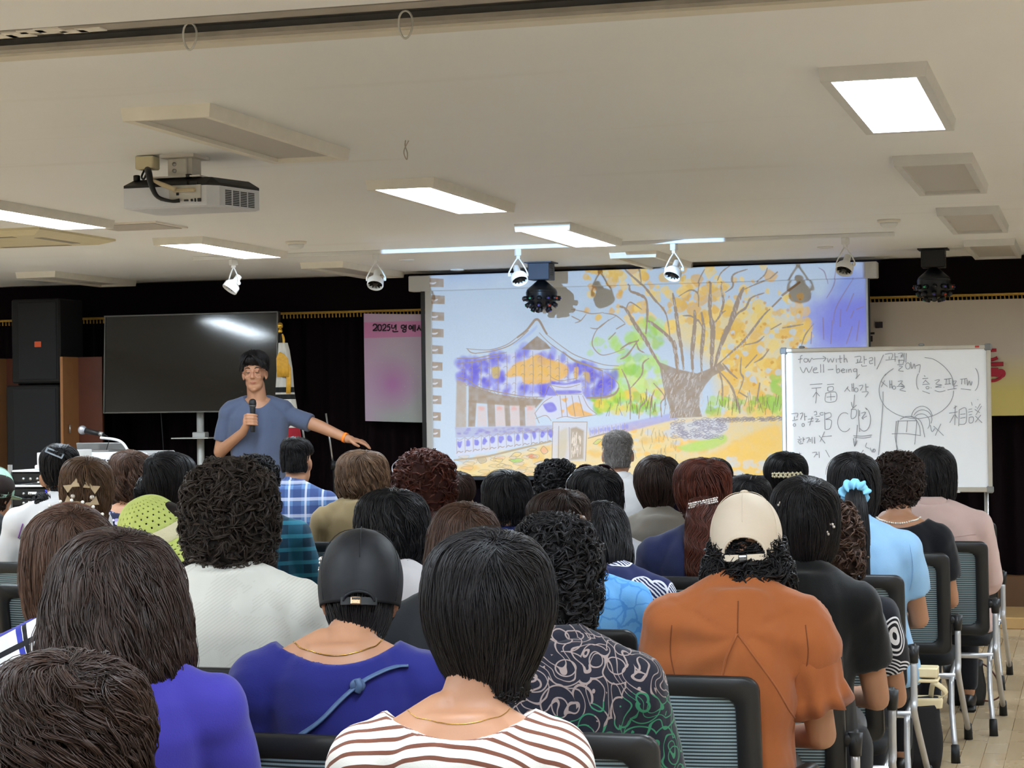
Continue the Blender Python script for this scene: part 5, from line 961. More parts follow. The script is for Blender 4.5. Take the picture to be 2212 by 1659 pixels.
def person(key, label, box, d, style, hairm, top, topname='blouse', yaw=.22, pitch=.0, tilt=0., hyaw=0., sleeve='short', neck='crew', sw=.17, fat=1., dx=0., dy=0., zt=.137, n=700, rad=.0032, kind='lock', wave=0., lump=0., vox=.0115, hairopt=None, messy=1., length=(.25, .5), seat=True, chair_dx=0., trous=None, loose=.014, slabel=None, clabel=None, hair=True, hk=1., wr=.004, lean=0., over=.02, chair_rz=0., nbo=.125, zmax=9., per=7, spread=.0065, sx=0., folds=None):
    rg = np.random.default_rng(hash(key) % 1000 if not isinstance(key, int) else key); x0, x1, yt, yb = box
    p = at_d((x0 + x1) / 2, yt, d); W = (x1 - x0) * d / FPX; zb = zt - (yb - yt) * d / FPX; hz = p[2] - zt * hk
    hy = .0 + lean; Rz = rot('Z', yaw); root = p * np.array([1, 1, 0]) - Rz @ np.array([0, hy, 0]); root[2] = 0; root[:2] += (dx, dy)
    hx = (Rz.T @ np.array([-dx, -dy, 0]))        # the head stays where it is when the seat is shifted
    t = thing('person', label, 'person', tuple(root), yaw, 'seated audience')
    Mh0 = head_xf(hy, hz, pitch, hyaw, tilt); Mh = lambda V: Mh0(V) + hx
    nb = hz - nbo; H = nb - .45
    def secs(e): 
        L = []
        for q, hw, hd in ((0, .185, .13), (.03, .192, .14), (.12, .187, .138), (.26, .165, .122), (.42, .152, .115), (.6, .16, .118), (.76, .168, .115), (.87, .158, .1), (.94, .12, .08), (1.0, .072, .062)):
            sh = np.array([hx[0] + sx, hx[1]]) * q; y = -.03 - .03 * q + (hy - .02) * q * q + sh[1]; a = np.linspace(0, 2 * PI, 28, endpoint=False); w = (hw + e) * (fat if q < .8 else 1 + (fat - 1) * .5) * (sw / .185); dd = (hd + e) * fat
            ca, sa = np.cos(a), np.sin(a); L.append(np.stack([sh[0] + w * np.sign(ca) * np.abs(ca) ** .85, y + dd * np.sign(sa) * np.abs(sa) ** .9, np.full(28, .45 + H * q - (.01 + e if q == 0 else 0) + (e * .5 if q == 1 else 0))], 1))
        return L
    ysh = -.06 + (hy - .02) * .9 + hx[1]; cx = hx[0] + sx; S_ = lambda s: np.array([cx * .9 + s * sw, ysh, nb - .1]); E_ = lambda s: np.array([cx * .8 + s * (sw + .045), ysh + .09, nb - .36]); Wr = lambda s: np.array([cx * .4 + s * .1, .3, .62])
    def torso(mb, e):
        mb.rings(secs(e)); 
        for s in (-1, 1): mb.caps((cx + s * .03, ysh + .01, nb - .004), (cx * .95 + s * (sw - .03), ysh, nb - .08), .034 + e, .052 + e); mb.ell(S_(s), (.054 + e, .056 + e, .066 + e))
    b = MB(); torso(b, -.004); b.caps((cx + (hx[0] - cx) * .25, hy - .045 + hx[1], nb - .03), Mh(np.array([0, -.022, -.06])), .057, .052, 18); add_head(b, None, Mh, hk)
    for s in (-1, 1):
        b.limb([S_(s), E_(s), Wr(s)], [.047, .037, .026]); hand_pieces(b, Wr(s), (-s * .25, .9, -.25), (s * .2, .2, .9), s, .7, .165)
        b.limb([(s * .085, .02, .52), (s * .11, .43, .505), (s * .11, .41, .09)], [.075, .055, .036]); b.ell((s * .11, .46, .04), (.034, .1, .03))
    V, NV, F = remesh(b, vox, 2); body = raw_obj('body', V, F, SKIN, t, True)
    # top garment
    g = MB(); torso(g, loose)
    if neck in ('crew', 'shirt', 'high'): g.caps((cx, hy - .045 + hx[1], nb - .03), (cx, hy - .035 + hx[1], nb + (.03 if neck == 'high' else .004)), .066, .0625, 18)
    sl = {'none': 0, 'cap': .3, 'short': .62, 'elbow': 1.0, 'long': 1.9}[sleeve]
    for s in (-1, 1):
        A, E, Wt = S_(s), E_(s), Wr(s); q = min(sl, 1.)
        if sl > 0: g.tube([A + (A - E) * .05, A + (E - A) * q * .5, A + (E - A) * q], [.05 + loose, .052 + loose * 1.4, (.047 + loose * 1.5)], 16)
        if sl > 1: g.limb([E, E + (Wt - E) * (sl - 1)], [.044 + loose, .034 + loose], 14)
    V, NV, F = remesh(g, vox, 6)
    w = wr * sines(V, int(rg.integers(1e6)), 14) + wr * .5 * sines(V, int(rg.integers(1e6)), 34); V = V + NV * w[:, None]
    if folds:      # creases fanning out below a pleat at the nape
        an = np.arctan2(V[:, 0] - cx, nb - folds[0] - V[:, 2]); ds = np.hypot(V[:, 0] - cx, nb - folds[0] - V[:, 2]); V = V + NV * (folds[1] * np.sin(an * folds[2] + 3 * np.sin(ds * 9)) * np.clip(ds / .12, 0, 1) * (V[:, 1] < ysh + .02) * (np.abs(an) < 2.))[:, None]
    if neck in ('boat', 'scoop'):
        k0, k1, xw = {'boat': (.036, .04, .13), 'scoop': (.03, .05, .095)}[neck]; X = V[:, 0] - cx; zl = nb - k0 + k1 * (X / xw) ** 2 - .05 * np.clip((V[:, 1] - ysh - .03) / .06, 0, 1)
        f = np.clip((V[:, 2] - zl) / .010 + .5, 0, 1) * (np.abs(X) < xw * 1.08); V = V - NV * (f * (loose + .016))[:, None]
    shirt = raw_obj(topname, V, F, top, t, True)
    if slabel: shirt['label'] = slabel
    if neck == 'shirt':
        c = MB(); L = []
        for r, z in ((.057, -.012), (.06, .03), (.064, .038), (.074, .018), (.084, -.016), (.08, -.02), (.062, .0)):
            a = np.linspace(0, 2 * PI, 28, endpoint=False); L.append(np.stack([cx + r * np.cos(a), ysh + .018 + r * 1.05 * np.sin(a), nb + z + .0 * a - .02 * np.clip(np.sin(a), 0, 1)], 1))
        c.rings(L, False).build('collar', top, t, True)
    # trousers and shoes
    g = MB(); g.rings([np.stack([(.19 * fat) * k * np.cos(a), -.03 + .142 * fat * k * np.sin(a), np.full(24, z)], 1) for a in [np.linspace(0, 2 * PI, 24, endpoint=False)] for z, k in ((.44, .9), (.46, 1.03), (.53, 1.04), (.58, .95))])
    for s in (-1, 1): g.limb([(s * .085, .02, .525), (s * .11, .435, .51), (s * .11, .415, .13)], [.084, .064, .05])
    V, NV, F = remesh(g, .014, 2); raw_obj('trousers', V, F, trous or MT_TROUS, t, True)
    for s in (-1, 1): MB().ell((s * .11, .46, .05), (.042, .118, .045)).box((s * .11, .455, .012), (.075, .225, .022), b=.008).build('shoe', M_SHOE, t, True)
    hr = None; ho = None
    if hair:
        hr = Hair(style, W, zt, zb, **(hairopt or {})); V, F, tone = hr.build(kind, n, rad, wave, seed=int(rg.integers(1e6)), lump=lump, messy=messy, length=length, over=over, zmax=zmax, per=per, spread=spread); ho = raw_obj('hair', Mh(V), F, hairm, t, True, attr=tone)
    PEOPLE[key] = dict(root=t, Mh=Mh, hair=hr, hobj=ho, shirt=shirt, body=body, nb=nb, hz=hz, hy=hy, cx=cx, ysh=ysh, W=W, zt=zt, zb=zb, loc=root, sw=sw)
    if seat: PEOPLE[key]['chair'] = chair(root[0] + chair_dx, root[1] - .015, chair_rz, clabel or ('black mesh-back chair under the ' + label.replace('person', 'sitter', 1).split(',')[0]))
    return PEOPLE[key]
def bvh(o): me = o.data; return BVHTree.FromPolygons([v.co.copy() for v in me.vertices], [tuple(p.vertices) for p in me.polygons])
def drape(o, pts, off=.003, d=(0, 1, 0), far=1.2):        # drop points onto a surface along direction d
    T = bvh(o); d = Vector(d).normalized(); R = []
    for q in pts:
        h = T.ray_cast(Vector(q) - d * far, d)
        if h[0] is not None: R.append(np.array(h[0] + h[1] * off))
    return np.array(R)
# ---------------------------------------------------------------- patterned fabrics
def pat(name, fn, rough=.85):
    m, nt, bs = nodes_of(name); v = coords(nt); sp = N(nt, 'ShaderNodeSeparateXYZ'); nt.links.new(v, sp.inputs[0])
    nt.links.new(fn(nt, v, sp), bs.inputs['Base Color']); bs.inputs['Roughness'].default_value = rough; bs.inputs['Specular IOR Level'].default_value = .2; bs.inputs['Sheen Weight'].default_value = .1
    n2 = N(nt, 'ShaderNodeTexNoise', i_Scale=350.); nt.links.new(v, n2.inputs['Vector']); bump(nt, bs, n2.outputs[0], .2); return m
def band(nt, x, per, frac, off=0.): return math_(nt, 'LESS_THAN', math_(nt, 'FRACT', math_(nt, 'ADD', math_(nt, 'MULTIPLY', x, 1 / per), off)), frac)
def f_stripes(nt, v, sp):
    x2 = math_(nt, 'MULTIPLY', math_(nt, 'MULTIPLY', sp.outputs[0], sp.outputs[0]), .5); y = math_(nt, 'MULTIPLY', sp.outputs[1], .8)
    z = math_(nt, 'ADD', math_(nt, 'ADD', sp.outputs[2], x2), math_(nt, 'ADD', math_(nt, 'MULTIPLY', sp.outputs[0], .2), y)); return mixc(nt, band(nt, z, .0265, .34), lin((210, 206, 199)), lin((106, 68, 55)))
def f_plaid(nt, v, sp):
    x, z = sp.outputs[0], sp.outputs[2]; c = lin((96, 128, 172)); c = mixc(nt, math_(nt, 'MULTIPLY', band(nt, x, .085, .5), .6), c, lin((52, 64, 112))); c = mixc(nt, math_(nt, 'MULTIPLY', band(nt, z, .085, .5), .6), c, lin((52, 62, 110)))
    c = mixc(nt, math_(nt, 'MULTIPLY', band(nt, x, .085, .12, .3), .6), c, lin((220, 220, 228))); return mixc(nt, math_(nt, 'MULTIPLY', band(nt, z, .085, .2, .2), .5), c, lin((206, 206, 222)))
def f_teal(nt, v, sp):
    x, z = sp.outputs[0], sp.outputs[2]; c = lin((22, 66, 84)); c = mixc(nt, math_(nt, 'MULTIPLY', band(nt, x, .1, .35), .7), c, lin((14, 34, 52))); return mixc(nt, math_(nt, 'MULTIPLY', band(nt, z, .06, .3), .7), c, lin((44, 108, 126)))
def f_check(nt, v, sp):
    x, z = sp.outputs[0], sp.outputs[2]; d1 = math_(nt, 'ADD', x, math_(nt, 'MULTIPLY', z, .35)); d2 = math_(nt, 'SUBTRACT', math_(nt, 'MULTIPLY', x, .5), z); c = lin((212, 212, 211))
    c = mixc(nt, math_(nt, 'MULTIPLY', band(nt, d1, .16, .28), .5), c, lin((160, 156, 160))); c = mixc(nt, band(nt, d1, .16, .09, .6), c, lin((50, 56, 140))); c = mixc(nt, band(nt, d1, .16, .07, .5), c, lin((20, 20, 24))); c = mixc(nt, band(nt, d2, .13, .1), c, lin((26, 26, 30))); return mixc(nt, band(nt, d2, .13, .05, .3), c, lin((60, 62, 140)))
def f_floral(nt, v, sp):
    a = N(nt, 'ShaderNodeTexVoronoi', i_Scale=48.); nt.links.new(v, a.inputs['Vector']); r = N(nt, 'ShaderNodeValToRGB'); r.color_ramp.interpolation = 'CONSTANT'; e = r.color_ramp.elements; e[0].color = lin((34, 36, 58)); e[1].position = .45; e[1].color = lin((150, 140, 190))
    for p, c in ((.6, (196, 190, 206)), (.72, (96, 112, 130)), (.86, (44, 48, 76))): q = e.new(p); q.color = lin(c)
    s2 = N(nt, 'ShaderNodeSeparateColor'); nt.links.new(a.outputs['Color'], s2.inputs[0]); nt.links.new(s2.outputs[0], r.inputs[0]); return mixc(nt, math_(nt, 'GREATER_THAN', a.outputs['Distance'], .5), r.outputs[0], lin((32, 34, 56)))
def f_lotus(nt, v, sp):
    n = N(nt, 'ShaderNodeTexNoise', i_Scale=6., i_Detail=1.); nt.links.new(v, n.inputs['Vector']); vm = N(nt, 'ShaderNodeVectorMath', operation='MULTIPLY_ADD'); nt.links.new(n.outputs['Color'], vm.inputs[0]); vm.inputs[1].default_value = (.06, .06, .06); nt.links.new(v, vm.inputs[2])
    a = N(nt, 'ShaderNodeTexVoronoi', i_Scale=15.); nt.links.new(vm.outputs[0], a.inputs['Vector']); b = N(nt, 'ShaderNodeTexNoise', i_Scale=16., i_Detail=.5); nt.links.new(vm.outputs[0], b.inputs['Vector'])
    l1 = math_(nt, 'LESS_THAN', math_(nt, 'FRACT', math_(nt, 'MULTIPLY', b.outputs[0], 9.)), .17); l2 = math_(nt, 'LESS_THAN', math_(nt, 'FRACT', math_(nt, 'MULTIPLY', a.outputs['Distance'], 3.4)), .13)
    ln = math_(nt, 'MAXIMUM', l2, l1); k = N(nt, 'ShaderNodeTexNoise', i_Scale=5.); nt.links.new(v, k.inputs['Vector']); hue = math_(nt, 'GREATER_THAN', math_(nt, 'ADD', k.outputs[0], math_(nt, 'MULTIPLY', math_(nt, 'SUBTRACT', sp.outputs[2], .82), 1.2)), .53)
    return mixc(nt, ln, lin((34, 34, 44)), mixc(nt, hue, lin((54, 116, 86)), lin((140, 124, 120))))
def f_dye(nt, v, sp):
    n = N(nt, 'ShaderNodeTexNoise', i_Scale=9., i_Detail=5.); nt.links.new(v, n.inputs['Vector']); a = N(nt, 'ShaderNodeTexVoronoi', feature='DISTANCE_TO_EDGE', i_Scale=20.); vm = N(nt, 'ShaderNodeVectorMath', operation='MULTIPLY_ADD'); nt.links.new(n.outputs['Color'], vm.inputs[0]); vm.inputs[1].default_value = (.08, .08, .08); nt.links.new(v, vm.inputs[2]); nt.links.new(vm.outputs[0], a.inputs['Vector'])
    c = mixc(nt, n.outputs[0], lin((58, 138, 216)), lin((132, 186, 226))); return mixc(nt, math_(nt, 'MULTIPLY', math_(nt, 'LESS_THAN', a.outputs['Distance'], .05), .45), c, lin((40, 112, 196)))
def f_leaf(nt, v, sp):
    a = N(nt, 'ShaderNodeTexVoronoi', i_Scale=8.5); a.inputs['Randomness'].default_value = .7; nt.links.new(v, a.inputs['Vector']); w = N(nt, 'ShaderNodeTexWave', i_Scale=34., i_Distortion=3.); w.bands_direction = 'DIAGONAL'; nt.links.new(v, w.inputs['Vector'])
    ins = math_(nt, 'LESS_THAN', a.outputs['Distance'], .42); rim = math_(nt, 'MULTIPLY', ins, math_(nt, 'GREATER_THAN', a.outputs['Distance'], .38)); f = math_(nt, 'MAXIMUM', math_(nt, 'MULTIPLY', ins, math_(nt, 'GREATER_THAN', w.outputs['Fac'], .55)), rim); return mixc(nt, f, lin((36, 42, 78)), lin((206, 206, 212)))
def f_swirl(nt, v, sp):
    a = N(nt, 'ShaderNodeTexVoronoi', i_Scale=5.5); nt.links.new(v, a.inputs['Vector']); r = math_(nt, 'LESS_THAN', math_(nt, 'FRACT', math_(nt, 'MULTIPLY', a.outputs['Distance'], 17.)), .45); return mixc(nt, math_(nt, 'MULTIPLY', r, math_(nt, 'LESS_THAN', a.outputs['Distance'], .5)), lin((24, 24, 30)), lin((210, 208, 212)))
def f_knit(nt, v, sp):
    w = band(nt, math_(nt, 'ADD', sp.outputs[2], math_(nt, 'MULTIPLY', sp.outputs[0], -.7)), .009, .45); n = N(nt, 'ShaderNodeTexNoise', i_Scale=12.); nt.links.new(v, n.inputs['Vector']); k = math_(nt, 'MULTIPLY', w, math_(nt, 'GREATER_THAN', n.outputs[0], .48)); return mixc(nt, math_(nt, 'MULTIPLY', k, .5), lin((206, 204, 196)), lin((190, 186, 176)))
T_STRIPE = pat('white_brown_stripe_jersey', f_stripes); T_PLAID = pat('blue_plaid_cotton', f_plaid); T_TEAL = pat('teal_plaid_cotton', f_teal); T_CHECK = pat('white_black_check_cotton', f_check); T_FLORAL = pat('navy_floral_print', f_floral); T_LOTUS = pat('dark_lotus_print', f_lotus); T_DYE = pat('blue_tie_dye', f_dye); T_LEAF = pat('navy_leaf_print', f_leaf); T_SWIRL = pat('black_swirl_print', f_swirl); T_KNIT = pat('cream_knit', f_knit)
HB = hairmat('black_hair', (7, 7, 8), (36, 33, 35)); HD = hairmat('dark_brown_hair', (14, 10, 9), (62, 45, 38)); HN = hairmat('brown_hair', (26, 18, 15), (90, 64, 50)); HR = hairmat('auburn_hair', (30, 13, 10), (98, 50, 36)); HL = hairmat('light_brown_hair', (38, 27, 21), (116, 88, 66)); HC = hairmat('charcoal_brown_hair', (16, 14, 13), (66, 54, 46)); HM = hairmat('mahogany_hair', (16, 12, 11), (66, 48, 40)); HG = hairmat('grey_stubble', (70, 66, 64), (160, 154, 150), .6)
M_PEARL = mat('pearl', (232, 226, 214), .2, spec=.6); M_RHINE = mat('rhinestone', (214, 206, 200), .12, .6)
# ---------------------------------------------------------------- accessories
def on_hair(q, th, v, off=.004): h = q['hair']; th, v = np.asarray(th, float), np.asarray(v, float); return q['Mh'](h.at(th, v) + h.nrm(th, v) * off)
def v_of_z(q, z): h = q['hair']; i = np.argmin(h.Z); return float(np.interp(-z, -h.Z[:i + 1], h.vs[:i + 1]))
def dome(q, W, zt, phb, phf, yc=-.006, kd=1.16, open_=True, zc=.0, H=None, arch=(.45, .13)):
    A, B, C = W / 2, W / 2 * kd, (H or (zt - zc)); nt_, nv = 96, 40; th = np.linspace(-PI, PI, nt_, endpoint=False)
    rim = lambda t: np.radians(phf + (phb - phf) * (.5 + .5 * np.cos(t))); f = np.linspace(.01, 1, nv)
    prof = lambda ph: (np.where(ph < PI / 2, np.sin(np.minimum(ph, PI / 2)) ** .9, 1 - .13 * ((ph - PI / 2) / .8) ** 2), np.where(ph < PI / 2, C * np.cos(ph), -(ph - PI / 2) * .1))
    def pt(t, v, o=0.): r, z = prof(np.asarray(v) * rim(np.asarray(t))); return np.stack([(A + o) * np.sin(t) * r, yc - (B + o) * np.cos(t) * r, zc + z + o * np.clip(z / C, 0, 1)], -1)
    T, Fv = np.meshgrid(th, f); P = pt(T, Fv)
    hole = lambda t, v: open_ and ((t / arch[0]) ** 2 + ((1 - v) / arch[1]) ** 2 < 1)
    F = [(i*nt_ + k, i*nt_ + (k+1) % nt_, (i+1)*nt_ + (k+1) % nt_, (i+1)*nt_ + k) for i in range(nv - 1) for k in range(nt_) if not hole((th[k] + .03), f[i] + .012)]
    return P.reshape(-1, 3), F, pt
def baseball_cap(key, W, zt, phb, phf, m, band_m, buckle, brim_m=None, zc=.02, button=True, open_=True, kd=1.16, arch=(.45, .13)):
    q = PEOPLE[key]; P, F, pt = dome(q, W, zt, phb, phf, open_=open_, zc=zc, kd=kd, arch=arch); Mh = q['Mh']
    c = raw_obj('cap', Mh(P), F, m, q['root'], True); sd = c.modifiers.new('thick', 'SOLIDIFY'); sd.thickness = .003; sd.offset = 1
    if button: MB().ell((0, -.006, zt + .003), (.011, .011, .006)).xf(Mh).build('top_button', band_m if brim_m is None else m, c, True)
    sm = MB()
    for k in range(6): t = np.full(14, k * PI / 3 + (0 if open_ else .5)); sm.tube(pt(t, np.linspace(.04, .62 if k == 0 else .97, 14), .0032), .0009, 5)
    sm.xf(Mh).build('seam', m, c, True)
    if open_:
        a = np.linspace(-PI / 2, PI / 2, 24); MB().tube(pt((arch[0] + .02) * np.sin(a), 1 - (arch[1] + .01) * np.cos(a), .003), .0035, 8).xf(Mh).build('opening_trim', m, c, True)
        t = np.linspace(-arch[0] - .1, arch[0] + .1, 18); L = pt(t, np.full(18, 1.), .003); st = MB(); S1, S2 = L + np.array([0, 0, .008]), L + np.array([0, 0, -.008])
        n_ = L - np.array([0, 0, .03]); n_[:, 2] = 0; n_ /= np.linalg.norm(n_, axis=1)[:, None]; st.rings([np.array([a_, b_, b_ + d_ * .0025, a_ + d_ * .0025]) for a_, b_, d_ in zip(S1, S2, n_)]); st.xf(Mh).build('back_strap', band_m, c)
        b = pt(np.array([buckle[0]]), np.array([1.]), .008)[0]; MB().box(b, (.021, .004, .017), b=.002).xf(Mh).build('buckle', buckle[1], c); MB().box(b + np.array([0, -.0026, .0035]), (.017, .002, .004)).xf(Mh).build('buckle_bar', buckle[2], c)
    t = np.linspace(-1.05, 1.05, 20) + PI; L = pt(t, np.full(20, 1.)); o = L.copy(); u = np.linspace(-1, 1, 20); o[:, 1] += .075 * np.sqrt(1 - u ** 2 * .95); o[:, 2] -= .02 * (1 - u ** 2)
    raw_obj('brim', Mh(np.vstack([L, o, L - [0, 0, .004], o - [0, 0, .004]])), [(i, i + 1, 21 + i, 20 + i) for i in range(19)] + [(40 + i, 60 + i, 61 + i, 41 + i) for i in range(19)] + [(20 + i, 21 + i, 61 + i, 60 + i) for i in range(19)], brim_m or m, c, True)
    return c
def add_tail(key, pts, r, n, rad, hm, seed, wave=0., name='ponytail'): V, F, tone = tail(pts, r, n, rad, seed, wave); return raw_obj(name, V, F, hm, PEOPLE[key]['hobj'], True, attr=tone)
def add_bun(key, c, r, hm, n=260, seed=1, name='hair_bun', kind='lock'):
    h = Hair('ball', r * 2, r, -r, 1., 0., 0., -9, 9., 0.); V, F, tone = h.build(kind, n * 4, .0014, .25, seed, messy=1., per=9); R = rot('X', .9); return raw_obj(name, PEOPLE[key]['Mh'](V @ R.T + np.asarray(c)), F, hm, PEOPLE[key]['hobj'], True, attr=tone)
# ---------------------------------------------------------------- the audience
c_ = cloth
person(37, 'person in a white and brown striped boat-neck top, short black bob, nearest the photo centre', (915, 1188, 1147, 1478), 3.4, 'short', HB, T_STRIPE, 'striped_top', .30, .04, neck='boat', sw=.155, dx=-.03, n=9000, rad=0.0011, vox=.008, length=(.3, .6), clabel='mesh-back chair under the striped top, cut by the bottom edge', fat=1.0, hairopt=dict(crown=-.03), nbo=0.148, sx=-.05)
person(36, 'person in a royal blue top and black leather cap, slate strap across the back', (696, 850, 1160, 1390), 4.2, 'short', HB, c_('royal_blue_crepe', (38, 40, 112)), 'blue_top', .33, 0.4, .03, neck='boat', sw=.17, dx=0., n=1500, rad=0.0013, vox=.009, sleeve='elbow', clabel='mesh-back chair under the royal blue top', nbo=0.085, hk=0.93, zt=0.128, hairopt=dict(mind=.1), zmax=.0, sx=-.04, chair_dx=-.015)
person(24, 'person in a dark lotus line-print shirt with short black curly hair', (1103, 1288, 1120, 1376), 4.22, 'perm', HB, T_LOTUS, 'lotus_shirt', .22, 0.1, neck='shirt', sw=.168, dx=.01, n=6500, rad=0.001, kind='curl', lump=0.007, vox=.009, sleeve='elbow', chair_dx=.04, clabel='mesh-back chair under the lotus print shirt', hairopt=dict(hairline=.0), nbo=0.11)
person(8, 'person in a violet top under a large mass of long wavy dark brown hair', (88, 408, 1150, 1508), 3.85, 'long', HD, c_('violet_jersey', (66, 60, 156)), 'violet_top', .38, 0.15, neck='crew', sw=.185, dx=.0, n=9500, rad=0.0012, wave=.10, vox=.009, kind='lock', messy=1.8, clabel='mesh-back chair under the violet top', hairopt=dict(back=.02), nbo=0.105)
person(9, 'person with tousled reddish brown hair, in the bottom left corner of the photo', (-25, 305, 1418, 1740), 3.0, 'perm', HM, c_('dark_plum_jersey', (58, 44, 56)), 'plum_top', .30, 0.2, neck='crew', sw=.175, dx=.06, n=8000, rad=0.001, wave=.24, lump=.004, vox=.009, messy=2.2, seat=False, length=(.2, .4), nbo=0.1)
person(10, 'person in a cream textured knit sweater with full dark curly hair', (398, 594, 1000, 1242), 5.25, 'perm', HC, T_KNIT, 'knit_sweater', .30, .0, neck='crew', sw=.19, fat=1.06, n=7500, rad=0.001, kind='curl', lump=0.008, vox=.009, sleeve='elbow', messy=1.15, clabel='mesh-back chair under the cream knit sweater', nbo=0.14)
person(29, 'person in a rust orange pleat-back blouse and beige cap over curly black hair', (1526, 1702, 1090, 1312), 4.95, 'capcurl', HB, c_('rust_orange_cotton', (170, 98, 56)), 'orange_blouse', .10, 0.2, -.04, neck='crew', sw=.152, dx=-.06, fat=1.02, n=7000, rad=0.0011, kind='curl', lump=0.008, vox=.009, sleeve='cap', loose=.026, folds=(.09, .006, 8), messy=1.3, chair_dx=-.10, clabel='mesh-back chair with a black arm loop, beside the orange blouse', wr=.007, nbo=0.085, hk=0.93, zt=0.128, hairopt=dict(mind=.086, depth=.93), zmax=.03, per=9, sx=-.015)
person(17, 'person in a charcoal jacket with straight brown hair reaching the shoulders', (918, 1087, 1088, 1300), 5.2, 'long', HN, c_('charcoal_cotton', (46, 48, 52)), 'jacket', .25, 0.15, neck='shirt', sw=.175, n=3500, rad=0.0012, wave=.03, sleeve='long', clabel='mesh-back chair under the charcoal jacket', hairopt=dict(back=.01), nbo=0.09)
person(7, 'person in a white checked blouse with a pearl-studded headband on long straight brown hair', (50, 247, 1097, 1355), 4.6, 'bob', HN, T_CHECK, 'checked_blouse', .4, .1, n=5500, rad=0.0012, wave=.02, length=(.3, .6), clabel='mesh-back chair under the white checked blouse', dx=.02, sw=.18, nbo=0.13)
person(31, 'person in a plain black T-shirt with a glossy black updo held by small clips', (1668, 1808, 1032, 1222), 5.7, 'slick', HB, c_('black_cotton', (22, 22, 24)), 'black_tshirt', .08, .05, neck='crew', sw=.152, fat=1.03, dx=-.02, n=4500, rad=0.0012, chair_dx=-.075, length=(.3, .6), clabel='mesh-back chair beside the plain black T-shirt, right-hand row end', nbo=0.125)
person(22, 'person in a sky blue tie-dyed blouse with a brown petal hair clip', (1150, 1278, 1062, 1180), 6.0, 'slick', HD, T_DYE, 'tie_dye_blouse', .28, 0.15, -.05, hyaw=.15, neck='crew', sw=.195, dx=.055, n=2600, rad=0.0013, sleeve='elbow', clabel='mesh-back chair under the tie-dyed blouse', nbo=0.1)
person(16, 'person in a plain white blouse with fluffy black hair, behind the black cap', (770, 922, 1060, 1212), 6.1, 'bob', HB, c_('white_cotton', (216, 212, 214)), 'white_blouse', .26, 0.15, n=3200, rad=0.0013, wave=.06, messy=1.8, clabel='mesh-back chair under the plain white blouse', nbo=0.095)
person(6, 'person in a lime green crocheted sun hat and black top', (272, 388, 1085, 1215), 6.1, 'short', HD, c_('black_knit', (24, 24, 27)), 'black_top', .25, 0.25, .16, n=400, rad=0.0015, neck='scoop', clabel='mesh-back chair under the lime crocheted hat', hairopt=dict(mind=.1), nbo=0.11, hk=0.93, zmax=-.02)
person(23, 'person in a navy leaf-print top with long black hair falling forward', (1242, 1362, 1083, 1240), 6.75, 'long', HB, T_LEAF, 'leaf_print_top', .22, 0.35, n=3000, rad=0.0013, sw=.18, messy=1.3, sleeve='elbow', clabel='mesh-back chair under the navy leaf-print top', nbo=0.08)
person(32, 'person in a black swirl-print top with long frizzy brown hair, beside the ponytail', (1738, 1858, 1090, 1245), 6.5, 'long', HN, T_SWIRL, 'swirl_top', .1, .06, n=3600, rad=0.0012, kind='curl', lump=0.007, messy=1.4, sw=.148, dx=.0, chair_dx=-.05, clabel='mesh-back chair under the swirl-print top')
person(33, 'person in a pale blue shirt with a long black ponytail in a blue scrunchie', (1790, 1896, 980, 1130), 7.6, 'slick', HB, c_('pale_blue_cotton', (142, 182, 218)), 'blue_shirt', .05, .0, neck='shirt', sw=.185, fat=1.05, dx=.03, n=2200, rad=0.0015, chair_dx=-.05, length=(.3, .6), clabel='mesh-back chair under the pale blue shirt', sleeve='short')
person(26, 'person in a navy top with a reddish brown ponytail under a sparkling barrette', (1458, 1576, 992, 1110), 7.6, 'slick', HR, c_('navy_knit', (36, 42, 76)), 'navy_top', .18, .02, n=2200, rad=0.0015, sw=.185, sleeve='long', wave=.04, clabel='mesh-back chair under the navy top with the barrette')
person(2, 'person with dark streaked hair pinned by beige bow clips', (132, 240, 988, 1112), 7.6, 'bob', HL, c_('taupe_top', (90, 78, 70)), 'taupe_top', .38, .04, n=2200, rad=0.0015, wave=.05, neck='scoop', clabel='mesh-back chair under the person with beige bow clips')
person(20, 'person in a pale grey blouse with thick black hair and sunglasses pushed up', (1226, 1342, 1012, 1135), 7.85, 'bob', HB, c_('pale_grey_cotton', (204, 204, 210)), 'grey_blouse', .25, .0, n=2200, rad=0.0015, wave=.05, messy=1.5, neck='shirt', sw=.18, clabel='mesh-back chair under the pale grey blouse')
person(14, 'person with curly auburn hair and dark sunglasses on the head', (850, 980, 977, 1132), 8.9, 'perm', HR, c_('dusky_brown_top', (70, 46, 44)), 'brown_top', .3, .0, n=4200, rad=.0012, kind='curl', lump=0.009, messy=1.2, clabel='mesh-back chair under the curly auburn hair', per=9)
person(13, 'person in an olive brown top with a wavy brown bob', (727, 838, 974, 1080), 9.7, 'bob', HL, c_('olive_brown_cotton', (134, 116, 84)), 'olive_top', .3, .02, n=2200, rad=0.0015, wave=.1, sleeve='long', sw=.18, dx=-.03, chair_dx=.02, clabel='mesh-back chair under the olive brown top', nbo=0.1)
person(15, 'person with short dark hair just right of the curly auburn hair', (945, 1024, 1020, 1098), 10.3, 'short', HD, c_('dark_green_top', (36, 50, 44)), 'green_top', .25, .05, n=2200, rad=0.0015, clabel='mesh-back chair right of the curly auburn hair', sw=.15)
person(18, 'person in a navy top with a pink trim line and glossy black bob', (1042, 1146, 1018, 1122), 8.2, 'bob', HB, c_('deep_navy_cotton', (34, 44, 96)), 'navy_top', .27, .02, n=2200, rad=0.0015, wave=.03, clabel='mesh-back chair under the navy top with pink trim')
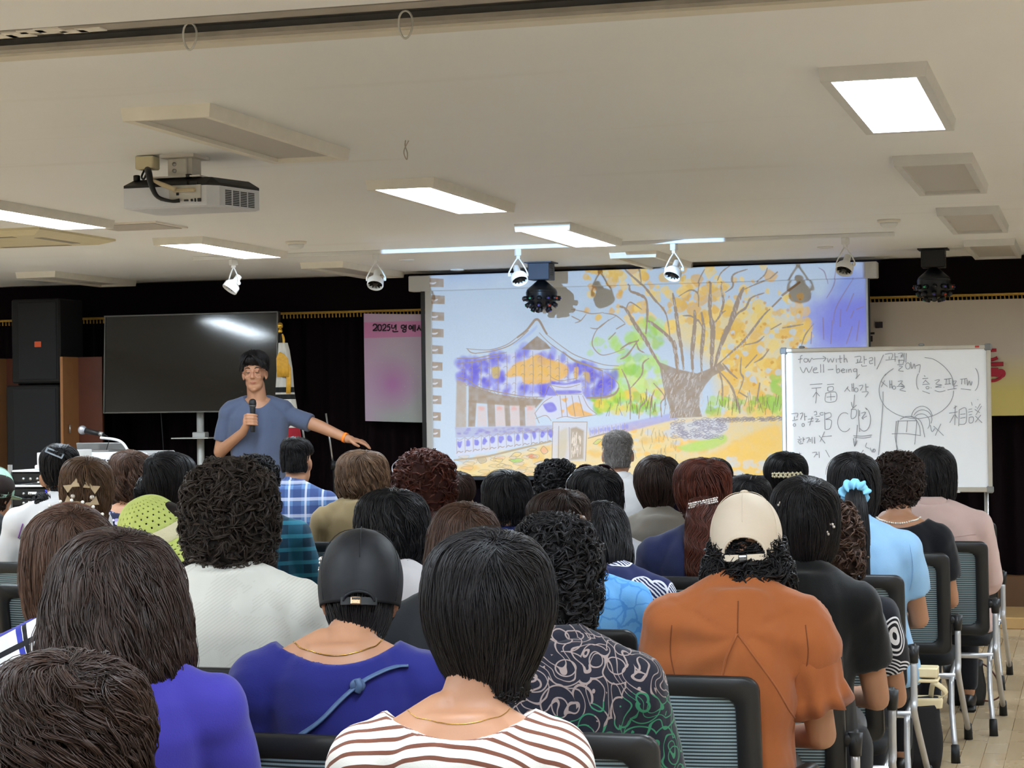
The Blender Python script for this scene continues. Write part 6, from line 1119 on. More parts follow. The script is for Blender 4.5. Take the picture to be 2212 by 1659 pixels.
person(19, 'person with short black curls, standing out against the lower screen', (1158, 1242, 998, 1085), 9.5, 'perm', HB, c_('grey_top', (96, 96, 100)), 'grey_top', .24, .03, n=3200, rad=.0013, kind='curl', lump=0.008, messy=1.1, clabel='mesh-back chair under the short black curls near the screen')
person(25, 'person in a taupe grey top with neat short brown-black hair', (1372, 1470, 985, 1100), 8.9, 'short', HD, c_('taupe_grey_knit', (112, 105, 96)), 'taupe_top', .18, .02, n=2200, rad=0.0015, neck='crew', sw=.185, sleeve='elbow', clabel='mesh-back chair under the taupe grey top', length=(.3, .55))
person(27, 'person with dark hair, almost hidden behind the reddish ponytail', (1506, 1580, 992, 1080), 10.3, 'bob', HB, c_('slate_blue_cotton', (104, 124, 140)), 'slate_top', .15, .0, n=2200, rad=0.0015, clabel='mesh-back chair ahead of the reddish ponytail')
person(28, 'person with smooth straight black hair between the reddish ponytail and the beige cap', (1562, 1664, 1028, 1122), 8.3, 'bob', HB, c_('dark_slate_top', (48, 50, 56)), 'dark_top', .14, .0, n=2200, rad=0.0015, length=(.3, .6), clabel='mesh-back chair ahead of the beige cap')
person(30, 'person with short black hair and a cream flower hair clip, before the whiteboard corner', (1653, 1741, 978, 1066), 9.3, 'short', HB, c_('brown_grey_top', (80, 74, 70)), 'brown_top', .12, .0, n=2200, rad=0.0015, clabel='mesh-back chair under the cream flower clip')
person(34, 'person in a black top and pearl necklace with short dark wavy hair', (1890, 1990, 982, 1094), 8.6, 'short', HD, c_('black_crepe', (22, 23, 30)), 'black_top', .06, .0, n=3600, rad=.0013, wave=.12, lump=0.006, messy=1.2, neck='boat', sw=.165, clabel='mesh-back chair under the black top and pearl necklace', kind='curl')
person(35, 'person in a pale pink collared cardigan with a black bob, rightmost of the audience', (1964, 2062, 965, 1092), 9.25, 'bob', HB, c_('pale_pink_knit', (206, 176, 168)), 'pink_cardigan', .05, .02, neck='shirt', sw=.198, fat=1.08, dx=.03, n=2200, rad=0.0015, sleeve='long', wave=.02, clabel='mesh-back chair under the pale pink cardigan')
person(12, 'person in a blue plaid shirt with short black hair, in front of the speaker', (607, 671, 946, 1020), 10.6, 'man', HB, T_PLAID, 'plaid_shirt', .28, .03, hyaw=-.25, neck='shirt', sw=.18, zt=.128, n=2200, rad=0.0015, hairopt=dict(thf=1.25, hairline=.04, mind=.109), clabel='mesh-back chair under the blue plaid shirt', length=(.15, .3), over=0, sx=-.015)
person(21, 'person in a white dress shirt with close-cropped grey hair, against the screen', (1302, 1366, 931, 1010), 10.5, 'man', HG, c_('white_shirt_cotton', (226, 225, 226)), 'white_shirt', .2, .0, neck='shirt', sw=.195, zt=.124, n=2200, rad=.0009, hairopt=dict(thf=1.3, hairline=.04, mind=.107), clabel='mesh-back chair under the white dress shirt', length=(.05, .1), over=0, per=2, spread=.012)
person(11, 'person in a teal plaid shirt with black curly hair, left of the plaid-shirted sitter', (502, 596, 988, 1085), 9.2, 'perm', HB, T_TEAL, 'teal_shirt', .3, .02, n=3200, rad=.0013, kind='curl', lump=0.008, messy=1.1, sleeve='long', sw=.2, dx=.03, chair_dx=-.04, clabel='mesh-back chair under the teal plaid shirt')
person(1, 'person in a white T-shirt with coloured letter prints and a silver hair clip', (90, 168, 962, 1050), 8.7, 'slick', HB, c_('white_jersey', (222, 220, 220)), 'printed_tshirt', .4, .04, n=2200, rad=0.0015, length=(.3, .6), sw=.165, dx=-.03, clabel='mesh-back chair under the letter-printed T-shirt', nbo=0.1)
person(3, 'person in a navy floral dress with short permed brown hair', (236, 327, 975, 1085), 10.0, 'perm', HN, T_FLORAL, 'floral_dress', .36, .02, n=2200, rad=0.0015, wave=.15, lump=.004, messy=1.6, neck='boat', sw=.165, clabel='mesh-back chair under the navy floral dress')
person(4, 'person with smooth black hair in a low bun, face turned to the right, white earring', (316, 412, 978, 1088), 8.5, 'slick', HB, c_('ink_black_top', (26, 26, 30)), 'black_top', .3, .03, hyaw=-.75, n=2200, rad=0.0015, length=(.3, .6), neck='scoop', clabel='mesh-back chair under the low black bun')
person(5, 'person in a mint green cap and black top at the left edge', (-58, 26, 1022, 1095), 10.2, 'short', HD, c_('matte_black_top', (24, 25, 28)), 'black_top', .3, .05, hyaw=-.5, n=2200, rad=0.0015, sw=.2, clabel='mesh-back chair under the mint green cap', hk=0.93, hairopt=dict(mind=.1), zt=0.128, zmax=.02)
for px, d, lb in [(-70, 7.3, 'empty mesh-back chair at the left edge behind the pearl headband row'), (2062, 10.6, 'empty mesh-back chair at the far right, beyond the pink cardigan')]:
    p = at_d(px, 1150, d); chair(p[0], p[1], 0, lb)
p = PEOPLE[9]['loc']; chair(p[0], p[1] - .015, 0, 'mesh-back chair under the person in the bottom left corner')
add_arm(PEOPLE[29]['chair'])
# ---------------------------------------------------------------- hats, clips, jewellery and prints of the audience
q = PEOPLE[36]; M_LEATH = mat('black_cap_leather', (24, 25, 29), .58, spec=.3, var=.25, scale=30., bumpy=.8, bscale=26.); M_BLKBAND = mat('black_cap_band', (14, 14, 15), .6)
cap = baseball_cap(36, .180, .148, 134, 112, M_LEATH, M_BLKBAND, (-.07, mat('gold_buckle', (184, 150, 120), .25, .8), M_BLACK), zc=.04, kd=1.26, arch=(.36, .07))
br_ = MB(); rr = random.Random(3)
for k in range(26): br_.ell((-.088 + .006 * rr.random(), -.01 + .016 * rr.random(), .062 + .032 * k / 26), (.0035, .0035, .0035), nu=6, nv=4)
br_.xf(q['Mh']).build('rhinestone_pin', M_RHINE, cap, True)
def path_on(q, pts, off=.004): return drape(q['shirt'], pts, off)
def back_pts(pts, n=30): P = curve(np.array([(x, -1., z) for x, z in pts]), 8); return P
hz = q['nb']; hx_ = q['Mh'](np.zeros(3))[0]; P = path_on(q, back_pts([(hx_ + .10, hz - .05), (hx_ + .05, hz - .055), (hx_ - .01, hz - .085), (hx_ - .08, hz - .15), (hx_ - .14, hz - .2), (hx_ - .2, hz - .3)]), .004)
M_STRAP = mat('slate_blue_leather', (70, 90, 122), .5, bumpy=.2)
if len(P) > 3: 
    MB().tube(P, .0105, 8, flat=.3).build('bag_strap', M_STRAP, q['root'], True); c = P[int(len(P) * .38)]; MB().ell(c + np.array([0, -.004, 0]), (.016, .007, .014)).tube([c + np.array([.0, -.008, -.012]), c + np.array([.004, -.012, 0]), c + np.array([0, -.008, .013])], .007, 8, sm=4).build('strap_knot', M_STRAP, q['root'], True)
def necklace(key, m, r=.0016, rad=.066, dz=-.005, beads=False, sx=1.1, drop=.05):
    q = PEOPLE[key]; a = np.linspace(0, 2 * PI, 64, endpoint=False); P = np.stack([q['cx'] + rad * sx * np.cos(a), q['ysh'] + .02 + rad * np.sin(a), q['nb'] + dz - drop * (.5 + .5 * np.sin(a)) * .6 - .028 * (.5 - .5 * np.sin(a)) ** 3 + .01], 1); 
    T = bvh(q['body']); P = np.array([np.array(h[0] + h[1] * (r * .8)) if h[0] is not None else p for p, h in ((p, T.find_nearest(Vector(p))) for p in P)])
    if beads:
        b = MB(); [b.ell(p, (r, r, r), nu=8, nv=6) for p in P]; return b.build('necklace', m, q['root'], True)
    return MB().tube(P, r, 6, closed=True).build('necklace', m, q['root'], True)
M_GOLDJ = mat('gold_chain', (190, 150, 80), .25, .9)
necklace(36, M_GOLDJ, .0014, .075, -.012); necklace(34, M_PEARL, .0042, .075, -.012, True); necklace(37, M_GOLDJ, .0008, .075, -.004)
# beige cap over curls
M_BEIGE = mat('beige_cap_twill', (212, 196, 176), .8, var=.03, bumpy=.3, bscale=500.)
baseball_cap(29, .178, .152, 128, 106, M_BEIGE, M_BEIGE, (-.03, mat('dark_buckle_plate', (70, 66, 62), .35, .7), M_STEEL), zc=.045, kd=1.24, arch=(.62, .22))
q = PEOPLE[29]; M_PLEAT = mat('rust_orange_cotton', (156, 90, 52)); hz = q['nb']
for k, pts in enumerate([[(q['cx'] + a_, hz - b_) for a_, b_ in w_] for w_ in ([(0, .09), (-.03, .16), (-.05, .29), (-.06, .46)], [(.0, .09), (.045, .15), (.09, .22), (.13, .31)])]):
    P = path_on(q, back_pts(pts), .0005)
    if len(P) > 3: MB().tube(P, .0045 if k == 0 else .003, 8, flat=.8).build('pleat_fold', M_PLEAT, q['root'], True)
M_SEAM = mat('rust_orange_seam', (118, 66, 38), .9); cx_ = q['cx']
for pts in ([(cx_ + .002, hz - .015), (cx_ + .001, hz - .09)], [(cx_ + .158, hz - .075), (cx_ + .163, hz - .15), (cx_ + .14, hz - .25), (cx_ + .128, hz - .33)], [(cx_ - .158, hz - .075), (cx_ - .163, hz - .15), (cx_ - .14, hz - .25)]):
    P = path_on(q, np.array([(x * (1 - t) + X * t, -1., z * (1 - t) + Z * t) for (x, z), (X, Z) in [pts] for t in np.linspace(0, 1, 8)]) if len(pts) == 2 else back_pts(pts), .0)
    if len(P) > 3: MB().tube(P, .0016, 6).build('seam', M_SEAM, q['root'], True)
for s in (-1, 1):      # flared flutter sleeves
    A = np.array([q['cx'] * .9 + s * q['sw'], q['ysh'], q['nb'] - .1]); E = np.array([q['cx'] * .8 + s * (q['sw'] + .045), q['ysh'] + .09, q['nb'] - .36]); D = (E - A) / np.linalg.norm(E - A); X = np.cross(D, [0, 1, 0]); X /= np.linalg.norm(X); Y_ = np.cross(D, X); L = []
    for t, r, w in ((-.05, .05, 0), (.1, .074, .0), (.45, .077, .02), (.7, .074, .04), (.78, .078, .06), (.98, .088, .1), (.97, .083, .1), (.78, .071, .05), (.6, .07, .03)):
        a = np.linspace(0, 2 * PI, 64, endpoint=False); R = r * (1 + w * np.sin(a * 9 + s) + .025 * np.sin(a * 4 + t * 3)) ; L.append(A + D * (t * .19 + .1 * w * np.sin(a * 4)[:, None]) + R[:, None] * (np.cos(a)[:, None] * X + np.sin(a)[:, None] * Y_))
    MB().rings(L, False).build('flutter_sleeve', M_PLEAT, q['root'], True)
# lime crocheted sun hat
q = PEOPLE[6]; M_LIME = mat('lime_crochet', (190, 202, 112), .85, var=.06, scale=40., bumpy=.6, bscale=160.); M_IVORY = mat('ivory_crochet_band', (222, 214, 178), .85, bumpy=.6, bscale=160.)
pv = np.array([0, 0, .0]); Rh = np.array(Matrix.Rotation(.66, 3, Vector((.64, -.77, 0)))); HX = lambda V: q['Mh'](np.asarray(V, float) @ Rh.T)
nt_ = 112; th = np.linspace(0, 2 * PI, nt_, endpoint=False); prof = []
for f in np.linspace(0.02, 1, 34): a = f * PI / 2; prof.append((.107 * math.sin(a) ** .85, .165 - .135 * (1 - math.cos(a))))
for f in np.linspace(.05, 1, 20): prof.append((.107 + .006 * f + .055 * f ** 1.4, .03 - .03 * f - .035 * f * f))
L = [np.stack([r * np.cos(th), -.01 + 1.08 * r * np.sin(th), z + (.008 * np.sin(th * 3) if i > 40 else 0 * th)], 1) for i, (r, z) in enumerate(prof)]
V = np.vstack(L); F = []
for i in range(len(prof) - 1):
    for k in range(nt_):
        if 5 < i < 30 and i % 3 == 0 and (k + (i // 3 % 2) * 2) % 4 == 0 and prof[i][0] > .03: continue
        if i > 38 and i % 2 == 0 and (k + (i // 2 % 2)) % 3 == 0 and i < 52: continue
        F.append((i * nt_ + k, i * nt_ + (k + 1) % nt_, (i + 1) * nt_ + (k + 1) % nt_, (i + 1) * nt_ + k))
hat = raw_obj('sun_hat', HX(V), F, M_LIME, q['root'], True); sd = hat.modifiers.new('thick', 'SOLIDIFY'); sd.thickness = .004; sd.offset = 1
MB().rings([np.stack([r * np.cos(th), -.01 + 1.08 * r * np.sin(th), np.full(nt_, z)], 1) for r, z in ((.1085, .068), (.1125, .06), (.1145, .04), (.1155, .025), (.112, .022))], False).xf(HX).build('hat_band', M_IVORY, hat, True)
# mint cap
M_MINT = mat('mint_cap_cotton', (138, 170, 150), .8, bumpy=.2); baseball_cap(5, .182, .150, 120, 108, M_MINT, M_MINT, (0, M_STEEL, M_STEEL), open_=False, zc=.04)
# pearl headband
q = PEOPLE[7]; th = np.linspace(-PI, PI, 61); B = MB(); arcs = np.linspace(-1.25, 1.25, 40); hb = q['hair']
pp = np.stack([(q['W'] / 2 + .006) * np.sin(arcs * 1.2), np.full(40, .005) , .02 + (q['zt'] - .02 + .013) * np.cos(arcs * 1.2)], 1); B.tube(pp, .008, 8, flat=.45); B.xf(q['Mh']).build('headband', mat('brown_satin_band', (92, 62, 50), .4), q['hobj'], True)
for k in range(2, 38, 3): MB().ell(pp[k] + np.array([0, -.006, .006]), (.0042, .0042, .0042), nu=8, nv=6).xf(q['Mh']).build('pearl', M_PEARL, q['hobj'], True)
# brown petal claw clip and updo on the tie-dye sitter
q = PEOPLE[22]; M_PETAL = mat('brown_petal_clip', (104, 82, 66), .35, var=.15)
cb_ = MB()
for k, (x, z, a, s) in enumerate([(-.045, .03, .5, 1.), (.0, .055, 0., 1.1), (.035, .035, -.5, 1.), (-.03, -.01, 1., .9), (.03, -.012, -1.2, 1.0), (-.055, .0, 1.4, .9)]): cb_.ell((x, -.105 - .01 * (k % 3), z), (.03 * s, .010, .02 * s), rot('Y', a) @ rot('X', .5 * (k % 2) - .2))
cb_.xf(q['Mh']).build('claw_clip', M_PETAL, q['hobj'], True); add_bun(22, (-.01, -.098, .02), .036, HD, 180, 4)
MB().ell((.0, -.09, .105), (.004, .004, .004)).ell((.012, -.092, .107), (.004, .004, .004)).xf(q['Mh']).build('crystal_pin', M_RHINE, q['hobj'], True)
# black updo with small clips
q = PEOPLE[31]
for p in ((-.075, -.075, .02), (.075, -.078, -.0), (-.06, -.09, .06), (.0, -.085, -.1), (.06, -.085, -.02)):
    o = MB(); [o.ell(np.array(p) + np.array([.008 * math.cos(k), -.006, .008 * math.sin(k)]), (.0045, .0045, .0045), nu=7, nv=5) for k in range(4)]; o.xf(q['Mh']).build('beaded_clip', M_RHINE, q['hobj'], True)
# ponytails
q = PEOPLE[33]; z0 = q['zb']
add_tail(33, [q['Mh'](np.array(p)) for p in ((.012, -.115, .0), (.016, -.16, -.045), (.02, -.175, -.14), (.02, -.18, -.28), (.015, -.185, -.40), (.01, -.18, -.47))], [.03, .04, .046, .048, .05, .03], 2200, .0012, HB, 3)
M_SCR = mat('sky_blue_scrunchie', (126, 192, 228), .7, bumpy=.2)
a = np.linspace(0, 2 * PI, 90, endpoint=False); b_ = np.linspace(0, 2 * PI, 18, endpoint=False); A, Bm = np.meshgrid(a, b_, indexing='ij'); r = .022 * (1 + .22 * np.sin(A * 9 + 1.2 * np.sin(Bm)) + .12 * np.sin(A * 15 + Bm * 2)); X = (.034 + r * np.cos(Bm)) * np.cos(A); Z = (.034 + r * np.cos(Bm)) * np.sin(A); Y_ = r * np.sin(Bm)
MB().rings([np.stack([X[i], Y_[i], Z[i]], 1) @ rot('X', .5).T + np.array([.012, -.125, -.005]) for i in range(90)], False, True).xf(q['Mh']).build('scrunchie', M_SCR, q['hobj'], True)
q = PEOPLE[26]
add_tail(26, [q['Mh'](np.array(p)) for p in ((.0, -.105, -.02), (.0, -.135, -.08), (-.005, -.15, -.18), (-.01, -.155, -.28), (-.01, -.15, -.37))], [.055, .062, .066, .064, .03], 2400, .0013, HR, 5, wave=.22)
P = q['Mh'](np.array([(x, -.172 + 2.2 * x * x, -.022 + .22 * x) for x in np.linspace(-.05, .05, 16)])); rr = random.Random(8); o = MB()
for p in P:
    for k in range(3): o.ell(p + np.array([.004 * rr.random(), -.002, .009 * (k - 1) * .8]), (.0042, .0042, .0042), nu=7, nv=5)
o.build('barrette', M_RHINE, q['hobj'], True)
# beige bow clips, silver clip, flower clip
q = PEOPLE[2]; M_BOW = mat('beige_satin_bow', (190, 168, 136), .5)
for x, z in ((-.04, -.0), (.03, -.005)):
    c = np.array([x, -.118, z]); o = MB(); 
    for dz_, a in ((.03, .5), (-.032, -.45)): R_ = rot('Y', a if x > 0 else -a); o.prism([(-.028, .018), (0, .005), (.028, .018), (.025, -.018), (0, -.005), (-.025, -.016)], c + np.array([0, -.004, dz_]), R_[:, 0], R_ @ np.array([0, .3, .95]), .005)
    o.xf(q['Mh']).build('bow_clip', M_BOW, q['hobj']); MB().ell(c + np.array([.004, -.012, -.008]), (.009, .007, .009)).xf(q['Mh']).build('bow_stone', M_RHINE, q['hobj'], True)
q = PEOPLE[1]; c = on_hair(q, [-.12], [.33], .006)[0]; Rc = rot('Z', q['root'].rotation_euler[2] * 0) @ rot('Y', .42) @ rot('X', -.75)
o = MB(); 
for dx_, dz_, w, h in ((0, .011, .078, .007), (0, -.011, .078, .007), (-.036, 0, .007, .028), (.036, 0, .007, .028)): o.box(c + Rc @ np.array([dx_, 0, dz_]), (w, .005, h), Rc, b=.0015)
o.build('silver_clip', mat('brushed_silver_clip', (176, 190, 204), .3, .6), q['hobj']); add_bun(1, (-.06, -.08, -.11), .04, HB, 180, 9)
q = PEOPLE[30]; o = MB(); rr = random.Random(4)
for k in range(7): 
    c = on_hair(q, [-.5 + .2 * k], [v_of_z(q, .04)], .008)[0]
    for j in range(5): o.ell(c + .009 * np.array([math.cos(j * 1.26), -.2, math.sin(j * 1.26)]), (.006, .004, .006), nu=7, nv=5)
o.build('flower_clip', mat('cream_petal', (218, 206, 172), .6), q['hobj'], True)
add_bun(4, (-.09, -.06, -.02), .05, HB, 220, 6); MB().lathe([(.02, 0), (.024, .003), (.024, .006), (.02, .009)], PEOPLE[4]['Mh'](np.array([.085, -.0, -.075])), rot('Y', PI / 2), cap=False).build('hoop_earring', M_PEARL, PEOPLE[4]['root'], True)
for k in (-1, 1): MB().ell(PEOPLE[34]['Mh'](np.array([k * .086, -.01, -.045])), (.005, .005, .005)).build('earring', M_PEARL, PEOPLE[34]['root'], True)
def sunglasses(key, z=.115, y=.03):
    q = PEOPLE[key]; o = MB(); w = q['W'] / 2
    for s in (-1, 1): o.ell((s * .034, y + .02, z + .02), (.03, .008, .022), rot('X', .9))
    o.tube([(-.012, y + .02, z + .025), (.012, y + .02, z + .025)], .003, 8); lens = o
    for s in (-1, 1): o.tube([(s * .064, y + .02, z + .02), (s * (w + .002), y - .03, z - .03), (s * (w + .002), y - .08, z - .07)], .003, 8, sm=4)
    o.xf(q['Mh']).build('sunglasses', mat('dark_sunglasses', (40, 26, 30), .15, spec=.6), q['root'], True)
sunglasses(14, .115, .05); sunglasses(20, .12, .0)
# coloured prints on the white T-shirt
q = PEOPLE[1]; hz = q['nb']
def printed(key, name, col, lines, r, off=.002):
    q = PEOPLE[key]; o = MB(); ok = False
    for l in lines:
        P = drape(q['shirt'], curve(np.array([(x, -1., z) for x, z in l]), 6) if len(l) > 2 else np.array([(x * (1 - t) + X * t, -1., z * (1 - t) + Z * t) for (x, z), (X, Z) in [l] for t in np.linspace(0, 1, 8)]), off)
        if len(P) > 2: o.tube(P, r, 6, flat=.4); ok = True
    if ok: o.build(name, mat(name + '_ink', col, .7), q['root'], True)
printed(1, 'printed_letter', (130, 70, 150), [[(-.115, hz - .09), (-.135, hz - .15)]], .006); printed(1, 'printed_stroke', (120, 132, 130), [[(-.088, hz - .09), (-.13, hz - .155)]], .005)
printed(1, 'printed_badge', (90, 50, 190), [[(-.03, hz - .13), (-.02, hz - .19)]], .014); printed(1, 'printed_badge_foot', (190, 70, 110), [[(-.035, hz - .20), (.01, hz - .205)]], .012)
printed(1, 'printed_outline', (60, 130, 120), [[(-.135, hz - .22), (-.105, hz - .215), (-.09, hz - .27), (-.12, hz - .28), (-.135, hz - .22)]], .005)
printed(18, 'pink_trim', (214, 60, 130), [[(-.13, hz * 0 + PEOPLE[18]['nb'] - .055), (0, PEOPLE[18]['nb'] - .05), (.13, PEOPLE[18]['nb'] - .045)]], .003)
q = PEOPLE[35]; printed(35, 'yoke_seam', (190, 158, 150), [[(-.15, q['nb'] - .13), (0, q['nb'] - .14), (.16, q['nb'] - .13)]], .002)
q = PEOPLE[33]; printed(33, 'armhole_seam', (120, 160, 198), [[(.18, q['nb'] - .07), (.19, q['nb'] - .16), (.175, q['nb'] - .24)]], .002)

# ---------------------------------------------------------------- bags by the aisle chairs
M_TOTE = mat('black_tote_canvas', (26, 25, 30), .7, bumpy=.2)
def tote(name, px, py, label, w, h, dpt, m, rim=None, strap=None, rz=.2):
    p = on_z(px, py, 0); t = thing(name, label, 'bag', (p[0], p[1], 0), rz); L = []
    for f in np.linspace(0, 1, 8): q = rrect(w * (1 + .12 * f) , dpt * (1 - .3 * f), .03 * (1 - .3 * f), 5); L.append(np.column_stack([q[:, 0] + .01 * np.sin(f * 5), q[:, 1], np.full(len(q), h * f) + .012 * f * np.sin(q[:, 0] * 20)]))
    MB().rings(L).build('bag_body', m, t, True)
    if rim: q = rrect(w * 1.13, dpt * .72, .02, 5); MB().rings([np.column_stack([q[:, 0] * k, q[:, 1] * k, np.full(len(q), z)]) for k, z in ((1.0, h - .03), (1.03, h), (1.0, h + .012), (.96, h - .01))], False).build('rim', rim, t, True)
    if strap: MB().tube([np.array(s) for s in strap[1]], .012, 8, sm=6, flat=.35).build('strap', strap[0], t, True)
M_BUCK = mat('cream_leather', (214, 196, 156), .6)
tote('tote_bag', 1975, 1655, 'black tote bag with a cream rim standing by the aisle chair legs', .2, .27, .12, M_TOTE, M_BUCK, (M_BUCK, [(.09, 0, .27), (.13, -.02, .30), (.08, -.03, .34), (.07, 0, .28)]))
tote('shoulder_bag', 2085, 1520, 'soft black shoulder bag with a brown looped strap on the aisle floor', .17, .2, .13, mat('soft_black_leather', (22, 21, 22), .5), None, (mat('brown_strap', (84, 46, 34), .5), [(-.05, 0, .19), (.02, -.02, .22), (.12, -.03, .17), (.17, -.03, .06), (.12, -.04, .02), (.05, -.05, .03)]))
tote('black_bag', 1895, 1659, 'slouchy black nylon bag under the row-end chair at the bottom right', .26, .25, .16, mat('black_nylon', (18, 18, 20), .6, bumpy=.4, bscale=40.))
p = at_d(1988, 1425, 7.5); tag(MB().box((0, 0, 0), (.13, .1, .035), b=.004).box((0, 0, -.03), (.135, .105, .012), b=.003).build('organizer_pouch', M_BUCK, None, loc=(p[0], p[1], .478)), 'flat cream pouch resting on a row-end chair seat by the aisle', 'pouch')

# ---------------------------------------------------------------- the speaker
SPY = 12.4; s0 = on_y(557, 900, SPY); sp_root = np.array([s0[0], SPY, 0]); yaw = PI + .41
sp_ = thing('person', 'person standing in a blue-grey T-shirt and round glasses, microphone raised, arm stretched toward the screen', 'person', tuple(sp_root), yaw)
Mh0 = head_xf(.02, 1.712, .03, -.16, .03); Mh = lambda V: Mh0(V) + np.array([.012, 0, 0])
SR, ER, WR_ = np.array([.195, -.01, 1.44]), np.array([.252, -.03, 1.195]), np.array([.1, .175, 1.325]); SL, EL, WL = np.array([-.187, -.01, 1.44]), np.array([-.41, .09, 1.352]), np.array([-.585, .19, 1.272])
MX = np.array([.034, .225, 0.])
def man_torso(mb, e, z0=.86):
    L = []
    for z, hw, hd in ((z0, .168, .118), (.95, .172, .12), (1.05, .166, .118), (1.15, .166, .115), (1.25, .176, .118), (1.35, .19, .122), (1.42, .188, .112), (1.48, .15, .09), (1.525, .085, .068)):
        a = np.linspace(0, 2 * PI, 32, endpoint=False); ca, sa = np.cos(a), np.sin(a); L.append(np.stack([(hw + e) * np.sign(ca) * np.abs(ca) ** .85, -.005 + (hd + e) * np.sign(sa) * np.abs(sa) ** .9 * 1.0, np.full(32, z)], 1))
    mb.rings(L)
    for s, S in ((1, SR), (-1, SL)): mb.caps((s * .035, -.01, 1.525), (s * .165, -.01, 1.47), .042 + e, .056 + e); mb.ell(S, (.052 + e, .054 + e, .06 + e))
b = MB(); man_torso(b, -.006); b.caps((0, -.015, 1.5), Mh(np.array([0, -.02, -.075])), .066, .06, 20); add_head(b, None, Mh, .97)
b.limb([SR, ER, WR_], [.052, .043, .029], 16); b.limb([SL, EL, WL], [.052, .042, .029], 16)
cz = 1.4; pol = lambda f, r, z: np.array([MX[0] + r * math.cos(math.radians(f)), MX[1] + r * math.sin(math.radians(f)), z])
b.ell(pol(-15, .047, cz - .01), (.019, .03, .046), rot('Z', math.radians(-15))); b.caps(WR_, pol(-18, .046, cz - .035), .028, .026)
for i, (z, k) in enumerate(((1.437, 1.), (1.416, 1.02), (1.395, 1.), (1.376, .92))):
    b.limb([pol(-12, .052, z - .004), pol(35, .042 * k, z + .004), pol(92, .034, z + .002), pol(150, .031, z - .002)], [.0105, .0098, .0088, .0078], 10)
b.limb([pol(-45, .045, 1.385), pol(-75, .036, 1.415), pol(-110, .03, 1.44)], [.0125, .011, .009], 10)
hd_ = np.array([-.92, .12, -.2]); hand_pieces(b, WL, hd_, (-.1, .25, .95), -1, .35, .185)
for s in (-1, 1): b.limb([(s * .09, -.01, .86), (s * .1, .01, .47), (s * .105, -.02, .09)], [.085, .06, .04], 16); b.ell((s * .11, .06, .045), (.042, .12, .04))
V, NV, F = remesh(b, .0048, 5)
Hl = V - (np.array([.012, .02, 1.712])); lips = MB().ell((0, .088, -.0625), (.024, .02, .0125)).arr(); cl = Mh(np.array([0, .09, -.0615]) * .97)
Fc = V[np.array(F)].mean(1) if isinstance(F, np.ndarray) else np.array([V[list(f)].mean(0) for f in F]); dl = np.abs((Fc - cl) / np.array([.025, .02, .0075])); mi = ((dl ** 2).sum(1) < 1).astype(int)
raw_obj('body', V, F, [SKIN, mat('lip_skin', (146, 88, 72), .5)], sp_, True, mi)
g = MB(); man_torso(g, .014, .84)
for S, E in ((SR, ER), (SL, EL)): A = S + (S - E) * .02; g.tube([A, S + (E - S) * .4, S + (E - S) * .72], [.058, .062, .063], 18)
V, NV, F = remesh(g, .008, 3); w = .003 * sines(V, 77, 13) + .0018 * sines(V, 78, 30); V = V + NV * w[:, None]
zl = 1.487 + .06 * (V[:, 0] / .085) ** 2 + .06 * np.clip((.02 - V[:, 1]) / .06, 0, 1); f = np.clip((V[:, 2] - zl) / .01 + .5, 0, 1) * (np.abs(V[:, 0]) < .1); V = V - NV * (f * .034)[:, None]
T_TEE = cloth('blue_grey_jersey', (80, 89, 112), bumpy=.3); tee = raw_obj('tshirt', V, F, T_TEE, sp_, True)
a = np.linspace(0, 2 * PI, 60, endpoint=False); T = BVHTree.FromPolygons([Vector(v) for v in V], [tuple(int(i) for i in q) for q in F]); 
g = MB(); g.rings([np.stack([.182 * k * np.cos(a_), -.005 + .13 * k * np.sin(a_), np.full(24, z)], 1) for a_ in [np.linspace(0, 2 * PI, 24, endpoint=False)] for z, k in ((.78, .9), (.84, 1.), (.93, .97), (.95, .9))])
for s in (-1, 1): g.limb([(s * .09, -.01, .86), (s * .1, .01, .47), (s * .105, -.02, .06)], [.098, .076, .064], 16)
V, NV, F = remesh(g, .012, 2); raw_obj('trousers', V, F, c_('charcoal_trousers', (44, 46, 54)), sp_, True)
for s in (-1, 1): MB().ell((s * .11, .06, .05), (.048, .14, .045)).box((s * .11, .055, .012), (.085, .265, .022), b=.008).build('shoe', M_SHOE, sp_, True)
h = Hair('short', .178, .146, -.05, hairline=.075, thf=1.1, mind=.108, crown=-.01, whorl=(.3, .012)); V, F, tone = h.build('lock', 3000, .0014, .05, 12, messy=2.2, length=(.3, .6)); ho = raw_obj('hair', Mh(V), F, HB, sp_, True, attr=tone)
rg = np.random.default_rng(3); n = 420; K = 9; t = np.linspace(0, 1, K)[None]; x0 = rg.uniform(-.072, .072, n)[:, None]; x0 = np.round(x0 / .011) * .011 + rg.normal(0, .003, n)[:, None]; part = .012; dirx = np.sign(x0 - part); ln_ = np.clip(.1 + np.abs(x0 - part) / .045, .1, 1.15) * rg.uniform(.8, 1.1, n)[:, None]
X = x0 + dirx * .022 * t ** 1.4; Zc = .128 - .066 * ln_ * t ** 1.5 - 6 * x0 ** 2; Yc = .055 + .05 * np.sin(PI * .5 * np.minimum(t * 1.2, 1)) - 6.5 * X ** 2 + rg.uniform(0, .008, n)[:, None]; C = np.stack([X, Yc, Zc], -1)
V, F = strand_tubes(C, .0016 * np.sin(PI * (.1 + .84 * t)) ** .5 + 0 * x0, np.broadcast_to(np.array([0, .9, .4]), C.shape)); raw_obj('fringe', Mh(V), F, HB, ho, True, attr=np.repeat(rg.random(n) * .6, K * 3))
eb = MB()
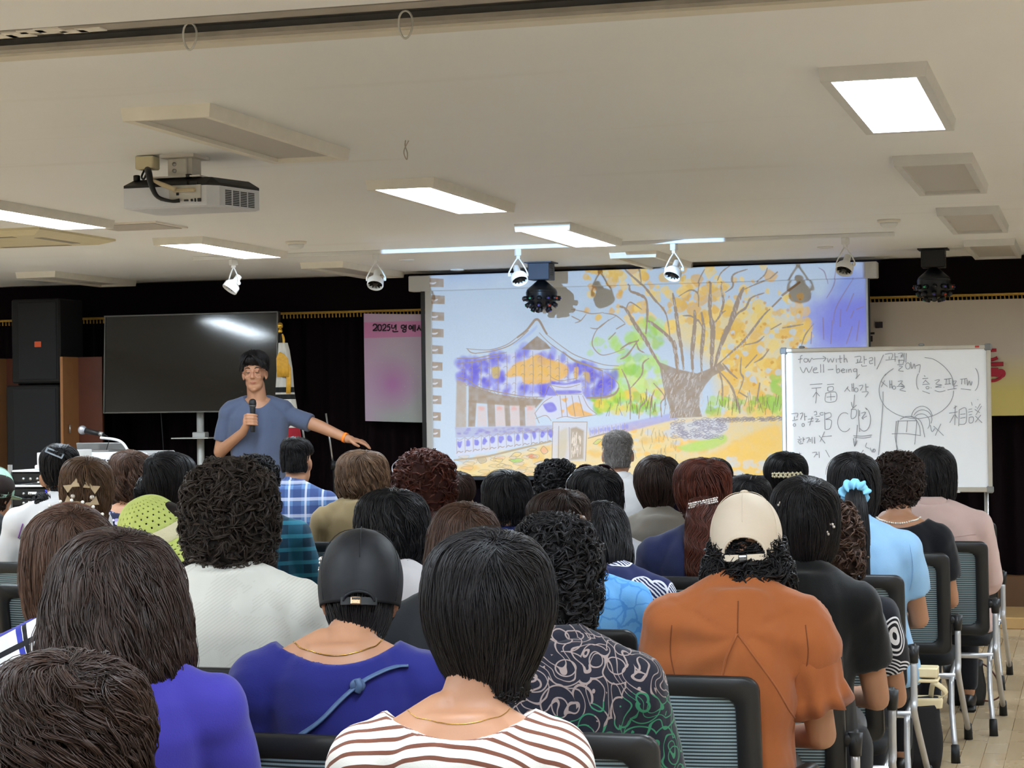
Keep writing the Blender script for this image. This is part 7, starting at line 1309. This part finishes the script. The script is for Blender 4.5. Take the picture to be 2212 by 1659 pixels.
for s in (-1, 1): eb.tube([(s * .014, .083, .034), (s * .03, .083, .04), (s * .05, .07, .034)], [.0028, .0036, .002], 8, sm=4)
eb.xf(Mh).build('eyebrows', HB, sp_, True)
ey = MB()
for s in (-1, 1): ey.tube([(s * .017, .088, .011), (s * .03, .0905, .008), (s * .045, .082, .011)], [.0012, .002, .0012], 6, sm=4)
ey.xf(Mh).build('eyelashes', M_BLACK, sp_, True)
gl = MB()
for s in (-1, 1):
    a = np.linspace(0, 2 * PI, 36, endpoint=False); gl.tube(np.stack([s * .034 + .0245 * np.cos(a), .102 - .16 * np.abs(.0245 * np.cos(a) * s + .034) ** 1 * .25 + 0 * a, .004 + .023 * np.sin(a)], 1), .0013, 6, closed=True); gl.tube([(s * .058, .088, .012), (s * .077, .05, .012), (s * .079, -.005, .006)], .0013, 6, sm=3)
gl.tube([(-.01, .1, .008), (0, .104, .012), (.01, .1, .008)], .0013, 6, sm=3).xf(Mh).build('glasses', mat('rose_gold_rim', (176, 120, 100), .3, .7), sp_, True)
# orange watch
D = (WL - EL) / np.linalg.norm(WL - EL); c = WL - D * .02; MB().tube([c - D * .011, c - D * .01, c + D * .01, c + D * .011], [.031, .034, .034, .031], 24, cap=False).build('watch', mat('orange_watch_band', (236, 122, 40), .5), sp_, True)
# microphone in the raised hand
Rw = np.array(Matrix.Rotation(yaw, 3, 'Z')); mc = sp_root + Rw @ MX; mk = thing('handheld_microphone', 'black handheld microphone held up in front of the chest', 'microphone', (mc[0], mc[1], 1.325))
MB().lathe([(.012, 0), (.015, .004), (.0155, .03), (.017, .12), (.0185, .155), (.0185, .165)]).build('handle', M_BLACK, mk, True); MB().lathe([(.019, .163), (.0245, .172), (.0245, .177)]).build('collar', mat('mic_collar', (90, 90, 92), .35, .6), mk, True); MB().lathe([(.0235, .176), (.0255, .19), (.022, .208), (.012, .217), (.002, .219)]).build('grille', mat('dark_mic_mesh', (40, 40, 42), .5, .4, bumpy=.5, bscale=700.), mk, True)
bpy.data.objects.remove(CHAIR0) if not CHAIR_USED[0] else None
